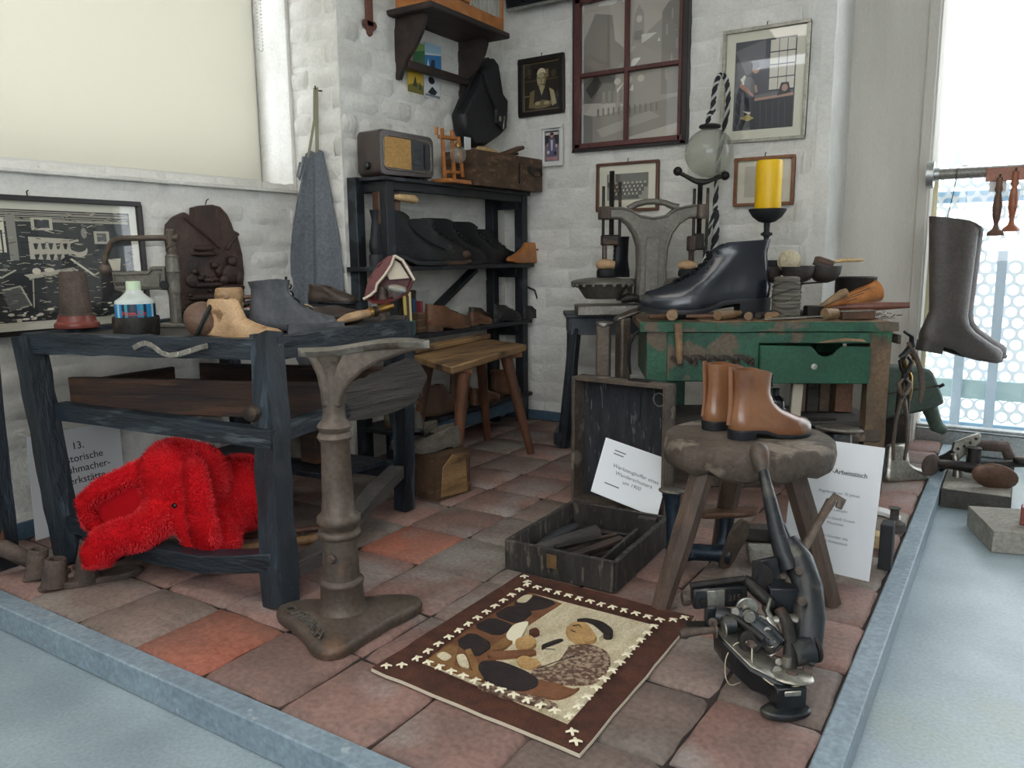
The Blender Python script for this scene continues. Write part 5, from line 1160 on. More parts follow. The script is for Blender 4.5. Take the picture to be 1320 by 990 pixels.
# wood block with two dusty shoes, in front of the rack
t = thing('wood_block', 'split wooden block on the tiles carrying two dusty grey shoes', 'block', (-1.615, 2.06, 0))
MB().beam((-1.62, 1.985, .075), (-1.60, 2.15, .075), .12, .15, seg=4, jit=.003).build('log', M_boxwood, t, smooth=40)
MB().prism([(0, .01), (.13, .0), (.125, .12), (.06, .145), (.01, .11)], .004, frame((-1.558, 1.995, .003), (.1, 1, 0), (1, -.1, 0))).build('split_face', M_bench, t, bev=.001)
shoe('dusty grey laced shoe sitting on the split wooden block', (-1.60, 2.165, .153), 160, .205, .1, .088, M_greyshoe, M_greyshoe, low=True, name='dusty_shoe', hh=.03, lace=3, wob=.004)
shoe('dusty grey shoe half hidden behind the bench leg beside the wooden block', (-1.70, 2.165, .153), 168, .2, .1, .082, M_greyshoe, M_greyshoe, low=True, name='dusty_shoe', hh=.03, lace=3, wob=.004)
m = MB(); m.box((-1.72, 2.10, .075), (.1, .16, .148)); solo('wood_block', 'dark wooden block half hidden behind the right rear bench leg', 'block', m, M_boxwood, (-1.72, 2.10, 0), bev=.004)

# ================================================================ CAST IRON PEDESTAL
t = thing('iron_pedestal', 'tall cast iron shoe anvil pedestal with sole shaped top on a three lobed foot', 'anvil', (-1.195, 1.175, 0))
lob = []
for i in range(72):
    a = math.radians(i*5); r_ = .098
    for la, rl in ((192, .165), (63, .182), (-57, .152)):
        d = (i*5-la+180) % 360-180; r_ += (rl-.098)*math.exp(-(d/26)**2)
    lob.append((math.cos(a)*r_, math.sin(a)*r_))
c0 = V((-1.193, 1.172, 0))
m = MB(); rg = []
for z, f in ((0.001, 1.0), (.012, 1.02), (.022, 1.0), (.026, .95), (.030, .82), (.036, .66), (.044, .52)):
    rg.append([c0+V((x*f, y*f, z)) if f > .7 else c0+V((x*f*.6+.048*math.cos(R(i*5))*.6*(f/.52)*.9, y*f*.6+.048*math.sin(R(i*5))*.6*(f/.52)*.9, z)) for i, (x, y) in enumerate(lob)])
m.loft(rg); m.build('foot', M_iron, t, smooth=50)
MB().lathe([(.065, .028), (.055, .04), (.048, .06), (.0455, .10), (.0475, .103), (.0485, .108), (.046, .112), (.040, .116), (.0385, .155), (.037, .205), (.044, .208), (.047, .214), (.045, .222), (.038, .226), (.041, .234), (.0465, .240), (.0465, .252), (.040, .258), (.0355, .262),
            (.033, .30), (.030, .415), (.034, .42), (.0375, .427), (.034, .435), (.031, .438), (.034, .443), (.037, .450), (.032, .457), (.025, .465), (.023, .48), (.022, .53), (.023, .555), (.027, .58), (.035, .6)], tuple(c0), n=36).build('column', M_iron, t, smooth=50)
Mt = Matrix((CR, V((0, 0, 1)), CN)).transposed().to_4x4(); Mt.translation = V((c0.x, c0.y, .6))
m = MB(); rg = []
K = 22
for i in range(K+1):
    f = i/K; x = -.068+.272*f; z = .010+.018*ss(.15, .75, f)-.004*ss(.85, 1, f); wd = .0385*interp([(0, .1), (.05, .6), (.12, .85), (.3, .78), (.5, .88), (.7, 1.), (.85, .85), (.95, .5), (1, .05)], f)
    rg.append([V((x, z-.012, -wd*.8)), V((x, z, -wd)), V((x, z+.004, -wd*.6)), V((x, z+.005, 0)), V((x, z+.004, wd*.6)), V((x, z, wd)), V((x, z-.012, wd*.8))])
m.loft(rg, M=Mt); m.build('sole_plate', M_ironlt, t, smooth=60)
m = MB(); m.prism([(-.056, .006), (-.040, -.014), (-.029, -.040), (-.0225, -.075), (-.0215, -.11), (.0215, -.11), (.023, -.085), (.040, -.058), (.066, -.034), (.10, -.016), (.152, .002), (.19, .012), (.17, .022), (.08, .014), (.0, .007)], .043, Mt, -.0215); m.build('web', M_iron, t, bev=.014, bseg=3)
MB().lathe([(.010, 0), (.010, .008), (.007, .012)], M=frame(c0+V((.012, -.033, .17)), (1, .3, 0), (.3, -.95, 0)), n=14).build('set_screw', M_rust, t)
tx = text_mb('OFFENBACH', .036, None, .0012, 'CENTER', True); out = []
for x, y, z in tx.v:
    a = R(247)+x/.125; q_ = (math.degrees(a) % 360)/5; i_ = int(q_); f_ = q_-i_
    rl = math.hypot(*lob[i_ % 72])*(1-f_)+math.hypot(*lob[(i_+1) % 72])*f_; r_ = rl*.90-.002-y*.95
    out.append((c0.x+math.cos(a)*r_, c0.y+math.sin(a)*r_, .031+z*1.4+max(0, rl*.95-r_)*.22))
tx.v = out; tx.build('cast_lettering', M_ironlt, t, smooth=0)

# ================================================================ WOODEN BENCH (by the rack)
t = thing('plank_bench', 'worn honey coloured plank bench with round splayed legs before the rack', 'bench', (-1.75, 2.42, 0))
TB = [V((-1.875, 2.235, .44)), V((-1.535, 2.04, .44)), V((-1.665, 2.72, .44)), V((-1.945, 2.83, .44))]
m = MB(); m.prism([(p.x, p.y) for p in TB], .026, z0=.418); o = m.build('plank', M_bench, t, bev=.004)
m = MB(); m.prism([(p.x-.03, p.y+.03) for p in (TB[0], TB[0].lerp(TB[1], .2), TB[3].lerp(TB[2], .2), TB[3])], .02, z0=.445); m.build('second_plank', M_bench, t, bev=.004)
for a, b in (((-1.575, 2.16), (-1.625, 2.165)), ((-1.69, 2.60), (-1.63, 2.69)), ((-1.84, 2.30), (-1.90, 2.26)), ((-1.88, 2.70), (-1.92, 2.80))):
    MB().tube([(b[0], b[1], 0), (a[0], a[1], .41)], [.015, .024], 12).build('leg', M_benchleg, t, smooth=60)
MB().beam((-1.86, 2.33, .408), (-1.565, 2.16, .408), .05, .02).build('batten', M_benchleg, t, bev=.002)
MB().beam((-1.90, 2.74, .408), (-1.66, 2.64, .408), .05, .02).build('batten', M_benchleg, t, bev=.002)

# ================================================================ PRESS BENCH AND PRESS
t = thing('press_bench', 'dark blue grey bench with splayed square legs carrying the iron press', 'bench', (-1.45, 3.02, 0))
A0 = V((-1.563, 2.86, 0)); A1 = V((-1.20, 3.07, 0)); back = V((-.125, .205, 0))
M_bl = mat('blue_grey_bench_paint', '#3d444b', '#2b3138', rough=.55, scale=9, bump=.25, c3='#4f565c', cscale=11)
MB().prism([(p.x, p.y) for p in (A0, A1, A1+back, A0+back)], .016, z0=.543).build('top_board', M_bl, t, bev=.003)
for a, b in ((A0, A1), (A0+back, A1+back), (A0, A0+back), (A1, A1+back)):
    c = (A0+A1+back*1.0)/2; aa = a.lerp(c, .1); bb = b.lerp(c, .1)
    MB().beam(aa+V((0, 0, .508)), bb+V((0, 0, .508)), .016, .07).build('apron', M_bl, t, bev=.002)
for p, o_ in ((A0, V((-.03, -.04, 0))), (A1, V((.03, -.03, 0))), (A0+back, V((.0, -.005, 0))), (A1+back, V((.0, -.01, 0)))):
    c = (A0+A1+back)/2; q_ = p.lerp(c, .2)
    MB().beam(p.lerp(c, .05)+o_+V((.02, .02, 0)), q_+V((0, 0, .5)), .042, .042, up=(0, 1, 0), w2=.038).build('leg', M_dark, t, bev=.003)
MB().beam(A0+V((-.012, -.03, .04)), A0+back+V((.02, -.02, .04)), .05, .05).build('foot_rail', M_dark, t, bev=.003)

KP = .00312
Op = V((-1.257, 3.010, .622))
FP = Matrix((CR, V((0, 0, 1)), CN)).transposed().to_4x4(); FP.translation = Op
pp = lambda x, y: ((x-838)*KP, (385-y)*KP)
def PW(x, y, z=0.): a, b = pp(x, y); return FP @ V((a, b, z))
t = thing('stud_press', 'large grey cast iron double press with two spindles and scalloped bowls', 'press', tuple(PW(838, 405)))
MB().box((-.10, -.0415, .0), (.40, .040, .15), M=FP).build('bed_plate', M_ironlt, t, bev=.004)
body = [(782, 269), (800, 269), (812, 272), (822, 279), (839, 282), (856, 279), (866, 271), (880, 268), (894, 266), (894, 283), (884, 284), (873, 291), (864, 303), (859, 320), (857, 345), (859, 390), (817, 390), (820, 345), (819, 318), (814, 303), (806, 291), (796, 284), (782, 284)]
cast = MB().prism([pp(*q_) for q_ in body], .062, FP, -.031).build('frame_casting', M_press, t, bev=.005)
inner = [(831, 307), (848, 307), (846, 320), (846, 388), (829, 388), (829, 320)]
MB().prism([pp(*q_) for q_ in inner], .008, FP, .028).build('raised_panel', M_press, cast, bev=.002)
MB().tube([PW(x, y) for x, y in ((808, 271), (818, 265.5), (830, 262.5), (842, 262), (855, 264), (864, 268), (872, 269.5))], [.014, .013, .012, .012, .012, .013, .014], 10).build('carry_handle', M_press, t, smooth=60)
m = MB()
for seg in ([(784, 271), (800, 271), (811, 274), (822, 281), (839, 284), (856, 281), (867, 273), (880, 270), (893, 268)], [(784, 282), (797, 282), (808, 289), (817, 301), (822, 316), (823, 345), (820, 388)], [(893, 281), (884, 282), (871, 290), (861, 303), (856, 320), (854, 345), (856, 388)]):
    m.tube([PW(x, y, .031) for x, y in seg], .005, 6)
m.build('edge_bead', M_press, cast)
x, y = pp(821.5, 301); text_mb('STOCKO', .030, FP @ T(x, y, .031), .004, 'LEFT', True).build('cast_lettering', M_ironlt, cast, smooth=0)
x, y = pp(806, 399.3); text_mb('STOCKO', .010, FP @ T(x, y, .0752), .0005, 'LEFT', True).build('plate_lettering', M_irondk, t, smooth=0)
def vrod(x, y0, y1, r, nm, mt=M_iron, z=0., n=10): MB().tube([PW(x, y0, z), PW(x, y1, z)], r, n).build(nm, mt, t)
MB().box((*pp(778, 276), 0), (.045, .05, .075), M=FP).build('end_clamp', M_rust, t, bev=.006, bseg=2)
MB().lathe([(.027, 0), (.028, .006), (.028, .05), (.026, .055)], M=FP @ T(*pp(902, 284), 0) @ rotm(-90, 0, 0), n=18).build('end_clamp', M_iron, t)
for x, a, b, r in ((776, 243, 316, .006), (797, 238, 306, .006), (891, 247, 312, .006), (908, 246, 318, .006)): vrod(x, a, b, r, 'guide_rod', M_irondk, .012)
def screw(x, y0, y1, r):
    m = MB(); n_ = int(abs(y1-y0)*KP/.006); pr = []
    for i in range(n_*2+1): pr.append((r*(1 if i % 2 else .82), -i*.003))
    m.lathe(pr, M=FP @ T(*pp(x, y0), .0) @ rotm(-90, 0, 0), n=12); return m.build('screw_spindle', M_irondk, t)
screw(787, 224, 306, .011); screw(899, 240, 308, .011)
MB().box((*pp(785, 310), 0), (.07, .042, .05), M=FP).build('lower_clamp', M_irondk, t, bev=.006, bseg=2)
MB().box((*pp(889, 315), .01), (.030, .06, .05), M=FP).build('lower_clamp', M_rust, t, bev=.006, bseg=2)
MB().box((*pp(899, 313), -.005), (.036, .065, .05), M=FP).build('lower_clamp', M_irondk, t, bev=.006, bseg=2)
vrod(778, 316, 334, .010, 'plunger', M_iron, .012); vrod(889, 322, 338, .011, 'plunger', M_rust, .012)
# T handle on the right spindle
MB().tube([PW(871, 226), PW(880, 231), PW(892, 237), PW(900, 239), (PW(908, 238)), PW(919, 234), PW(929, 231)], [.009, .008, .010, .014, .010, .008, .009], 10).build('handle_bar', M_irondk, t, smooth=60)
MB().ell(tuple(PW(870, 225)), (.018,)*3).build('handle_ball', M_irondk, t); MB().ell(tuple(PW(930, 231)), (.018,)*3).build('handle_ball', M_irondk, t)
def bowl(cx_, cy_, rx, h, z):
    c = PW(cx_, cy_, z); m = MB()
    m.lathe([(rx*.52, -h), (rx*.56, -h+.004), (rx*.82, -.016), (rx*.86, -.012), (rx, -.008), (rx, 0), (rx*.9, .006), (rx*.5, .014), (.001, .016)], tuple(c), n=30); m.build('bowl', M_press, t, smooth=40)
    sc = MB()
    for k in range(18): a = 2*math.pi*k/18; sc.ell((c.x+rx*.93*math.cos(a), c.y+rx*.93*math.sin(a), c.z-.012), (.010, .010, .011), nu=8, nv=6)
    sc.build('scalloped_rim', M_press, t, kind='stuff')
bowl(775, 362, .125, .068, .02); bowl(884, 362, .095, .062, .02)
def plast(cx_, cy_, s_):
    c = PW(cx_, cy_, .02)
    MB().tube([c-CR*.036*s_-V((0, 0, .004)), c-CR*.02*s_, c+CR*.01*s_+V((0, 0, .002)), c+CR*.036*s_-V((0, 0, .002))], [.012*s_, .022*s_, .020*s_, .016*s_], 12).build('wooden_pad', M_lastwood, t, smooth=60)
    MB().lathe([(.033*s_, 0), (.036*s_, .01), (.034*s_, .024), (.028*s_, .03)], tuple(c-V((0, 0, .045*s_))), n=20).build('pad_block', M_blackm, t)
plast(779, 341, 1.); plast(883, 343, .95)
shoe('small black laced boot standing behind the left bowl of the iron press', tuple(PW(812, 357, -.06)), 100, .15, .15, .06, M_blkleather, M_sole, 'boot', 'child_boot', hh=.05, lace=6)
bpy.data.objects['child_boot'].matrix_basis = T(*PW(812, 357.5, -.055)) @ rotm(0, 0, 150)
t = thing('boot_riser', 'grey iron tray arm under the small black boot beside the press', 'stand', tuple(PW(806, 388, -.05)))
MB().lathe([(.035, 0), (.03, .06), (.05, .082), (.05, .088)], tuple(PW(808, 388, -.06)), n=16).build('pillar', M_press, t)
t = thing('iron_hammer', 'iron hammer head with rounded handle lying on the press bed plate', 'hammer', tuple(PW(815, 385, .055)))
MB().tube([PW(798, 386, .055), PW(806, 383, .055), PW(816, 383, .055), PW(822, 384, .055)], [.012, .020, .017, .012], 10).build('head', M_irondk, t, smooth=60)
MB().tube([PW(820, 384, .055), PW(830, 383, .055), PW(838, 384, .055), PW(850, 386, .055)], [.013, .017, .014, .010], 10).build('shank', M_iron, t, smooth=60)

# glass globe with braided cord on the press handle
gc = PW(909, 203, .0)
t = thing('glass_globe', 'clear cobbler glass globe hanging by a black and white braided cord above the press', 'globe', tuple(gc))
m = MB(); m.ell(tuple(gc), (.094, .094, .094), nu=36, nv=24); m.build('globe', M_globe, t, smooth=180)
m = MB(); m.lathe([(.022, .089), (.020, .108), (.022, .112)], tuple(gc), n=20, cap=False); m.build('globe_neck', M_globe, t, smooth=180)
MB().lathe([(.016, .092), (.040, .094), (.043, .10), (.038, .106), (.018, .108)], tuple(gc), n=24).build('cap', M_blackm, t)
def cord(pts, r, nm):
    a = MB(); b = MB(); P_ = [V(p) for p in pts]; res = []
    for i in range(len(P_)-1):
        for k in range(8): res.append(P_[i].lerp(P_[i+1], k/8))
    res.append(P_[-1]); 
    for q_, off in ((a, 0), (b, 2.09), (a, 4.19)):
        o_ = []
        for i, p in enumerate(res):
            d = (res[min(i+1, len(res)-1)]-res[max(0, i-1)]).normalized(); s1 = d.cross(V((.3, .8, .1))).normalized(); s2 = d.cross(s1); an = i*.75+off
            o_.append(p+(s1*math.cos(an)+s2*math.sin(an))*r*.62)
        q_.tube(o_, r*.62, 5)
    a.build(nm, M_cord, t, smooth=60); b.build(nm+'_light_strand', M_cordw, t, smooth=60)
cord([PW(906, 170), PW(907, 158), PW(912, 152), PW(912.5, 138), PW(914, 122), PW(918, 111), PW(922, 109), PW(927, 113), PW(930, 126), PW(931, 145), PW(931, 172, -.05), PW(930, 200, -.1), PW(927, 232, -.09), PW(923, 262, -.05), PW(922, 275, -.04)], .009, 'cord')
cord([PW(922, 273, -.04), PW(915, 295, -.03), PW(908, 315, .0), PW(905, 335, .03), PW(899, 352, .06), PW(893, 362, .07)], .007, 'cord')
cord([PW(923, 273, -.04), PW(924, 300, -.04), PW(922, 325, -.04), PW(919, 345, -.05)], .012, 'cord')

# iron lasts standing in front of the press bench
g = 'upright iron lasts between press bench and tool case'
def upright_last(label, x, y, h, yaw, r=.022, sl=.09, tilt=0):
    M = T(x, y, 0) @ rotm(0, 0, yaw); t = thing('upright_iron_last', label, 'iron last', M=M, group=g)
    MB().beam((0, 0, 0), (0, 0, h), .052, .042, up=(0, 1, 0), w2=.05).build('shaft', M_iron, t, local=True, bev=.008, bseg=2)
    MB().loft([[V((p.x, p.y-.3*sl, 0)) for p in foot_ring(sl, .062, 0, 0, 1, .8, .4, FOOT)], [V((p.x, p.y-.3*sl, .008)) for p in foot_ring(sl, .068, 0, 0, 1, 1, .4, FOOT)], [V((p.x, p.y-.3*sl, .013)) for p in foot_ring(sl, .06, 0, .02, .98, 1, .4, FOOT)]], M=T(0, 0, h-.004) @ rotm(tilt, 0, 0)).build('sole_plate', M_ironlt, t, local=True, smooth=50)
upright_last('grey iron last standing upright with small round plate left of the green table', -1.225, 2.52, .555, 20)
upright_last('taller grey iron last with tilted plate right behind the small one', -1.20, 2.63, .575, -35, sl=.12, tilt=18)

# ================================================================ GREEN COBBLER TABLE
aU = R(28); U = V((math.cos(aU), math.sin(aU), 0)); NF = V((math.sin(aU), -math.cos(aU), 0)); P0 = V((-1.05, 2.44, 0))
def GT(u, v, z): return P0+U*u-NF*v+V((0, 0, z))          # v runs towards the back of the table
MG = Matrix((U, V((0, 0, 1)), NF)).transposed().to_4x4(); MG.translation = P0    # x along front, y up, z to the front
t = thing('green_work_table', 'chipped green painted cobbler work table with a drawer and worn top', 'table', tuple(GT(.4, .2, 0)))
m = MB(); m.beam(GT(0, .19, .560), GT(.815, .19, .560), .40, .030, seg=1); m.build('top_board', M_greentop, t, bev=.004)
MB().beam(GT(-.004, -.012, .562), GT(.82, -.012, .562), .014, .030, seg=20, jit=.003).build('front_lipping', M_green, t, smooth=50)
MB().beam(GT(.20, .20, .5765), GT(.80, .20, .5765), .36, .004).build('worn_surface', mat('worn_table_wood', '#9a7c5c', '#6c553f', rough=.7, scale=9, stretch=(1, 4, 1), bump=.4), t)
for u, v in ((.054, .02), (.772, .02), (.16, .34), (.70, .35)):
    MB().beam(GT(u, v, 0), GT(u, v, .546), .066, .05, up=tuple(NF), seg=8, jit=.002).build('leg', (M_greentop if u > .75 else M_green) if v < .1 else M_green2, t, smooth=50)
MB().box(((.087+.385)/2, (.38+.545)/2, 0), (.30, .165, .02), M=MG).build('apron', M_green, t, bev=.003)
MB().box((.56, .526, 0), (.36, .038, .02), M=MG).build('apron_rail', M_green, t, bev=.003)
MB().prism([(.57, .510), (.61, .519), (.66, .525), (.715, .521), (.726, .511), (.70, .514), (.66, .515), (.60, .510)], .003, MG, .0101).build('bare_wood_patch', M_handle, t, smooth=0)
for a, b in (((.03, .03), (.03, .34)), ((.79, .03), (.79, .34))): MB().beam(GT(a[0], a[1], .46), GT(b[0], b[1], .46), .02, .15).build('side_apron', M_green, t)
MB().beam(GT(.05, .36, .46), GT(.77, .36, .46), .02, .15).build('back_apron', M_green, t)
df = [(.384, .377), (.735, .377), (.735, .498), (.645, .499), (.632, .490), (.618, .474), (.60, .466), (.585, .466), (.57, .474), (.555, .492), (.545, .5), (.384, .503)]
d_ = MB().prism(df, .018, MG, .012).build('drawer_front', M_green2, t, bev=.003)
MB().lathe([(.010, 0), (.010, .003), (.004, .004)], M=MG @ T(.558, .434, .030), n=14).build('lock_plate', M_steel, d_)
MB().box((.56, .41, -.13), (.32, .07, .26), M=MG).build('drawer_box', M_blackm, d_)
MB().beam(GT(.02, .17, .232), GT(.80, .17, .232), .30, .016).build('lower_shelf', M_greywood, t, bev=.003)
MB().beam(GT(.04, .0, .20), GT(.79, .0, .20), .022, .04).build('stretcher', M_stool, t, bev=.003)
# leather loop strip with a wooden-handled awl
m = MB(); px0 = None; pts = []
for k in range(6):
    u0 = .10+.046*k
    for q_ in range(9): a = q_/8*math.pi*1.7; pts.append((u0+.026*math.sin(a*.5)+.004*math.sin(a*2)+.012*q_/8, .462-.022*math.sin(a*.59)+.004*k % .003, .012+.017*abs(math.sin(a*.62))))
for p, q_ in zip(pts, pts[1:]): m.beam(MG @ V(p), MG @ V(q_), .004, .014, up=(0, 0, 1))
m.build('leather_tool_loops', M_dkbrown, t, smooth=60)
stick('wooden awl handle hanging upright in the leather loops of the green table', MG @ V((.125, .445, .036)), MG @ V((.118, .575, .036)), .010, .014, M_handle, 'awl', mid=.012, n=12)
TZ = .5795
g = 'wooden handled tools lying along the front of the green table'
def gstick(label, u0, v0, u1, v1, r0, r1, m_, z=None, nm='hand_tool', mid=None, dz=0): z = TZ+max(r0, r1, mid or 0) if z is None else z; return stick(label, GT(u0, v0, z), GT(u1, v1, z+dz), r0, r1, m_, nm, group=g, mid=mid, n=10)
gstick('round knob headed tool at the left end of the green table', .105, .03, .125, .12, .019, .014, M_handle)
gstick('dark curved tool with orange tip at the left corner of the green table', .03, .04, .09, .07, .006, .011, M_handledk)
gstick('long dark hammer handle lying under the toe of the big black boot', .16, .09, .33, .10, .007, .010, M_handledk)
gstick('thick pale wooden handle pointing forward under the black boot', .255, .03, .345, .12, .017, .010, M_handle, mid=.015)
gstick('short pale handle with split end in front of the boot heel', .355, .03, .375, .10, .014, .010, M_handle)
gstick('grey handle behind the two short wooden ones', .40, .09, .445, .13, .012, .010, M_greywood)
gstick('light brown cylindrical handle left of the thread spool', .42, .03, .475, .09, .014, .012, M_handle)
gstick('dark wooden file handle right behind the small handles', .20, .14, .40, .15, .006, .009, M_irondk)
gstick('flat steel file with round wooden handle at the front edge', .60, .03, .645, .05, .020, .018, M_handle)
m = MB(); m.beam(GT(.40, .015, TZ+.005), GT(.60, .035, TZ+.014), .016, .004); m.build('blade', M_steel, bpy.data.objects['hand_tool.008'])
# big black boot on top of the tools
Bt = GT(.455, .185, TZ+.012)
b_ = shoe('large polished black laced ankle boot with long pointed toe on the green table', tuple(Bt), 0, .445, .195, .13, mat('polished_black_leather', '#1b1f28', '#14171f', rough=.22, scale=6, bump=.12, bscale=25, coat=.4), M_sole, 'boot', 'display_boot', pointed=True, hh=.085, lace=8, tilt=-.06)
b_.matrix_basis = T(*Bt) @ rotm(0, 0, 90+30) @ rotm(0, 0, 0)
m = MB()
for k in range(7):
    f = k/6; y = .235-.075*f; z = .15+.09*f
    for s in (-1, 1): m.torus((s*.027, y-.012, z), .0045, .0018, M=None, n=10, m=5)
m.build('eyelets', M_steel, b_, local=True, kind='stuff')
# boards that make the row of tools carry the boot
m = MB(); m.beam(GT(.10, .19, TZ+.006), GT(.47, .19, TZ+.006), .10, .010); solo('black_sole_leather', 'thin dark sole leather sheet under the large black boot', 'leather', m, M_blackm, tuple(GT(.3, .19, TZ)))
# spool of grey thread
t = thing('thread_spool', 'tall spool of waxed grey thread standing at the front of the green table', 'spool', tuple(GT(.493, .10, TZ)))
sp = []
for i in range(41): f = i/40; sp.append(((.046 if f < .5 else .046-.006*(f-.5)*2)+(.0011 if i % 2 else 0)+.0015*math.sin(i*1.7), .14*f))
MB().lathe([(.03, .0)]+sp+[(.03, .142)], tuple(GT(.493, .10, TZ)), n=30).build('thread', M_thread, t, smooth=60)
m = MB()
for k in range(5): m.tube([GT(.493, .10, TZ+.02+.024*k+.010*math.sin(a*2+k))+V((.0475*math.cos(a), .0475*math.sin(a), 0)) for a in [i*.3 for i in range(21)]], .0012, 4)
m.build('loose_turns', M_irondk, t)
MB().lathe([(.012, .139), (.012, .1435)], tuple(GT(.493, .10, TZ)), n=12).build('core', M_irondk, t)
# mallet block, brush handle, cone, tools to the right of the spool
t = thing('hammer', 'square black iron hammer head with pale wooden handle right of the thread spool', 'hammer', tuple(GT(.60, .13, TZ)))
MB().box((0, 0, 0), (.06, .045, .042), M=T(*GT(.595, .13, TZ+.021)) @ rotm(0, 0, 30)).build('head', M_irondk, t, bev=.004)
MB().tube([GT(.61, .12, TZ+.036), GT(.64, .12, TZ+.055), GT(.685, .125, TZ+.082), GT(.70, .126, TZ+.09)], [.008, .011, .016, .012], 10).build('handle', M_handle, t, smooth=60)
t = thing('wooden_cone', 'varnished wooden cone with printed lettering lying on the green table', 'cone', tuple(GT(.76, .16, TZ)))
cA, cB = GT(.655, .20, TZ+.034), GT(.845, .26, TZ+.085)
MB().tube([cA, cA.lerp(cB, .5), cB, cB+(cB-cA).normalized()*.003], [.008, .023, .039, .034], 24).build('cone', M_orwood, t, smooth=60)
for k in range(3):
    f0, f1 = .25+.05*k, .8-.12*k; ax_ = (cB-cA).normalized(); off = (CN*.75+V((0, 0, .66-.35*k))).normalized()
    MB().tube([cA.lerp(cB, f0+(f1-f0)*i/6)+off*(.0085+.0305*(f0+(f1-f0)*i/6)) for i in range(7)], .0012, 4).build('printed_line', M_ink, t)
gstick('long reddish wooden paddle handle sticking out past the right end of the green table', .665, .17, .90, .11, .007, .010, mat('reddish_handle', '#7a4a38', '#633a2c', rough=.45, scale=9), z=TZ+.032, mid=.016, dz=.012)
t = thing('sharpening_steel', 'flat steel topped wooden strop lying at the right front of the green table', 'strop', tuple(GT(.70, .05, TZ)))
MB().beam(GT(.655, .05, TZ+.014), GT(.765, .06, TZ+.016), .045, .026).build('wood', M_handledk, t, bev=.002)
MB().beam(GT(.65, .05, TZ+.0285), GT(.765, .06, TZ+.0305), .05, .003).build('steel', M_steel, t)
t = thing('nail_heap', 'small heap of shiny nails and scraps at the right corner of the green table', 'nails', tuple(GT(.80, .08, TZ)))
m = MB(); rr = random.Random(8)
for k in range(40): p = GT(.79+rr.gauss(0, .02), .09+rr.gauss(0, .02), TZ+rr.uniform(.002, .022)); d = V((rr.gauss(0, 1), rr.gauss(0, 1), rr.gauss(0, .5))).normalized()*.012; m.tube([p-d, p+d], .0016, 4)
o = m.build('nails', M_steel, t, kind='stuff')
# round tin and revolving tray of bowls on the back of the table
cc = GT(.79, .31, TZ)
t = thing('round_tin', 'tall dark round tin at the back right of the green table', 'tin', tuple(cc))
MB().lathe([(.068, 0), (.07, .003), (.07, .128), (.072, .131), (.0685, .133), (.0675, .01), (.001, .008)], tuple(cc), n=36).build('tin', M_irondk, t, smooth=40)
t = thing('bowl_carousel', 'dark revolving tray of round nail bowls raised above the green table', 'tray', tuple(GT(.62, .28, TZ)))
cz = GT(.575, .27, TZ)
MB().lathe([(.05, 0), (.045, .01), (.012, .02), (.012, .105), (.03, .112)], tuple(cz), n=20).build('pedestal', M_irondk, t)
bowls_ = [(.465, .268), (.555, .205), (.655, .235), (.60, .335)]
M_dkbowl = mat('dark_turned_bowl', '#413a36', '#2f2a27', rough=.5, scale=9)
for u, v in bowls_:
    c = GT(u, v, TZ+.115); MB().lathe([(.012, 0), (.034, .008), (.052, .03), (.056, .058), (.053, .058), (.043, .03), (.001, .02)], tuple(c), n=26).build('bowl', M_dkbowl, t, smooth=50)
for u, v in bowls_: MB().beam(cz+V((0, 0, .110)), GT(u, v, TZ+.118), .02, .006).build('bowl_arm', M_irondk, t)
c = GT(.53, .225, TZ+.173)
t = thing('twine_ball', 'ball of cream twine sitting in the raised nail bowls', 'ball of twine', tuple(c))
m = MB(); m.ell((c.x, c.y, c.z+.017), (.037, .037, .036)); m.build('core', M_twine, t, smooth=180)
m = MB(); rr = random.Random(2)
for k in range(26):
    ax_ = rotm(rr.uniform(0, 360), rr.uniform(-35, 35), rr.uniform(0, 360)) @ rotm(0, 90, 0); m.torus((0, 0, 0), .0385, .0019, M=T(c.x, c.y, c.z+.017) @ ax_, n=22, m=4)
m.build('windings', M_twine, t, smooth=60, kind='stuff')
c = GT(.645, .22, TZ+.173)
t = thing('hand_brush', 'wooden hand brush with pale handle resting on the raised nail bowls', 'brush', tuple(c))
MB().beam(c+U*-.025+V((0, 0, .026)), c+U*.03+V((0, 0, .008)), .05, .02).build('block', M_handledk, t, bev=.003)
MB().beam(c+U*-.029+V((0, 0, .012)), c+U*.024+V((0, 0, -.006)), .045, .014).build('bristles', M_dkbrown, t)
MB().tube([c+U*.025+V((0, 0, .014)), c+U*.07+V((0, 0, .02)), c+U*.12+V((0, 0, .02)), c+U*.135+V((0, 0, .02))], [.010, .012, .010, .006], 10, flat=.6).build('handle', M_palewood, t, smooth=60)
c = GT(.465, .265, TZ+.173); m = MB(); m.box(tuple(c+V((0, 0, .011))), (.07, .04, .022)); solo('dark_box', 'small black box on the left of the raised nail bowls behind the boot', 'box', m, M_blackm, tuple(c), bev=.002)
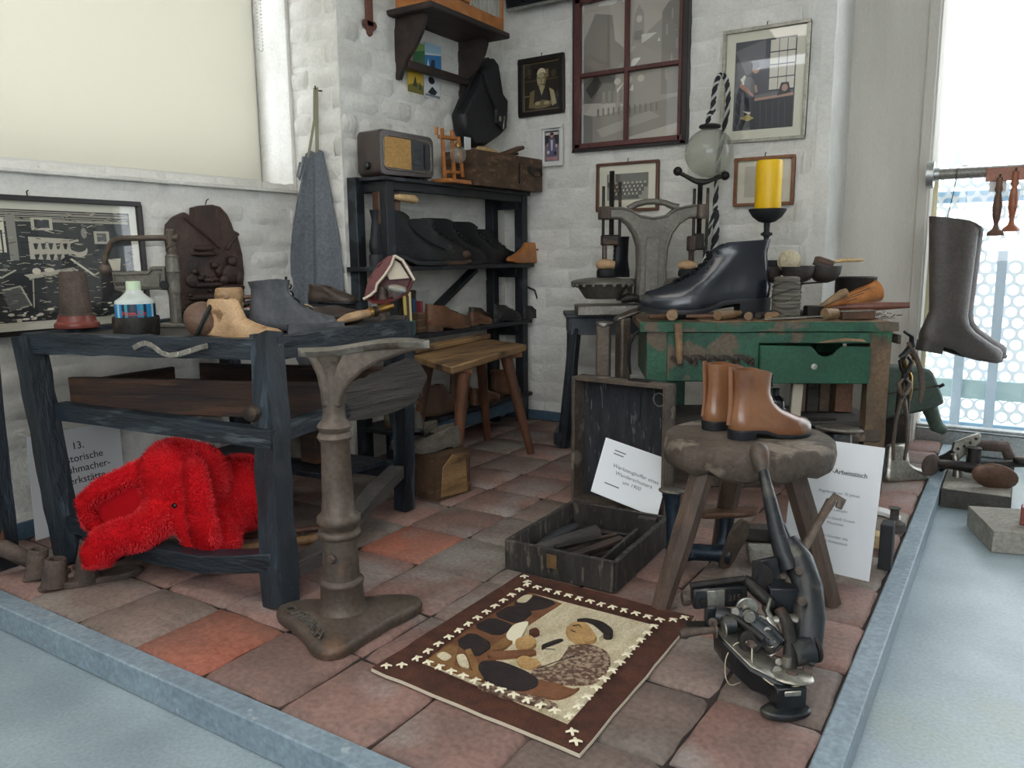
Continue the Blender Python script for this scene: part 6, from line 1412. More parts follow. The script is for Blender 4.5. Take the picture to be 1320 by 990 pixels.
# candle
cs = GT(.48, .362, TZ)
t = thing('candle_stand', 'black iron candle stand with round drip dish behind the black boot', 'candle stand', tuple(cs))
zt_ = .958
MB().lathe([(.05, 0), (.05, .006), (.012, .014), (.006, .02), (.006, zt_-.125-TZ), (.009, zt_-.12-TZ), (.010, zt_-.10-TZ), (.016, zt_-.095-TZ), (.016, zt_-.085-TZ), (.010, zt_-.08-TZ), (.012, zt_-.05-TZ)], tuple(cs), n=16).build('stem', M_blackm, t)
MB().lathe([(.012, -.05), (.03, -.045), (.052, -.028), (.066, -.006), (.067, 0), (.06, -.002), (.001, -.004)], (cs.x, cs.y, zt_), n=30).build('drip_dish', M_blackm, t, smooth=50)
MB().beam((cs.x-.02, cs.y, zt_-.09), (cs.x+.02, cs.y, zt_-.09), .008, .010).build('wing_screw', M_blackm, t)
t = thing('pillar_candle', 'thick bright yellow pillar candle on the black candle stand', 'candle', (cs.x, cs.y, zt_))
MB().lathe([(.046, -.003), (.047, .0), (.0465, .05), (.047, .1), (.0465, .165), (.044, .171), (.034, .169), (.001, .163)], (cs.x, cs.y, zt_), n=36).build('wax', M_yellow, t, smooth=60)
MB().tube([(cs.x, cs.y, zt_+.163), (cs.x+.002, cs.y, zt_+.176)], .0012, 5).build('wick', M_ink, t)

# dark strap at the left end of the table, crate below it
m = MB(); m.tube([GT(-.008, .02, .545), GT(-.022, .02, .53), GT(-.034, .02, .50), GT(-.036, .02, .45), GT(-.030, .02, .40)], [.005, .008, .009, .009, .006], 8, flat=.6); solo('leather_strap', 'dark curved leather strap hanging at the left end of the green table', 'strap', m, M_satchel, tuple(GT(-.02, .02, .54)), smooth=60)
t = thing('dark_crate', 'low dark wooden crate on the tiles under the green table behind the stool', 'crate', tuple(GT(.36, .16, 0)))
for du, dv, sx, sy in ((0, -.10, .26, .014), (0, .10, .26, .014), (-.123, 0, .014, .186), (.123, 0, .014, .186)): MB().beam(GT(.36+du-sx/2, .16+dv, .075), GT(.36+du+sx/2, .16+dv, .075), sy, .15).build('side_board', M_stool, t, bev=.002)
MB().beam(GT(.235, .16, .008), GT(.485, .16, .008), .186, .014).build('bottom_board', M_stool, t)
for k in range(3): MB().beam(GT(.232, .085+.066*k, .154), GT(.488, .087+.066*k, .154), .058, .010).build('lid_plank', M_greywood, t, bev=.002)
# things on the lower shelf
zs = .2405
shoe('shiny black shoe on the lower shelf of the green table', tuple(GT(.40, .16, zs)), 10, .2, .1, .08, M_blkleather, M_sole, low=True, name='black_shoe', hh=.04, lace=3)
m = MB(); m.lathe([(.03, 0), (.032, .004), (.032, .06), (.026, .075), (.012, .085), (.012, .105), (.014, .107)], tuple(GT(.46, .05, zs)), n=20); solo('dark_bottle', 'dark glass bottle on the lower shelf of the green table', 'bottle', m, mat('dark_glass', '#1a1b20', rough=.08, spec=.6), tuple(GT(.46, .05, zs)))
m = MB(); m.beam(GT(.535, .09, zs), GT(.54, .09, zs+.12), .035, .035, up=tuple(NF)); solo('cream_candle', 'square cream candle standing on the lower shelf of the green table', 'candle', m, M_creamlea, tuple(GT(.535, .09, zs)), bev=.003)
for k, (u, wd, mt, lab) in enumerate(((.585, .03, M_brframe, 'thin reddish board'), (.625, .04, M_greywood, 'grey weathered board'), (.665, .035, M_boxwood, 'brown board'), (.725, .06, M_brownshoe, 'wide reddish brown box'))):
    m = MB(); m.beam(GT(u, .20+.0*k, zs), GT(u+.006, .215, zs+.125), wd, .02 if k < 3 else .06, up=tuple(NF)); solo('wooden_board' if k < 3 else 'brown_box', lab+' standing upright on the lower shelf of the green table', 'board' if k < 3 else 'box', m, mt, tuple(GT(u, .2, zs)), bev=.002)
m = MB(); m.beam(GT(.56, .035, zs+.006), GT(.66, .04, zs+.006), .012, .008); solo('small_iron_tool', 'small flat iron tool lying at the front of the lower shelf', 'tool', m, M_irondk, tuple(GT(.6, .035, zs)), bev=.002)
# black cast iron last under the shelf front
t = thing('black_iron_last', 'black iron last with polished plate standing behind the notice under the green table', 'iron last', tuple(GT(.60, -.02, 0)))
MB().beam(GT(.64, -.10, 0), GT(.63, -.10, .235), .06, .05, up=tuple(NF)).build('shaft', M_blkmet, t, bev=.008)
MB().ell(tuple(GT(.625, -.10, .243)), (.075, .04, .012), M=None).build('plate', M_ironlt, t, smooth=60)
MB().beam(GT(.50, -.09, .20), GT(.62, -.10, .21), .05, .04, up=(0, 0, 1)).build('arm', M_blkmet, t, bev=.008)

# pliers and pincers hanging at the right end
t = thing('tool_strap', 'leather strap nailed to the right end of the green table holding pincers', 'strap', tuple(GT(.835, .03, .5)))
MB().beam(GT(.83, -.005, .52), GT(.83, .28, .52), .012, .03).build('strap', M_dkbrown, t, bev=.002)
MB().tube([GT(.845, .0, .545), GT(.87, .0, .53), GT(.875, .005, .50), GT(.855, .01, .47), GT(.84, .01, .46)], [.008, .012, .014, .012, .008], 8, flat=.6).build('loop', M_satchel, t, smooth=60)
g = 'pincers hanging at the right end of the green table'
def pliers(label, u, v, z, h, spread, mt, yaw=0):
    t = thing('pincers', label, 'pincers', tuple(GT(u, v, z)), group=g)
    for s in (-1, 1):
        MB().tube([GT(u+s*.004, v, z), GT(u+s*.018, v, z-.015), GT(u+s*.012, v, z-.04), GT(u-s*.002, v, z-.06), GT(u-s*spread*.8, v, z-h*.5), GT(u-s*spread, v, z-h*.8), GT(u-s*spread*.8, v, z-h)], [.006, .010, .010, .011, .0085, .008, .007], 8, flat=.7).build('jaw_and_handle', mt, t, smooth=60)
    MB().lathe([(.009, 0), (.009, .02)], M=Matrix.Translation(GT(u, v+.01, z-.06)) @ frame((0, 0, 0), U, NF).to_3x3().to_4x4(), n=12).build('rivet', M_irondk, t)
pliers('long grey pincers hanging with open handles nearest the front', .845, -.03, .395, .27, .022, M_iron)
pliers('dark pincers hanging behind the long grey ones', .865, .02, .46, .22, .018, M_irondk)
pliers('small brass coloured pincers hanging highest at the table end', .885, .05, .47, .16, .015, M_brass)
t = thing('iron_hook_tool', 'curved brown iron hook hanging from the table end strap', 'tool', tuple(GT(.88, .03, .5)))
MB().tube([GT(.86, .0, .51), GT(.885, .0, .47), GT(.905, .0, .42), GT(.915, .0, .36), GT(.91, .0, .31)], [.006, .008, .009, .009, .006], 8).build('hook', M_rust, t, smooth=60)

# ================================================================ FLOOR ITEMS, MIDDLE
# tool case: lid standing upright and the tray in front
t = thing('case_lid', 'upright open lid of an old dark wooden tool case with felted lining', 'case lid', (-1.02, 2.26, 0))
Ml = frame((-1.187, 2.278, 0.001), (.335, -.028, 0), (0, 0, 1)); Ml = Matrix((V((.9965, -.083, 0)), V((0, 0, 1)), V((-.083, -.9965, 0)))).transposed().to_4x4(); Ml.translation = V((-1.187, 2.29, .001))
w_, h_ = .335, .413
MB().box((w_/2, h_/2, .006), (w_, h_, .010), M=Ml).build('panel', M_casefelt, t)
for nm, c, d in (('side_board', (.006, h_/2, .035), (.012, h_, .068)), ('side_board', (w_-.006, h_/2, .035), (.012, h_, .068)), ('top_board', (w_/2, h_-.006, .035), (w_-.024, .012, .068)), ('bottom_board', (w_/2, .006, .035), (w_-.024, .012, .068))):
    MB().box(c, d, M=Ml).build(nm, M_stool, t, bev=.002)
MB().torus((w_-.050, h_-.055, .013), .020, .0025, M=Ml, n=24, m=6).build('lock_ring', M_steel, t)
MB().lathe([(.019, 0), (.019, .004)], M=Ml @ T(w_-.050, h_-.055, .009), n=20).build('lock_hole', M_blackm, t)
MB().box((w_*.68, h_+.002, .03), (.07, .006, .03), M=Ml).build('hinge', M_irondk, t, bev=.001)
MB().tube([Ml @ V(p) for p in ((w_*.66, h_-.03, .016), (w_*.665, h_-.11, .016), (w_*.645, h_-.125, .016), (w_*.62, h_-.12, .016))], .002, 5).build('hanging_wire', M_irondk, t)
t = thing('tool_case_tray', 'low open dark wooden tool case base on the tiles in front of its lid', 'case', (-.915, 1.82, 0))
Cn = [V((-1.066, 1.628, 0)), V((-.758, 1.634, 0)), V((-.775, 2.02, 0)), V((-1.075, 2.01, 0))]
for k in range(4):
    a, b = Cn[k], Cn[(k+1) % 4]; c = (Cn[0]+Cn[2])/2; a2 = a.lerp(c, .025); b2 = b.lerp(c, .025)
    MB().beam(a2+V((0, 0, .039)), b2+V((0, 0, .039)), .014, .075, seg=8, jit=.0012).build('front_board' if k == 0 else 'side_board', M_case, t, smooth=45)
MB().prism([(p.x, p.y) for p in Cn], .008, z0=.003).build('bottom_board', M_case, t)
MB().beam((-.815, 1.66, .035), (-.83, 1.93, .035), .008, .05).build('partition', M_case, t)
MB().beam((-.85, 1.98, .045), (-.80, 1.99, .045), .03, .06).build('corner_block', M_case, t)
MB().box((-.925, 1.6225, .05), (.028, .003, .035)).build('label_scrap', mat('gummed_label', '#6e5130', '#574027', rough=.8, scale=30), t)
g = 'tools in the open tool case'
def cs_(label, a, b, r0, r1, mt, mid=None, nm='old_tool'): return stick(label, a, b, r0, r1, mt, nm, group=g, mid=mid)
cs_('large dark leather wrapped mallet lying in the tool case', (-1.035, 1.69, .028), (-.94, 1.90, .035), .016, .024, M_greywood, .022)
cs_('dark flat leather sheath at the left side of the tool case', (-1.04, 1.75, .026), (-1.02, 1.93, .03), .012, .014, M_blackm, .02)
cs_('curved iron shank in the middle of the tool case', (-.985, 1.68, .025), (-.885, 1.90, .032), .007, .010, M_irondk, .012)
cs_('second iron shank beside the curved one', (-.955, 1.67, .024), (-.865, 1.84, .03), .008, .007, M_rust, .010)
cs_('thin iron pincer arm lying across the tool case', (-.97, 1.72, .045), (-.87, 1.88, .05), .005, .006, M_irondk)
m = MB(); m.beam((-.925, 1.655, .042), (-.845, 1.865, .050), .026, .008); solo('old_tool', 'flat reddish wooden rasp strip lying in the tool case', 'tool', m, M_brownwood, (-.88, 1.76, .042), group=g, bev=.001)
for k, (x, y) in enumerate(((-.80, 1.68), (-.793, 1.72), (-.797, 1.76), (-.84, 1.68))):
    m = MB(); m.ell((x, y, .026), (.014, .014, .013)); solo('small_ball', ('grey ball nearest the front corner of the tool case compartment', 'second grey ball from the front corner of the tool case compartment', 'grey ball furthest back in the tool case compartment', 'single grey ball left of the tool case partition')[k], 'ball', m, M_greyshoe, (x, y, .013), smooth=180, group='grey balls in the tool case')
cs_('short dark handle at the back of the tool case', (-.95, 1.95, .02), (-.87, 1.965, .022), .009, .008, M_irondk)
# white notice leaning in the lid
t, M, ww, hh_ = sheet('notice_card', 'tilted white glossy notice leaning in the open tool case lid', ((-1.040, 2.062, .098), (-.857, 2.137, .024), (-.863, 2.262, .172), (-1.049, 2.182, .238)))
for k, (s_, z) in enumerate((('Werkzeugkoffer eines', .60), ('Wanderschusters', .49), ('um 1900', .38))): text_mb(s_, .0165, T(ww*.52, hh_*z-.01, .0004), .0003).build('lettering', M_inkgr, t, local=True, smooth=0)
for x, y, l in ((.12, .84, .17), (.12, .78, .15), (.14, .23, .22)): MB().box((ww*(x+l/2), hh_*y, .0005), (ww*l, .0035, .0005)).build('small_print', M_inkgr, t, local=True)

# three legged stool
sc = V((-.512, 1.828, 0))
t = thing('round_stool', 'low round three legged wooden stool with thick chipped seat', 'stool', tuple(sc))
m = MB(); rg = []
N = 40
for z, f in ((.322, .86), (.318, .93), (.328, 1.0), (.350, 1.02), (.372, 1.0), (.378, .965)):
    r_ = []
    for i in range(N):
        a = 2*math.pi*i/N; q_ = .192*f*(1+.02*noise.noise(V((math.cos(a)*2, math.sin(a)*2, 3)))); zz = z
        if z < .33: zz += .030*max(0, noise.noise(V((math.cos(a)*3.1, math.sin(a)*3.1, 8))))-.008
        r_.append(sc+V((q_*math.cos(a), q_*math.sin(a), zz)))
    rg.append(r_)
m.loft(rg); m.build('seat', M_stool, t, smooth=50)
for a, b in (((-.632, 1.605, 0), (-.565, 1.70, .345)), ((-.308, 1.842, 0), (-.41, 1.80, .345)), ((-.64, 2.05, 0), (-.565, 1.945, .345))):
    MB().tube([a, V(a).lerp(V(b), .5), b], [.022, .028, .027], 8).build('leg', M_stoolleg, t, smooth=30)
M_toecap = mat('toe_cap_leather', '#846349', '#6b4f3a', rough=.28, scale=9, bump=.1, coat=.4)
def stitch_extra(t, L, W, H):
    tc = MB(); rgs = []
    for r_ in BOOT[:5]:
        ring = [p for p in foot_ring(L, W*1.02, *r_, FOOT, 24) if p.y > .70*L]
        ring.sort(key=lambda p: p.x); rgs.append([V((p.x, p.y+.0012, p.z+.035*L+L*.025*ss(.85, 1., p.y/L)+.07*L*(1-ss(.3, .56, p.y/L))+.0006)) for p in ring])
    n_ = min(len(r) for r in rgs); rgs = [[r[int(i*(len(r)-1)/(n_-1))] for i in range(n_)] for r in rgs]
    tc.loft(rgs, False, False, closed=False); tc.build('toe_cap', M_toecap, t, local=True, smooth=60)
    MB().tube([(0, -.012*L, .06*L+.02), (0, .0, .3*L), (0, .0, .45*L), (0, .0-.004, H+.03)], [.008, .007, .006, .006], 6, flat=.6).build('back_strip', M_tan, t, local=True, smooth=60)
    MB().tube([(-.018, .735*L, .185*L), (-.012, .77*L, .19*L), (0, .785*L, .192*L), (.012, .77*L, .19*L), (.018, .735*L, .185*L)], .0022, 5).build('toe_cap_seam', M_brownshoe, t, local=True)
g = 'pair of polished tan boots on the stool'
shoe('polished tan ankle boot nearest the viewer on the round stool', (-.535, 1.765, .379), -43, .208, .138, .085, M_tan, M_sole, 'boot', 'tan_boot', group=g, hh=.07, lace=6, extra=stitch_extra, laces=M_black)
shoe('polished tan ankle boot half hidden behind its mate on the round stool', (-.618, 1.83, .379), -40, .208, .138, .085, M_tan, M_sole, 'boot', 'tan_boot', group=g, hh=.07, lace=6, extra=stitch_extra, laces=M_black)

# second notice
t, M, ww, hh_ = sheet('workbench_sign', 'white acrylic notice about the work table standing behind the stool', ((-.47, 2.045, .001), (-.255, 2.018, .001), (-.2475, 2.085, .325), (-.4655, 2.112, .325)))
MB().box((ww/2, hh_/2, .0016), (ww+.008, hh_+.008, .0012)).build('acrylic_cover', M_glass, t, local=True, smooth=0)
text_mb('Schuster-Arbeitstisch', .0165, T(ww*.52, hh_*.755, .0004), .0003, bold=True).build('lettering', M_ink, t, local=True, smooth=0)
for s_, z in (('Angefertigt vor 70 Jahren', .60), ('zum Lehrjahr', .47), ('Meisters Gesell Gruent', .405), ('Maschinist', .365), ('zum Grunder des', .265), ('er als Arbeitstisch', .225)): text_mb(s_, .0098, T(ww*.56, hh_*z, .0004), .0002).build('small_lettering', M_inkgr, t, local=True, smooth=0)
m = MB(); m.box((-.235, 2.14, .06), (.03, .05, .12)); solo('black_sign_block', 'black block propping up the notice behind the stool', 'block', m, M_blackm, (-.235, 2.14, 0), bev=.002)
m = MB(); m.beam((-.36, 2.30, .02), (-.24, 2.28, .02), .05, .038); solo('pale_wood_offcut', 'pale wood offcut lying on the tiles behind the notice', 'wood', m, M_palewood, (-.3, 2.29, 0), bev=.002)

# three armed iron last behind the stool legs
t = thing('three_arm_last', 'navy painted three armed iron last lying behind the stool', 'iron last', (-.69, 1.90, 0))
MB().tube([(-.695, 1.86, .012), (-.697, 1.865, .06), (-.705, 1.872, .12), (-.712, 1.878, .17), (-.715, 1.88, .19)], [.026, .022, .019, .020, .026], 12).build('upright_arm', M_navymet, t, smooth=60)
MB().ell((-.716, 1.882, .196), (.036, .024, .009), M=None).build('heel_plate', M_ironlt, t, smooth=60)
MB().tube([(-.70, 1.87, .035), (-.66, 1.895, .038), (-.61, 1.92, .036), (-.58, 1.935, .034)], [.028, .022, .021, .028], 12).build('lying_arm', M_navymet, t, smooth=60)
Mp = frame((-.572, 1.925, .045), (.35, .1, 1), (.8, -.55, -.3))
MB().loft([[V((p.y-.05, p.x, z)) for p in foot_ring(.145, .062, 0, 0, 1, w, .3, FOOT)] for z, w in ((-.008, .8), (0, 1), (.006, .96))], M=Mp).build('sole_plate', M_iron, t, smooth=50)
MB().tube([(-.60, 1.95, .04), (-.60, 1.97, .08), (-.60, 1.975, .12)], [.02, .017, .02], 10).build('short_arm', M_navymet, t, smooth=60)
MB().loft([[V((p.y, p.x, z)) for p in foot_ring(.15, .06, 0, 0, 1, w, .3, FOOT)] for z, w in ((-.010, .7), (0, 1), (.006, .94))], M=frame((-.66, 1.945, .125), (.86, .46, .08), (0, 0, 1))).build('toe_plate', mat('brown_iron_plate', '#7b5d4b', '#674c3d', rough=.55, metal=.3, scale=12), t, smooth=50)
text_mb('2', .03, frame((-.652, 1.872, .032), (.86, .5, 0), (.45, -.80, .3)), .002, 'CENTER', True).build('cast_number', M_navymet, t, smooth=0)
m = MB(); m.box((0, 0, 0), (.11, .06, .036), M=T(-.50, 2.03, .02) @ rotm(0, 0, 25)); solo('stone_block', 'small grey stone block on the tiles behind the sewing machine', 'block', m, M_stone, (-.50, 2.03, 0), bev=.006)
m = MB(); m.beam((-.64, 2.15, .02), (-.50, 2.20, .022), .05, .036); solo('grey_plank', 'short grey plank on the tiles under the green table', 'wood', m, M_greywood, (-.57, 2.17, 0), bev=.002)

# ================================================================ COWHIDE PICTURE RUG
RA, RB, RC, RD = V((-1.006, 1.056, .002)), V((-1.003, 1.607, .002)), V((-.546, 1.597, .002)), V((-.537, 1.032, .002))
t = thing('cowhide_rug', 'dark brown cowhide picture of a cobbler with cream cross stitching lying on the tiles', 'rug', ((RA+RC)/2)[:])
def rq(x, y, z=0.): return RA.lerp(RD, x).lerp(RB.lerp(RC, x), y)+V((0, 0, z))         # x along the lower edge, y upwards
m = MB(); nb = 12; loop = [rq(i/nb, 0) for i in range(nb)]+[rq(1, i/nb) for i in range(nb)]+[rq(1-i/nb, 1) for i in range(nb)]+[rq(0, 1-i/nb) for i in range(nb)]
loop = [p+V((noise.noise(p*30)*.004, noise.noise(p*31+V((5, 0, 0)))*.004, 0)) for p in loop]
m.loft([loop, [p+V((0, 0, .006)) for p in loop]]); m.build('backing', M_creamlea, t, smooth=0)
m = MB(); c = sum(loop, V())/len(loop); l2 = [c+(p-c)*.994 for p in loop]; m.loft([[p+V((0, 0, .006)) for p in l2], [p+V((0, 0, .0085)) for p in l2]]); m.build('border', M_rugbr, t, smooth=0)
# picture seen with its top towards the shelf: px,py in picture space, px to the viewer's right
lay = [0]
def hide(nm, mt, pts, lift=None):
    if nm not in ('field', 'window_wall', 'stool'):
        for _ in range(1 if nm == 'window_pane' else 2):
            c_ = []
            for (ax, ay), (bx, by) in zip(pts, pts[1:]+pts[:1]): c_ += [(ax*.8+bx*.2, ay*.8+by*.2), (ax*.2+bx*.8, ay*.2+by*.8)]
            pts = c_
    lay[0] += 1; z = .0085+.0004*lay[0]; q_ = [rq(*p) for p in pts]
    MB().loft([[p+V((0, 0, .0086)) for p in q_], [p+V((0, 0, z)) for p in q_]]).build(nm, mt, t, smooth=0)
hide('field', M_rugcr, [(0.161, 0.127), (0.179, 0.832), (0.865, 0.842), (0.887, 0.100)])
hide('window_wall', M_rugmid, [(0.161, 0.127), (0.470, 0.141), (0.344, 0.452), (0.365, 0.592), (0.384, 0.815), (0.179, 0.832), (0.165, 0.699), (0.140, 0.457), (0.150, 0.224)])
hide('window_pane', M_rugdk, [(0.165, 0.699), (0.188, 0.820), (0.359, 0.817), (0.345, 0.736), (0.287, 0.676)])
hide('window_pane', M_rugdk, [(0.160, 0.565), (0.173, 0.689), (0.315, 0.691), (0.323, 0.556)])
hide('window_pane', M_rugdk, [(0.143, 0.445), (0.168, 0.555), (0.320, 0.541), (0.303, 0.429)])
hide('window_pane', M_rugdk, [(0.167, 0.305), (0.174, 0.410), (0.334, 0.372), (0.331, 0.254)])
hide('jug', M_rugcr, [(0.174, 0.719), (0.173, 0.796), (0.214, 0.818), (0.228, 0.733)])
hide('stool', M_ruggold, [(0.161, 0.127), (0.455, 0.143), (0.451, 0.171), (0.264, 0.298), (0.251, 0.279), (0.385, 0.176), (0.293, 0.167), (0.211, 0.281), (0.166, 0.280)])
hide('clog', M_rugcr, [(0.169, 0.188), (0.178, 0.227), (0.241, 0.216), (0.239, 0.170)])
hide('clog', M_rugcr, [(0.244, 0.229), (0.271, 0.256), (0.363, 0.185), (0.312, 0.178)])
hide('floor_strip', M_rugsp, [(0.465, 0.138), (0.585, 0.146), (0.731, 0.171), (0.803, 0.165), (0.807, 0.141), (0.719, 0.119), (0.593, 0.104), (0.465, 0.099)])
hide('trousers', M_rugmid, [(0.585, 0.146), (0.625, 0.266), (0.701, 0.268), (0.803, 0.265), (0.821, 0.294), (0.812, 0.233), (0.781, 0.188), (0.686, 0.164)])
hide('jacket', M_rugsp, [(0.584, 0.285), (0.610, 0.341), (0.650, 0.342), (0.601, 0.493), (0.692, 0.565), (0.794, 0.550), (0.843, 0.488), (0.860, 0.414), (0.854, 0.341), (0.803, 0.304), (0.706, 0.261), (0.635, 0.252)])
hide('shirt', M_rugcr, [(0.547, 0.373), (0.546, 0.452), (0.582, 0.542), (0.620, 0.527), (0.646, 0.426), (0.650, 0.342), (0.601, 0.336)])
hide('apron', M_rugdk, [(0.387, 0.198), (0.370, 0.243), (0.438, 0.280), (0.565, 0.275), (0.645, 0.257), (0.675, 0.215), (0.649, 0.163), (0.576, 0.141), (0.479, 0.146)])
hide('arm', M_ruggold, [(0.337, 0.315), (0.344, 0.452), (0.389, 0.451), (0.397, 0.348)])
hide('cloth', M_stitch, [(0.334, 0.446), (0.309, 0.536), (0.355, 0.595), (0.387, 0.512), (0.419, 0.431), (0.372, 0.417)])
hide('arm', M_rugtan, [(0.490, 0.320), (0.502, 0.359), (0.605, 0.349), (0.588, 0.298), (0.524, 0.294)])
hide('shoe_on_last', M_rugmid, [(0.351, 0.299), (0.424, 0.351), (0.518, 0.413), (0.541, 0.391), (0.451, 0.316), (0.386, 0.274)])
hide('tool_handle', M_rugdk, [(0.520, 0.449), (0.561, 0.531), (0.590, 0.530), (0.544, 0.435)])
hide('fist', M_rugtan, [(0.397, 0.431), (0.428, 0.497), (0.497, 0.461), (0.498, 0.402), (0.435, 0.392)])
hide('hammer_head', M_rugbr, [(0.403, 0.521), (0.421, 0.556), (0.463, 0.528), (0.435, 0.488)])
hide('face', M_rugtan, [(0.539, 0.606), (0.539, 0.672), (0.621, 0.702), (0.684, 0.645), (0.707, 0.585), (0.651, 0.543), (0.591, 0.559)])
hide('white_hair', M_rugcr, [(0.571, 0.702), (0.638, 0.697), (0.715, 0.662), (0.712, 0.599), (0.679, 0.630), (0.625, 0.673)])
hide('cap', M_rugdk, [(0.536, 0.688), (0.577, 0.726), (0.659, 0.734), (0.734, 0.697), (0.756, 0.651), (0.732, 0.634), (0.689, 0.660), (0.627, 0.692)])
for p_ in (((.56, .635), (.585, .655), (.60, .64)), ((.575, .60), (.60, .595)), ((.62, .30), (.66, .38), (.70, .44)), ((.55, .42), (.60, .44))): MB().tube([rq(*q_, .0195) for q_ in p_], .001, 4).build('drawn_line', M_rugdk, t)
# cross stitches: each one a piece of its own, sharing two meshes
st = []
for k in range(3):
    mm = MB(); r_ = random.Random(60+k)
    for a in (45+r_.uniform(-14, 14), -45+r_.uniform(-14, 14)):
        ca, sa = math.cos(R(a))*.0108, math.sin(R(a))*.0108; mm.tube([(-ca, -sa, 0), (-ca*.4, -sa*.4, .002), (ca*.4, sa*.4, .002), (ca, sa, 0)], [.0026, .0032, .0032, .0024], 5, flat=.5)
    o = mm.build('cross_stitch', M_stitch, None, smooth=60); st.append(o.data); bpy.data.objects.remove(o)
def put(x, y):
    o = bpy.data.objects.new('cross_stitch', rnd.choice(st)); COL.objects.link(o); o.parent = t
    o.matrix_basis = world_of(t).inverted() @ T(*rq(x, y, (.0215 if .14 < x < .9 and .10 < y < .86 else .0105))) @ rotm(0, 0, rnd.uniform(-15, 15))
x0_, x1_, y0_, y1_ = .147, .888, .108, .852
for i in range(13): put(x0_+(x1_-x0_)*i/12, y0_)
for i in range(1, 13): put(x0_, y0_+(y1_-y0_)*i/12); put(x1_, y0_+(y1_-y0_)*i/12)
for i in range(1, 12): put(x0_+(x1_-x0_)*i/12, y1_)
for a, b in ((.05, .035), (.10, .07)): put(a, b); put(1-a*.75, b); put(a, 1-b*1.2); put(1-a*.75, 1-b*1.2)

# ================================================================ SEWING MACHINE (standing on the tiles, front right)
t = thing('leather_sewing_machine', 'old black long armed leather sewing machine with steel levers standing on the tiles', 'sewing machine', (-.30, 1.36, 0))
def bb(nm, c, d, mt, rz=32, rx=0, ry=0, bev=.002, par=None): return MB().box((0, 0, 0), d, M=T(*c) @ rotm(rx, ry, rz)).build(nm, mt, par or t, bev=bev)
def tb(nm, pts, r, mt, n=10, flat=1., par=None, upv=None): return MB().tube(pts, r, n, flat=flat, upv=upv).build(nm, mt, par or t, smooth=60)
def disc(nm, c, r, th, nrm, mt, par=None): return MB().lathe([(r*.92, 0), (r, th*.2), (r, th*.8), (r*.92, th)], M=frame(c, V(nrm).orthogonal(), nrm), n=20).build(nm, mt, par or t)
# base plate and pillar
Mb = T(-.288, 1.332, 0) @ rotm(0, 0, 38)
m = MB(); m.prism([(x*.045+math.copysign(.012, x)*0, y*.026) for x, y in [(math.cos(R(a)), math.sin(R(a))) for a in range(0, 360, 20)]], .012, Mb, .001); m.build('foot_plate', M_blkmet, t, bev=.003)
bb('pillar', (-.292, 1.352, .030), (.055, .042, .040), M_blkmet, 38)
0 and bb('pillar_cap', (-.296, 1.36, .064), (.062, .05, .012), M_blkmet, 38)
# hollow free arm reaching back to the left, with steel top and nose
arm = [V((-.425, 1.415, .098)), V((-.395, 1.392, .088)), V((-.345, 1.368, .064)), V((-.30, 1.366, .050)), V((-.272, 1.385, .052))]
m = MB(); rg = []
for i, p in enumerate(arm):
    w_ = (.030, .032, .032, .032, .022)[i]; h_ = (.045, .05, .045, .034, .024)[i]; d = (arm[min(i+1, 4)]-arm[max(i-1, 0)]); s_ = d.cross(V((0, 0, 1))).normalized()
    rg.append([p+s_*w_, p-s_*w_, p-s_*w_*.85-V((0, 0, h_)), p+s_*w_*.85-V((0, 0, h_))])
m.loft(rg); m.build('free_arm', M_blkmet, t, bev=.004)
m = MB(); rg = []
for i, p in enumerate(arm[:4]):
    w_ = (.028, .030, .029, .028)[i]; d = (arm[min(i+1, 4)]-arm[max(i-1, 0)]); s_ = d.cross(V((0, 0, 1))).normalized(); rg.append([p+s_*w_+V((0, 0, .001)), p-s_*w_+V((0, 0, .001)), p-s_*w_+V((0, 0, .004)), p+s_*w_+V((0, 0, .004))])
m.loft(rg); m.build('arm_cover_plate', M_steel, t, bev=.001)
MB().ell((-.292, 1.368, .056), (.042, .032, .006), M=None).build('needle_plate', M_steel, t, smooth=60)
MB().ell((-.288, 1.366, .0615), (.012, .008, .003)).build('needle_hole', M_rust, t, smooth=60)
bb('maker_strip', (-.277, 1.3315, .043), (.03, .003, .010), M_steel, 38)
# curved presser strap
tb('presser_bar', [(-.296, 1.385, .056), (-.299, 1.395, .075), (-.304, 1.415, .095), (-.316, 1.44, .118), (-.336, 1.458, .134)], [.013, .012, .012, .012, .011], M_irondk, 8, .6)
# head casting: big curved arm
tb('head_casting', [(-.285, 1.424, .058), (-.280, 1.445, .085), (-.285, 1.48, .12), (-.300, 1.52, .16), (-.325, 1.552, .198), (-.355, 1.568, .228)], [.024, .028, .030, .031, .030, .026], M_blkmet, 14, .8)
tb('rear_cylinder', [(-.300, 1.412, .074), (-.272, 1.438, .080)], [.024, .026], M_blkmet, 14)
disc('cylinder_cap', (-.270, 1.440, .080), .026, .008, (.7, .7, .1), M_irondk)
bb('head_block', (-.345, 1.500, .135), (.055, .05, .065), M_blkmet, 32)
bb('head_plate', (-.375, 1.515, .170), (.05, .012, .075), M_blkmet, 32, 0, -12)
# inclined black cylinder below the head
tb('needle_bar_housing', [(-.402, 1.418, .125), (-.378, 1.418, .115), (-.345, 1.412, .097), (-.322, 1.405, .083)], [.018, .021, .023, .021], M_blkmet, 14)
tb('shaft', [(-.418, 1.398, .130), (-.385, 1.398, .118), (-.345, 1.390, .100)], [.007, .008, .008], M_irondk, 10)
tb('housing_block', [(-.44, 1.405, .118), (-.40, 1.415, .116)], [.018, .017], M_blkmet, 12)
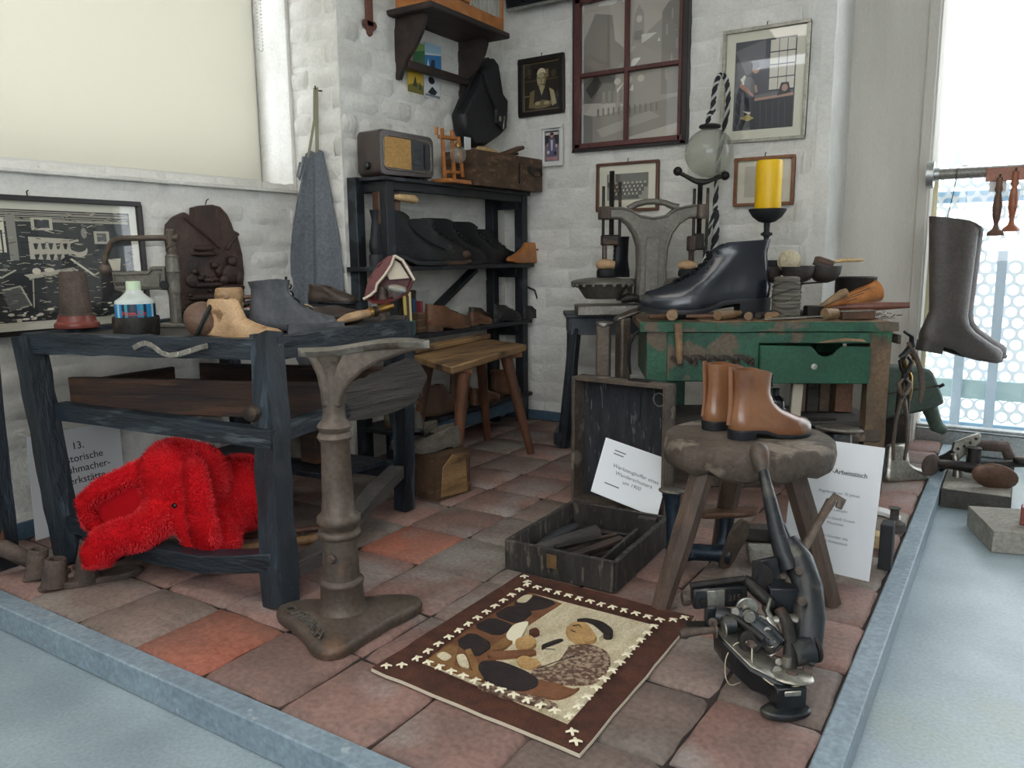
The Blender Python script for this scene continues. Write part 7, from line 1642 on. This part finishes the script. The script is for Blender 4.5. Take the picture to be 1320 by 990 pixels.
# box with a steel plate and raised number
Mx = Matrix((V((.80, .57, .04)).normalized(), V((-.03, -.03, 1)).normalized(), V((.57, -.80, 0)).normalized())).transposed().to_4x4(); Mx.translation = V((-.438, 1.424, .146))
MB().box((0, 0, -.012), (.105, .040, .028), M=Mx).build('side_box', M_blkmet, t, bev=.003)
MB().box((-.010, 0, .003), (.034, .034, .003), M=Mx).build('steel_plate', M_steel, t, bev=.001)
m = MB()
for a, b, c, d in ((.026, .016, .030, .003), (.026, -.016, .030, .003)): m.box((a, b, .003), (c, d, .003), M=Mx)
m.box((.012, 0, .003), (.003, .030, .003), M=Mx).box((.040, 0, .003), (.003, .030, .003), M=Mx); m.build('number_border', M_irondk, t)
text_mb('215', .017, Mx @ T(.026, -.006, .003), .0012, 'CENTER', True).build('raised_number', M_iron, t, smooth=0)
tb('top_bar', [tuple(Mx @ V((-.055, .024, -.012))), tuple(Mx @ V((.05, .030, -.012)))], [.007, .007], M_irondk, 8)
disc('thumb_screw', tuple(Mx @ V((-.058, -.002, -.012))), .014, .014, tuple(Mx.to_3x3() @ V((-1, 0, 0))), M_rust)
disc('small_screw', tuple(Mx @ V((-.036, -.004, .002))), .007, .005, (.57, -.8, 0), M_irondk)
tb('tension_post', [(-.392, 1.43, .140), (-.384, 1.412, .137)], [.008, .008], M_steel); disc('tension_disc', (-.388, 1.424, .139), .021, .006, (.5, -.86, 0), M_steel); disc('tension_knob', (-.378, 1.400, .136), .011, .012, (.5, -.86, 0), M_steel)
bb('support_bracket', (-.448, 1.412, .108), (.03, .022, .05), M_blkmet)
bb('perforated_plate', (-.468, 1.40, .092), (.055, .03, .006), M_irondk)
tb('left_rod', [(-.476, 1.338, .100), (-.452, 1.356, .103), (-.425, 1.373, .106)], [.008, .007, .006], M_rust)
tb('rod_ball', [(-.484, 1.332, .099), (-.476, 1.338, .100), (-.470, 1.343, .101)], [.008, .011, .008], M_rust)
disc('rod_washer', (-.432, 1.369, .105), .015, .004, (.8, .57, .05), M_iron); disc('rod_washer', (-.418, 1.379, .107), .016, .004, (.8, .57, .05), M_steel)
tb('rod_socket', [(-.42, 1.385, .112), (-.402, 1.398, .114)], [.016, .017], M_blkmet)
# steel lever work in front
tb('bright_hook_lever', [(-.350, 1.445, .158), (-.354, 1.440, .136), (-.345, 1.440, .118), (-.328, 1.448, .122), (-.308, 1.460, .123), (-.292, 1.464, .114), (-.286, 1.464, .106)], [.006, .008, .010, .009, .009, .008, .006], M_steel, 8, .6)
tb('bright_bent_arm', [(-.350, 1.437, .124), (-.338, 1.432, .112), (-.325, 1.422, .100), (-.322, 1.408, .088), (-.332, 1.397, .082), (-.345, 1.397, .086), (-.36, 1.405, .100)], [.008, .008, .007, .008, .006, .006, .005], M_steel, 8, .6)
for c in ((-.362, 1.425, .122), (-.366, 1.408, .104), (-.316, 1.368, .060)): disc('round_nut', c, .009, .008, (.5, -.8, .2), M_steel)
MB().torus((0, 0, 0), .010, .003, M=frame((-.291, 1.452, .105), (.9, .4, .2), (.3, -.9, .3)), n=16, m=6).build('wire_ring', M_steel, t)
tb('round_knob', [(-.276, 1.398, .052), (-.262, 1.402, .050)], [.012, .013], M_rust)
tb('white_hook', [(-.373, 1.39, .088), (-.366, 1.384, .093), (-.358, 1.383, .088), (-.362, 1.384, .080), (-.372, 1.385, .080)], .0025, M_paper2, 6)
# spool and thread
disc('bobbin', (-.372, 1.388, .090), .022, .012, (.6, -.75, .3), M_irondk); disc('bobbin_pin', (-.368, 1.378, .092), .007, .016, (.6, -.75, .3), M_rust)
def curve(pts, n=6):
    P_ = [V(p) for p in pts]; P_ = [P_[0]]+P_+[P_[-1]]; out = []
    for i in range(1, len(P_)-2):
        for k in range(n):
            u = k/n; out.append(.5*((2*P_[i])+(P_[i+1]-P_[i-1])*u+(2*P_[i-1]-5*P_[i]+4*P_[i+1]-P_[i+2])*u*u+(3*P_[i]-P_[i-1]-3*P_[i+1]+P_[i+2])*u**3))
    return out+[P_[-2]]
tb('thread', curve([(-.372, 1.374, .094), (-.390, 1.366, .090), (-.404, 1.360, .062), (-.405, 1.362, .025), (-.398, 1.372, .003), (-.385, 1.392, .0025)]), .0011, M_twine, 5)
tb('thread', curve([(-.372, 1.374, .096), (-.360, 1.366, .090), (-.352, 1.350, .066), (-.325, 1.336, .052), (-.298, 1.334, .047), (-.268, 1.352, .052), (-.262, 1.37, .056)]), .0014, M_twine, 5)
# small screws and fittings over the head
for c, r_, n3, mt in (((-.318, 1.388, .066), .007, (.5, -.8, .3), M_steel), ((-.345, 1.405, .112), .007, (.5, -.8, .3), M_steel), ((-.300, 1.47, .155), .009, (.6, -.75, .2), M_iron), ((-.318, 1.515, .195), .008, (.6, -.75, .2), M_iron), ((-.405, 1.405, .135), .008, (.5, -.85, .2), M_steel), ((-.44, 1.385, .112), .009, (.5, -.85, .2), M_rust), ((-.362, 1.49, .125), .012, (.5, -.85, .2), M_steel)):
    disc('screw_head', c, r_, .007, n3, mt)
tb('feed_rod', [(-.43, 1.43, .085), (-.39, 1.425, .078), (-.35, 1.40, .070)], .006, M_iron, 8)
tb('spring', curve([(-.33+.008*math.cos(i*1.57), 1.386+.008*math.sin(i*1.57), .066+.004*i) for i in range(12)], 3), .0016, M_steel, 5)
tb('needle_clamp', [(-.300, 1.382, .062), (-.301, 1.384, .082)], .008, M_steel, 10)
# slotted plate, roller handle
Ms = Matrix((V((.80, .58, -.1)).normalized(), V((.0, .1, 1)).normalized(), V((.57, -.80, .1)).normalized())).transposed().to_4x4(); Ms.translation = V((-.378, 1.482, .178))
MB().prism([(-.020, .035), (-.006, .036), (.022, .018), (.022, -.042), (-.004, -.030), (-.020, .0)], .005, Ms).build('slotted_plate', M_irondk, t, bev=.001)
MB().box((-.006, .0, .0055), (.006, .042, .002), M=Ms).build('slot', M_black, t)
tb('roller_handle', [(-.408, 1.470, .176), (-.398, 1.468, .170), (-.375, 1.462, .155), (-.352, 1.460, .140), (-.345, 1.46, .136)], [.008, .013, .013, .012, .007], M_irondk, 12)
# tall lever with round iron end
tb('main_lever', [(-.335, 1.535, .185), (-.352, 1.545, .21), (-.372, 1.562, .250), (-.392, 1.585, .30), (-.412, 1.606, .345), (-.418, 1.614, .36)], [.022, .020, .017, .014, .0115, .011], M_blkmet, 12)
tb('main_lever_fin', [(-.338, 1.55, .19), (-.355, 1.565, .225), (-.372, 1.58, .26)], [.018, .022, .014], M_blkmet, 10, .6)
tb('lever_knob', [(-.416, 1.612, .352), (-.422, 1.617, .366), (-.430, 1.626, .388), (-.434, 1.632, .402), (-.437, 1.635, .410)], [.011, .017, .021, .017, .006], M_iron, 14)
# second flat lever to the right
tb('flat_lever', [(-.332, 1.515, .165), (-.327, 1.55, .20), (-.316, 1.59, .232), (-.302, 1.63, .270), (-.290, 1.662, .300)], [.010, .010, .009, .009, .011], M_iron, 8, .5)
tb('lever_tip', [(-.293, 1.655, .293), (-.284, 1.672, .308), (-.272, 1.672, .300), (-.276, 1.662, .286)], [.009, .010, .009, .007], M_iron, 8, .6)
tb('lever_bar', [(-.328, 1.52, .13), (-.318, 1.53, .165), (-.315, 1.545, .205)], [.012, .012, .009], M_blkmet, 8)
# bright buckle frame
bk = [(-.352, 1.555, .218), (-.338, 1.562, .222), (-.324, 1.562, .210), (-.318, 1.548, .190), (-.330, 1.535, .184), (-.350, 1.530, .190), (-.352, 1.535, .200), (-.338, 1.543, .206), (-.345, 1.552, .214)]
tb('bright_buckle', bk+[bk[0]], .0055, M_steel, 8)
tb('side_rod', [(-.315, 1.50, .10), (-.306, 1.52, .14), (-.300, 1.54, .19)], [.010, .011, .009], M_irondk, 8)

# ================================================================ RIGHT: WINDOW SIDE
# pipe rail with flange and the hanging boots
t = thing('pipe_rail', 'grey round pipe rail with flange fixed to the pillar before the window', 'rail', (-.32, 3.60, 1.11))
MB().tube([(-.325, 3.60, 1.098), (1.4, 3.60, 1.098)], .021, 16).build('pipe', mat('grey_pipe', '#8b8780', '#77736d', rough=.4, metal=.3, scale=6), t, smooth=60)
MB().tube([(-.343, 3.60, 1.098), (-.318, 3.60, 1.098)], .052, 24).build('flange', M_aluminium, t, smooth=40)
MB().tube([(-.32, 3.60, 1.098), (-.30, 3.60, 1.098)], .026, 16).build('sleeve', M_aluminium, t, smooth=40)
bm_ = lambda: None
def riding_boot(label, x, y, z, yaw, top):
    M = T(x, y, z) @ rotm(0, 0, yaw) @ rotm(-10, 0, 0)
    o = shoe(label, (0, 0, 0), 0, .325, .455, .105, M_taupe, mat('boot_sole_brown', '#3a3430', rough=.5) if 'boot_sole_brown' not in MATS else MATS['boot_sole_brown'], 'boot', 'riding_boot', group='pair of tall boots hanging at the window', hh=.085, lace=0)
    for ch in list(o.children):
        if ch.name.startswith('upper'):
            for v in ch.data.vertices:      # widen and lean the shaft
                h = max(0, (v.co.z-.16)/.30); v.co.y = .085+(v.co.y-.085)*(1+.26*math.sin(min(1, h)*2.4))-.055*h; v.co.x *= 1+.25*math.sin(min(1, h)*2.4)
                v.co += noise.noise_vector(v.co*22)*.004*(1 if .1 < v.co.z < .26 else .3)
    o.matrix_basis = M
    MB().tube([(-.058, .115, .44), (-.060, .12, .36), (-.052, .125, .26)], .003, 5).build('side_seam', M_dkbrown, o, local=True)
    return o
riding_boot('tall grey brown riding boot hanging in front of the window, nearest the viewer', -.312, 3.36, .430, -58, 0)
riding_boot('tall grey brown riding boot hanging half hidden behind its mate at the window', -.300, 3.475, .433, -58, 0)
m = MB(); m.tube([(-.25, 3.43, .92), (-.238, 3.50, 1.03), (-.238, 3.575, 1.112), (-.225, 3.585, 1.124), (-.20, 3.58, 1.122)], .0016, 5); solo('hanging_wire', 'thin wire loop holding the tall boots to the pipe rail', 'wire', m, M_irondk, (-.235, 3.56, 1.06))
# turned wooden tools hanging from a board on the pipe
t = thing('tool_board', 'reddish wooden board on the pipe rail from which turned tools hang', 'board', (-.05, 3.56, 1.09))
MB().box((.07, 3.565, 1.083), (.42, .016, .048)).build('board', M_redwood, t, bev=.002)
MB().box((-.10, 3.5745, 1.045), (.055, .002, .05)).build('paper_tag', M_paper2, t)
g = 'turned wooden tools hanging before the window'
def turned(label, x, z0, z1, mt):
    t = thing('turned_tool', label, 'tool', (x, 3.545, z0), group=g); L = z1-z0
    MB().lathe([(.006, 0), (.030, .002), (.026, .014), (.012, .026), (.007, .045), (.010, L*.25), (.015, L*.4), (.016, L*.55), (.012, L*.68), (.009, L*.74), (.014, L*.8), (.011, L*.86), (.010, L)], (x, 3.545, z0), n=18).build('shaft', mt, t, smooth=50)
    MB().tube([(x, 3.545, z1-.004), (x, 3.555, z1+.012)], .003, 6).build('peg', M_irondk, t)
turned('dark turned wooden tool with flared foot hanging left of the orange one', -.094, .855, 1.07, M_handledk)
turned('orange turned wooden tool with flared foot hanging from the board at the window', -.045, .87, 1.09, M_redwood)
turned('brown turned wooden tool hanging at the far right of the tool board', .06, .865, 1.085, M_redwood)
# plinths outside the platform with iron lasts
m = MB(); m.beam((-.07, 2.985, -.031), (-.07, 3.44, -.031), .205, .062, up=(0, 0, 1), seg=4, jit=.002)
t = solo('stone_plinth', 'low rough stone plinth on the blue floor under the three armed iron last', 'plinth', m, M_dkstone, (-.07, 3.2, ZF), smooth=30)
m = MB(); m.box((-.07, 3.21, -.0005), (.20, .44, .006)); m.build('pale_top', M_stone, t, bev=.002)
m = MB(); m.beam((-.045, 2.70, -.030), (.35, 2.83, -.030), .24, .064, seg=4, jit=.002); solo('stone_plinth', 'low grey stone plinth at the right edge of the picture', 'plinth', m, M_stone, (.1, 2.75, ZF), smooth=30)
m = MB(); m.box((.075, 2.70, .03), (.04, .04, .055)); solo('brown_block', 'small reddish brown block on the grey stone plinth at the right edge', 'block', m, M_redpaint, (.075, 2.70, .003), bev=.003)
t = thing('three_arm_iron_last', 'large dark iron last with oval plates and pierced white metal arm on the stone plinth', 'iron last', (-.08, 3.22, .003))
zc = .003
MB().tube([(-.20, 3.10, zc+.055), (-.16, 3.13, zc+.05), (-.09, 3.16, zc+.042), (-.02, 3.13, zc+.035)], [.014, .016, .020, .016], 10).build('arm', M_irondk, t, smooth=60)
MB().ell((0, 0, 0), (.045, .012, .040), M=T(-.215, 3.08, zc+.052) @ rotm(0, 0, 55)).build('round_plate', M_rust, t, smooth=60)
MB().ell((0, 0, 0), (.074, .012, .046), M=T(-.020, 3.075, zc+.040) @ rotm(10, 12, 20)).build('oval_plate', mat('brown_oval_iron', '#6a5040', '#574135', rough=.45, metal=.4, scale=9), t, smooth=60)
MB().tube([(-.09, 3.17, zc+.02), (-.09, 3.18, zc+.08), (-.09, 3.18, zc+.11)], [.026, .022, .024], 12).build('stump', M_irondk, t, smooth=60)
MB().tube([(-.08, 3.20, zc+.045), (.02, 3.25, zc+.05), (.08, 3.28, zc+.055)], [.016, .013, .016], 10).build('arm', M_irondk, t, smooth=60)
MB().ell((0, 0, 0), (.08, .03, .022), M=T(.10, 3.26, zc+.055) @ rotm(0, 12, 20)).build('long_plate', M_irondk, t, smooth=60)
m = MB(); m.prism([(0, 0), (.012, .03), (.10, .055), (.105, .045), (.10, .02), (.05, -.015), (.02, -.03)], .016, frame((-.165, 3.20, zc+.085), (.86, .42, .12), (.3, -.9, .2))); m.build('pierced_arm', M_steel, t, bev=.003)
m = MB()
for x, y in ((.02, .005), (.042, .012), (.064, .022), (.085, .034)): m.lathe([(.0055, 0), (.0055, .002)], M=frame((-.165, 3.20, zc+.085), (.86, .42, .12), (.3, -.9, .2)) @ T(x, y, .0155), n=10)
m.build('holes', M_black, t, kind='stuff')
MB().tube([(-.150, 3.18, zc+.08), (-.142, 3.175, zc+.045), (-.135, 3.17, zc+.012), (-.135, 3.17, zc)], [.014, .013, .015, .017], 10).build('pierced_arm_leg', M_steel, t, smooth=60)
MB().tube([(-.15, 3.24, zc+.07), (-.08, 3.28, zc+.10), (.0, 3.32, zc+.095), (.02, 3.33, zc+.05), (.015, 3.33, zc)], [.016, .02, .022, .02, .02], 10).build('bent_arm', M_rust, t, smooth=60)
MB().tube([(-.21, 3.24, zc+.012), (-.17, 3.26, zc+.04), (-.12, 3.28, zc+.09)], [.03, .024, .02], 10).build('slanting_arm', M_irondk, t, smooth=60)
# green cast machine between table and window
t = thing('green_machine', 'dark green cast machine head leaning behind the green table by the window', 'machine', (-.33, 3.28, 0))
Mg = Matrix((CR, V((0, 0, 1)), CN)).transposed().to_4x4(); Mg.translation = V((-.335, 3.29, .27))
MB().prism([(-.10, -.09), (.075, -.055), (.125, -.03), (.11, .01), (.075, .085), (.06, .10), (-.10, .11)], .12, Mg, -.06).build('housing', M_machgreen, t, bev=.012, bseg=2)
MB().beam(Mg @ V((-.10, .01, .062)), Mg @ V((.10, .04, .062)), .006, .006).build('housing_seam', M_irondk, t)
MB().tube([Mg @ V((.085, -.03, 0)), Mg @ V((.11, -.085, 0)), Mg @ V((.13, -.13, 0)), Mg @ V((.16, -.145, 0))], [.032, .026, .026, .018], 12).build('arm', M_machgreen, t, smooth=60)
MB().tube([Mg @ V((.105, .03, .04)), Mg @ V((.118, .042, .05))], .006, 8).build('screw', M_irondk, t)
MB().beam((-.36, 3.27, 0), (-.36, 3.27, .20), .10, .09, up=(0, 1, 0)).build('pedestal', M_irondk, t, bev=.01)
# silver foot shaped last and small blade on the tiles at the right
t = last('shiny silver metal foot form standing on the tiles at the back right', (-.355, 2.975, .001), -38, .21, .085, M_steel, htop=.62, cut=False, name='metal_foot_form', cat='shoe last')
t = thing('dark_boot_tree', 'dark boot shaped iron behind the silver foot form at the table end', 'iron last', (-.37, 2.93, 0))
MB().tube([(-.40, 2.93, .012), (-.375, 2.95, .05), (-.38, 2.95, .14), (-.385, 2.95, .18)], [.03, .032, .026, .022], 12).build('body', M_irondk, t, smooth=60)
t = thing('leather_knife', 'flat white blade shaped tool lying on the tiles beside the notice', 'blade', (-.29, 2.60, .003))
MB().loft([[V((x, y, .004)) for x, y in ((-.36, 2.62), (-.29, 2.60), (-.245, 2.545), (-.25, 2.53), (-.30, 2.56), (-.36, 2.575))], [V((x, y, .018)) for x, y in ((-.36, 2.62), (-.29, 2.60), (-.245, 2.545), (-.25, 2.53), (-.30, 2.56), (-.36, 2.575))]]).build('blade', M_paper2, t, bev=.002)
m = MB(); m.lathe([(.035, 0), (.03, .02), (.012, .03), (.012, .06), (.018, .065)], (-.255, 2.46, .001), n=16); solo('small_grey_foot', 'small grey turned foot on the tile edge at the right', 'tool', m, M_greywood, (-.255, 2.46, 0))

# ---------------------------------------------------------------- outside the glass
pav = struct('pavement', MB().box((.6, 6.4, -.15), (9, 4.6, .1)), M_pavement, smooth=0); 
t = thing('perforated_railing', 'pale metal railing with round perforations outside the glass front', 'railing', (.5, 4.3, -.1))
YR = 4.30
M_panel = cloth_trans('panel_with_glare', '#c9d0d3', .2)  # glare of the window put into the panel as pale, partly translucent colour
m = MB(); pit = .058; rr_ = .0225; nx, nz = 36, 40
def hexcell(cx_, cz_):
    vs = []; fs = []; n = 12
    for i in range(n):
        a = 2*math.pi*i/n+math.pi/6; hx = pit/2/math.cos(((a+math.pi/6) % (math.pi/3))-math.pi/6)
        vs.append((cx_+hx*math.cos(a), YR, cz_+hx*math.sin(a)))
    for i in range(n): a = 2*math.pi*i/n+math.pi/6; vs.append((cx_+rr_*math.cos(a), YR, cz_+rr_*math.sin(a)))
    for i in range(n): vs.append((vs[n+i][0], YR+.004, vs[n+i][2]))
    for i in range(n): k = (i+1) % n; fs += [(i, k, n+k, n+i), (n+i, n+k, 2*n+k, 2*n+i)]
    m.add(vs, fs)
for j in range(nz):
    for i in range(nx):
        z = .22+j*pit*.866
        if z > 1.30: continue
        hexcell(-.72+i*pit+(pit/2 if j % 2 else 0), z)
m.build('perforated_panel', M_panel, t, smooth=0, kind='stuff')
MB().box((.4, YR-.01, .155), (2.3, .03, .09)).build('bottom_beam', mat('pale_teal_beam', '#a9c3c4', rough=.5), t, bev=.003)
MB().box((.4, YR+.03, 1.05), (2.3, .03, .055)).build('blue_rail', M_railblue, t, bev=.003)
for x in (-.215, -.075, .55): MB().box((x, YR-.03, .35 if x < .3 else .6), (.042, .03, .9 if x < .3 else 1.4)).build('post', mat('pale_reflection_and_post', '#a8b8c4', rough=.45) if x < -.2 else MATS['pale_reflection_and_post'], t, bev=.003)  # the two left bars are pillar reflections in the glass, built solid
m = MB()
for j in range(2):
    for i in range(nx): hexcell(-.72+i*pit+(pit/2 if j % 2 else 0), .03+j*pit*.866)
m.build('lower_perforated_strip', M_panel, t, smooth=0, kind='stuff')
MB().box((.4, YR+.02, -.04), (2.3, .03, .06)).build('lower_beam', M_railblue, t, bev=.003)
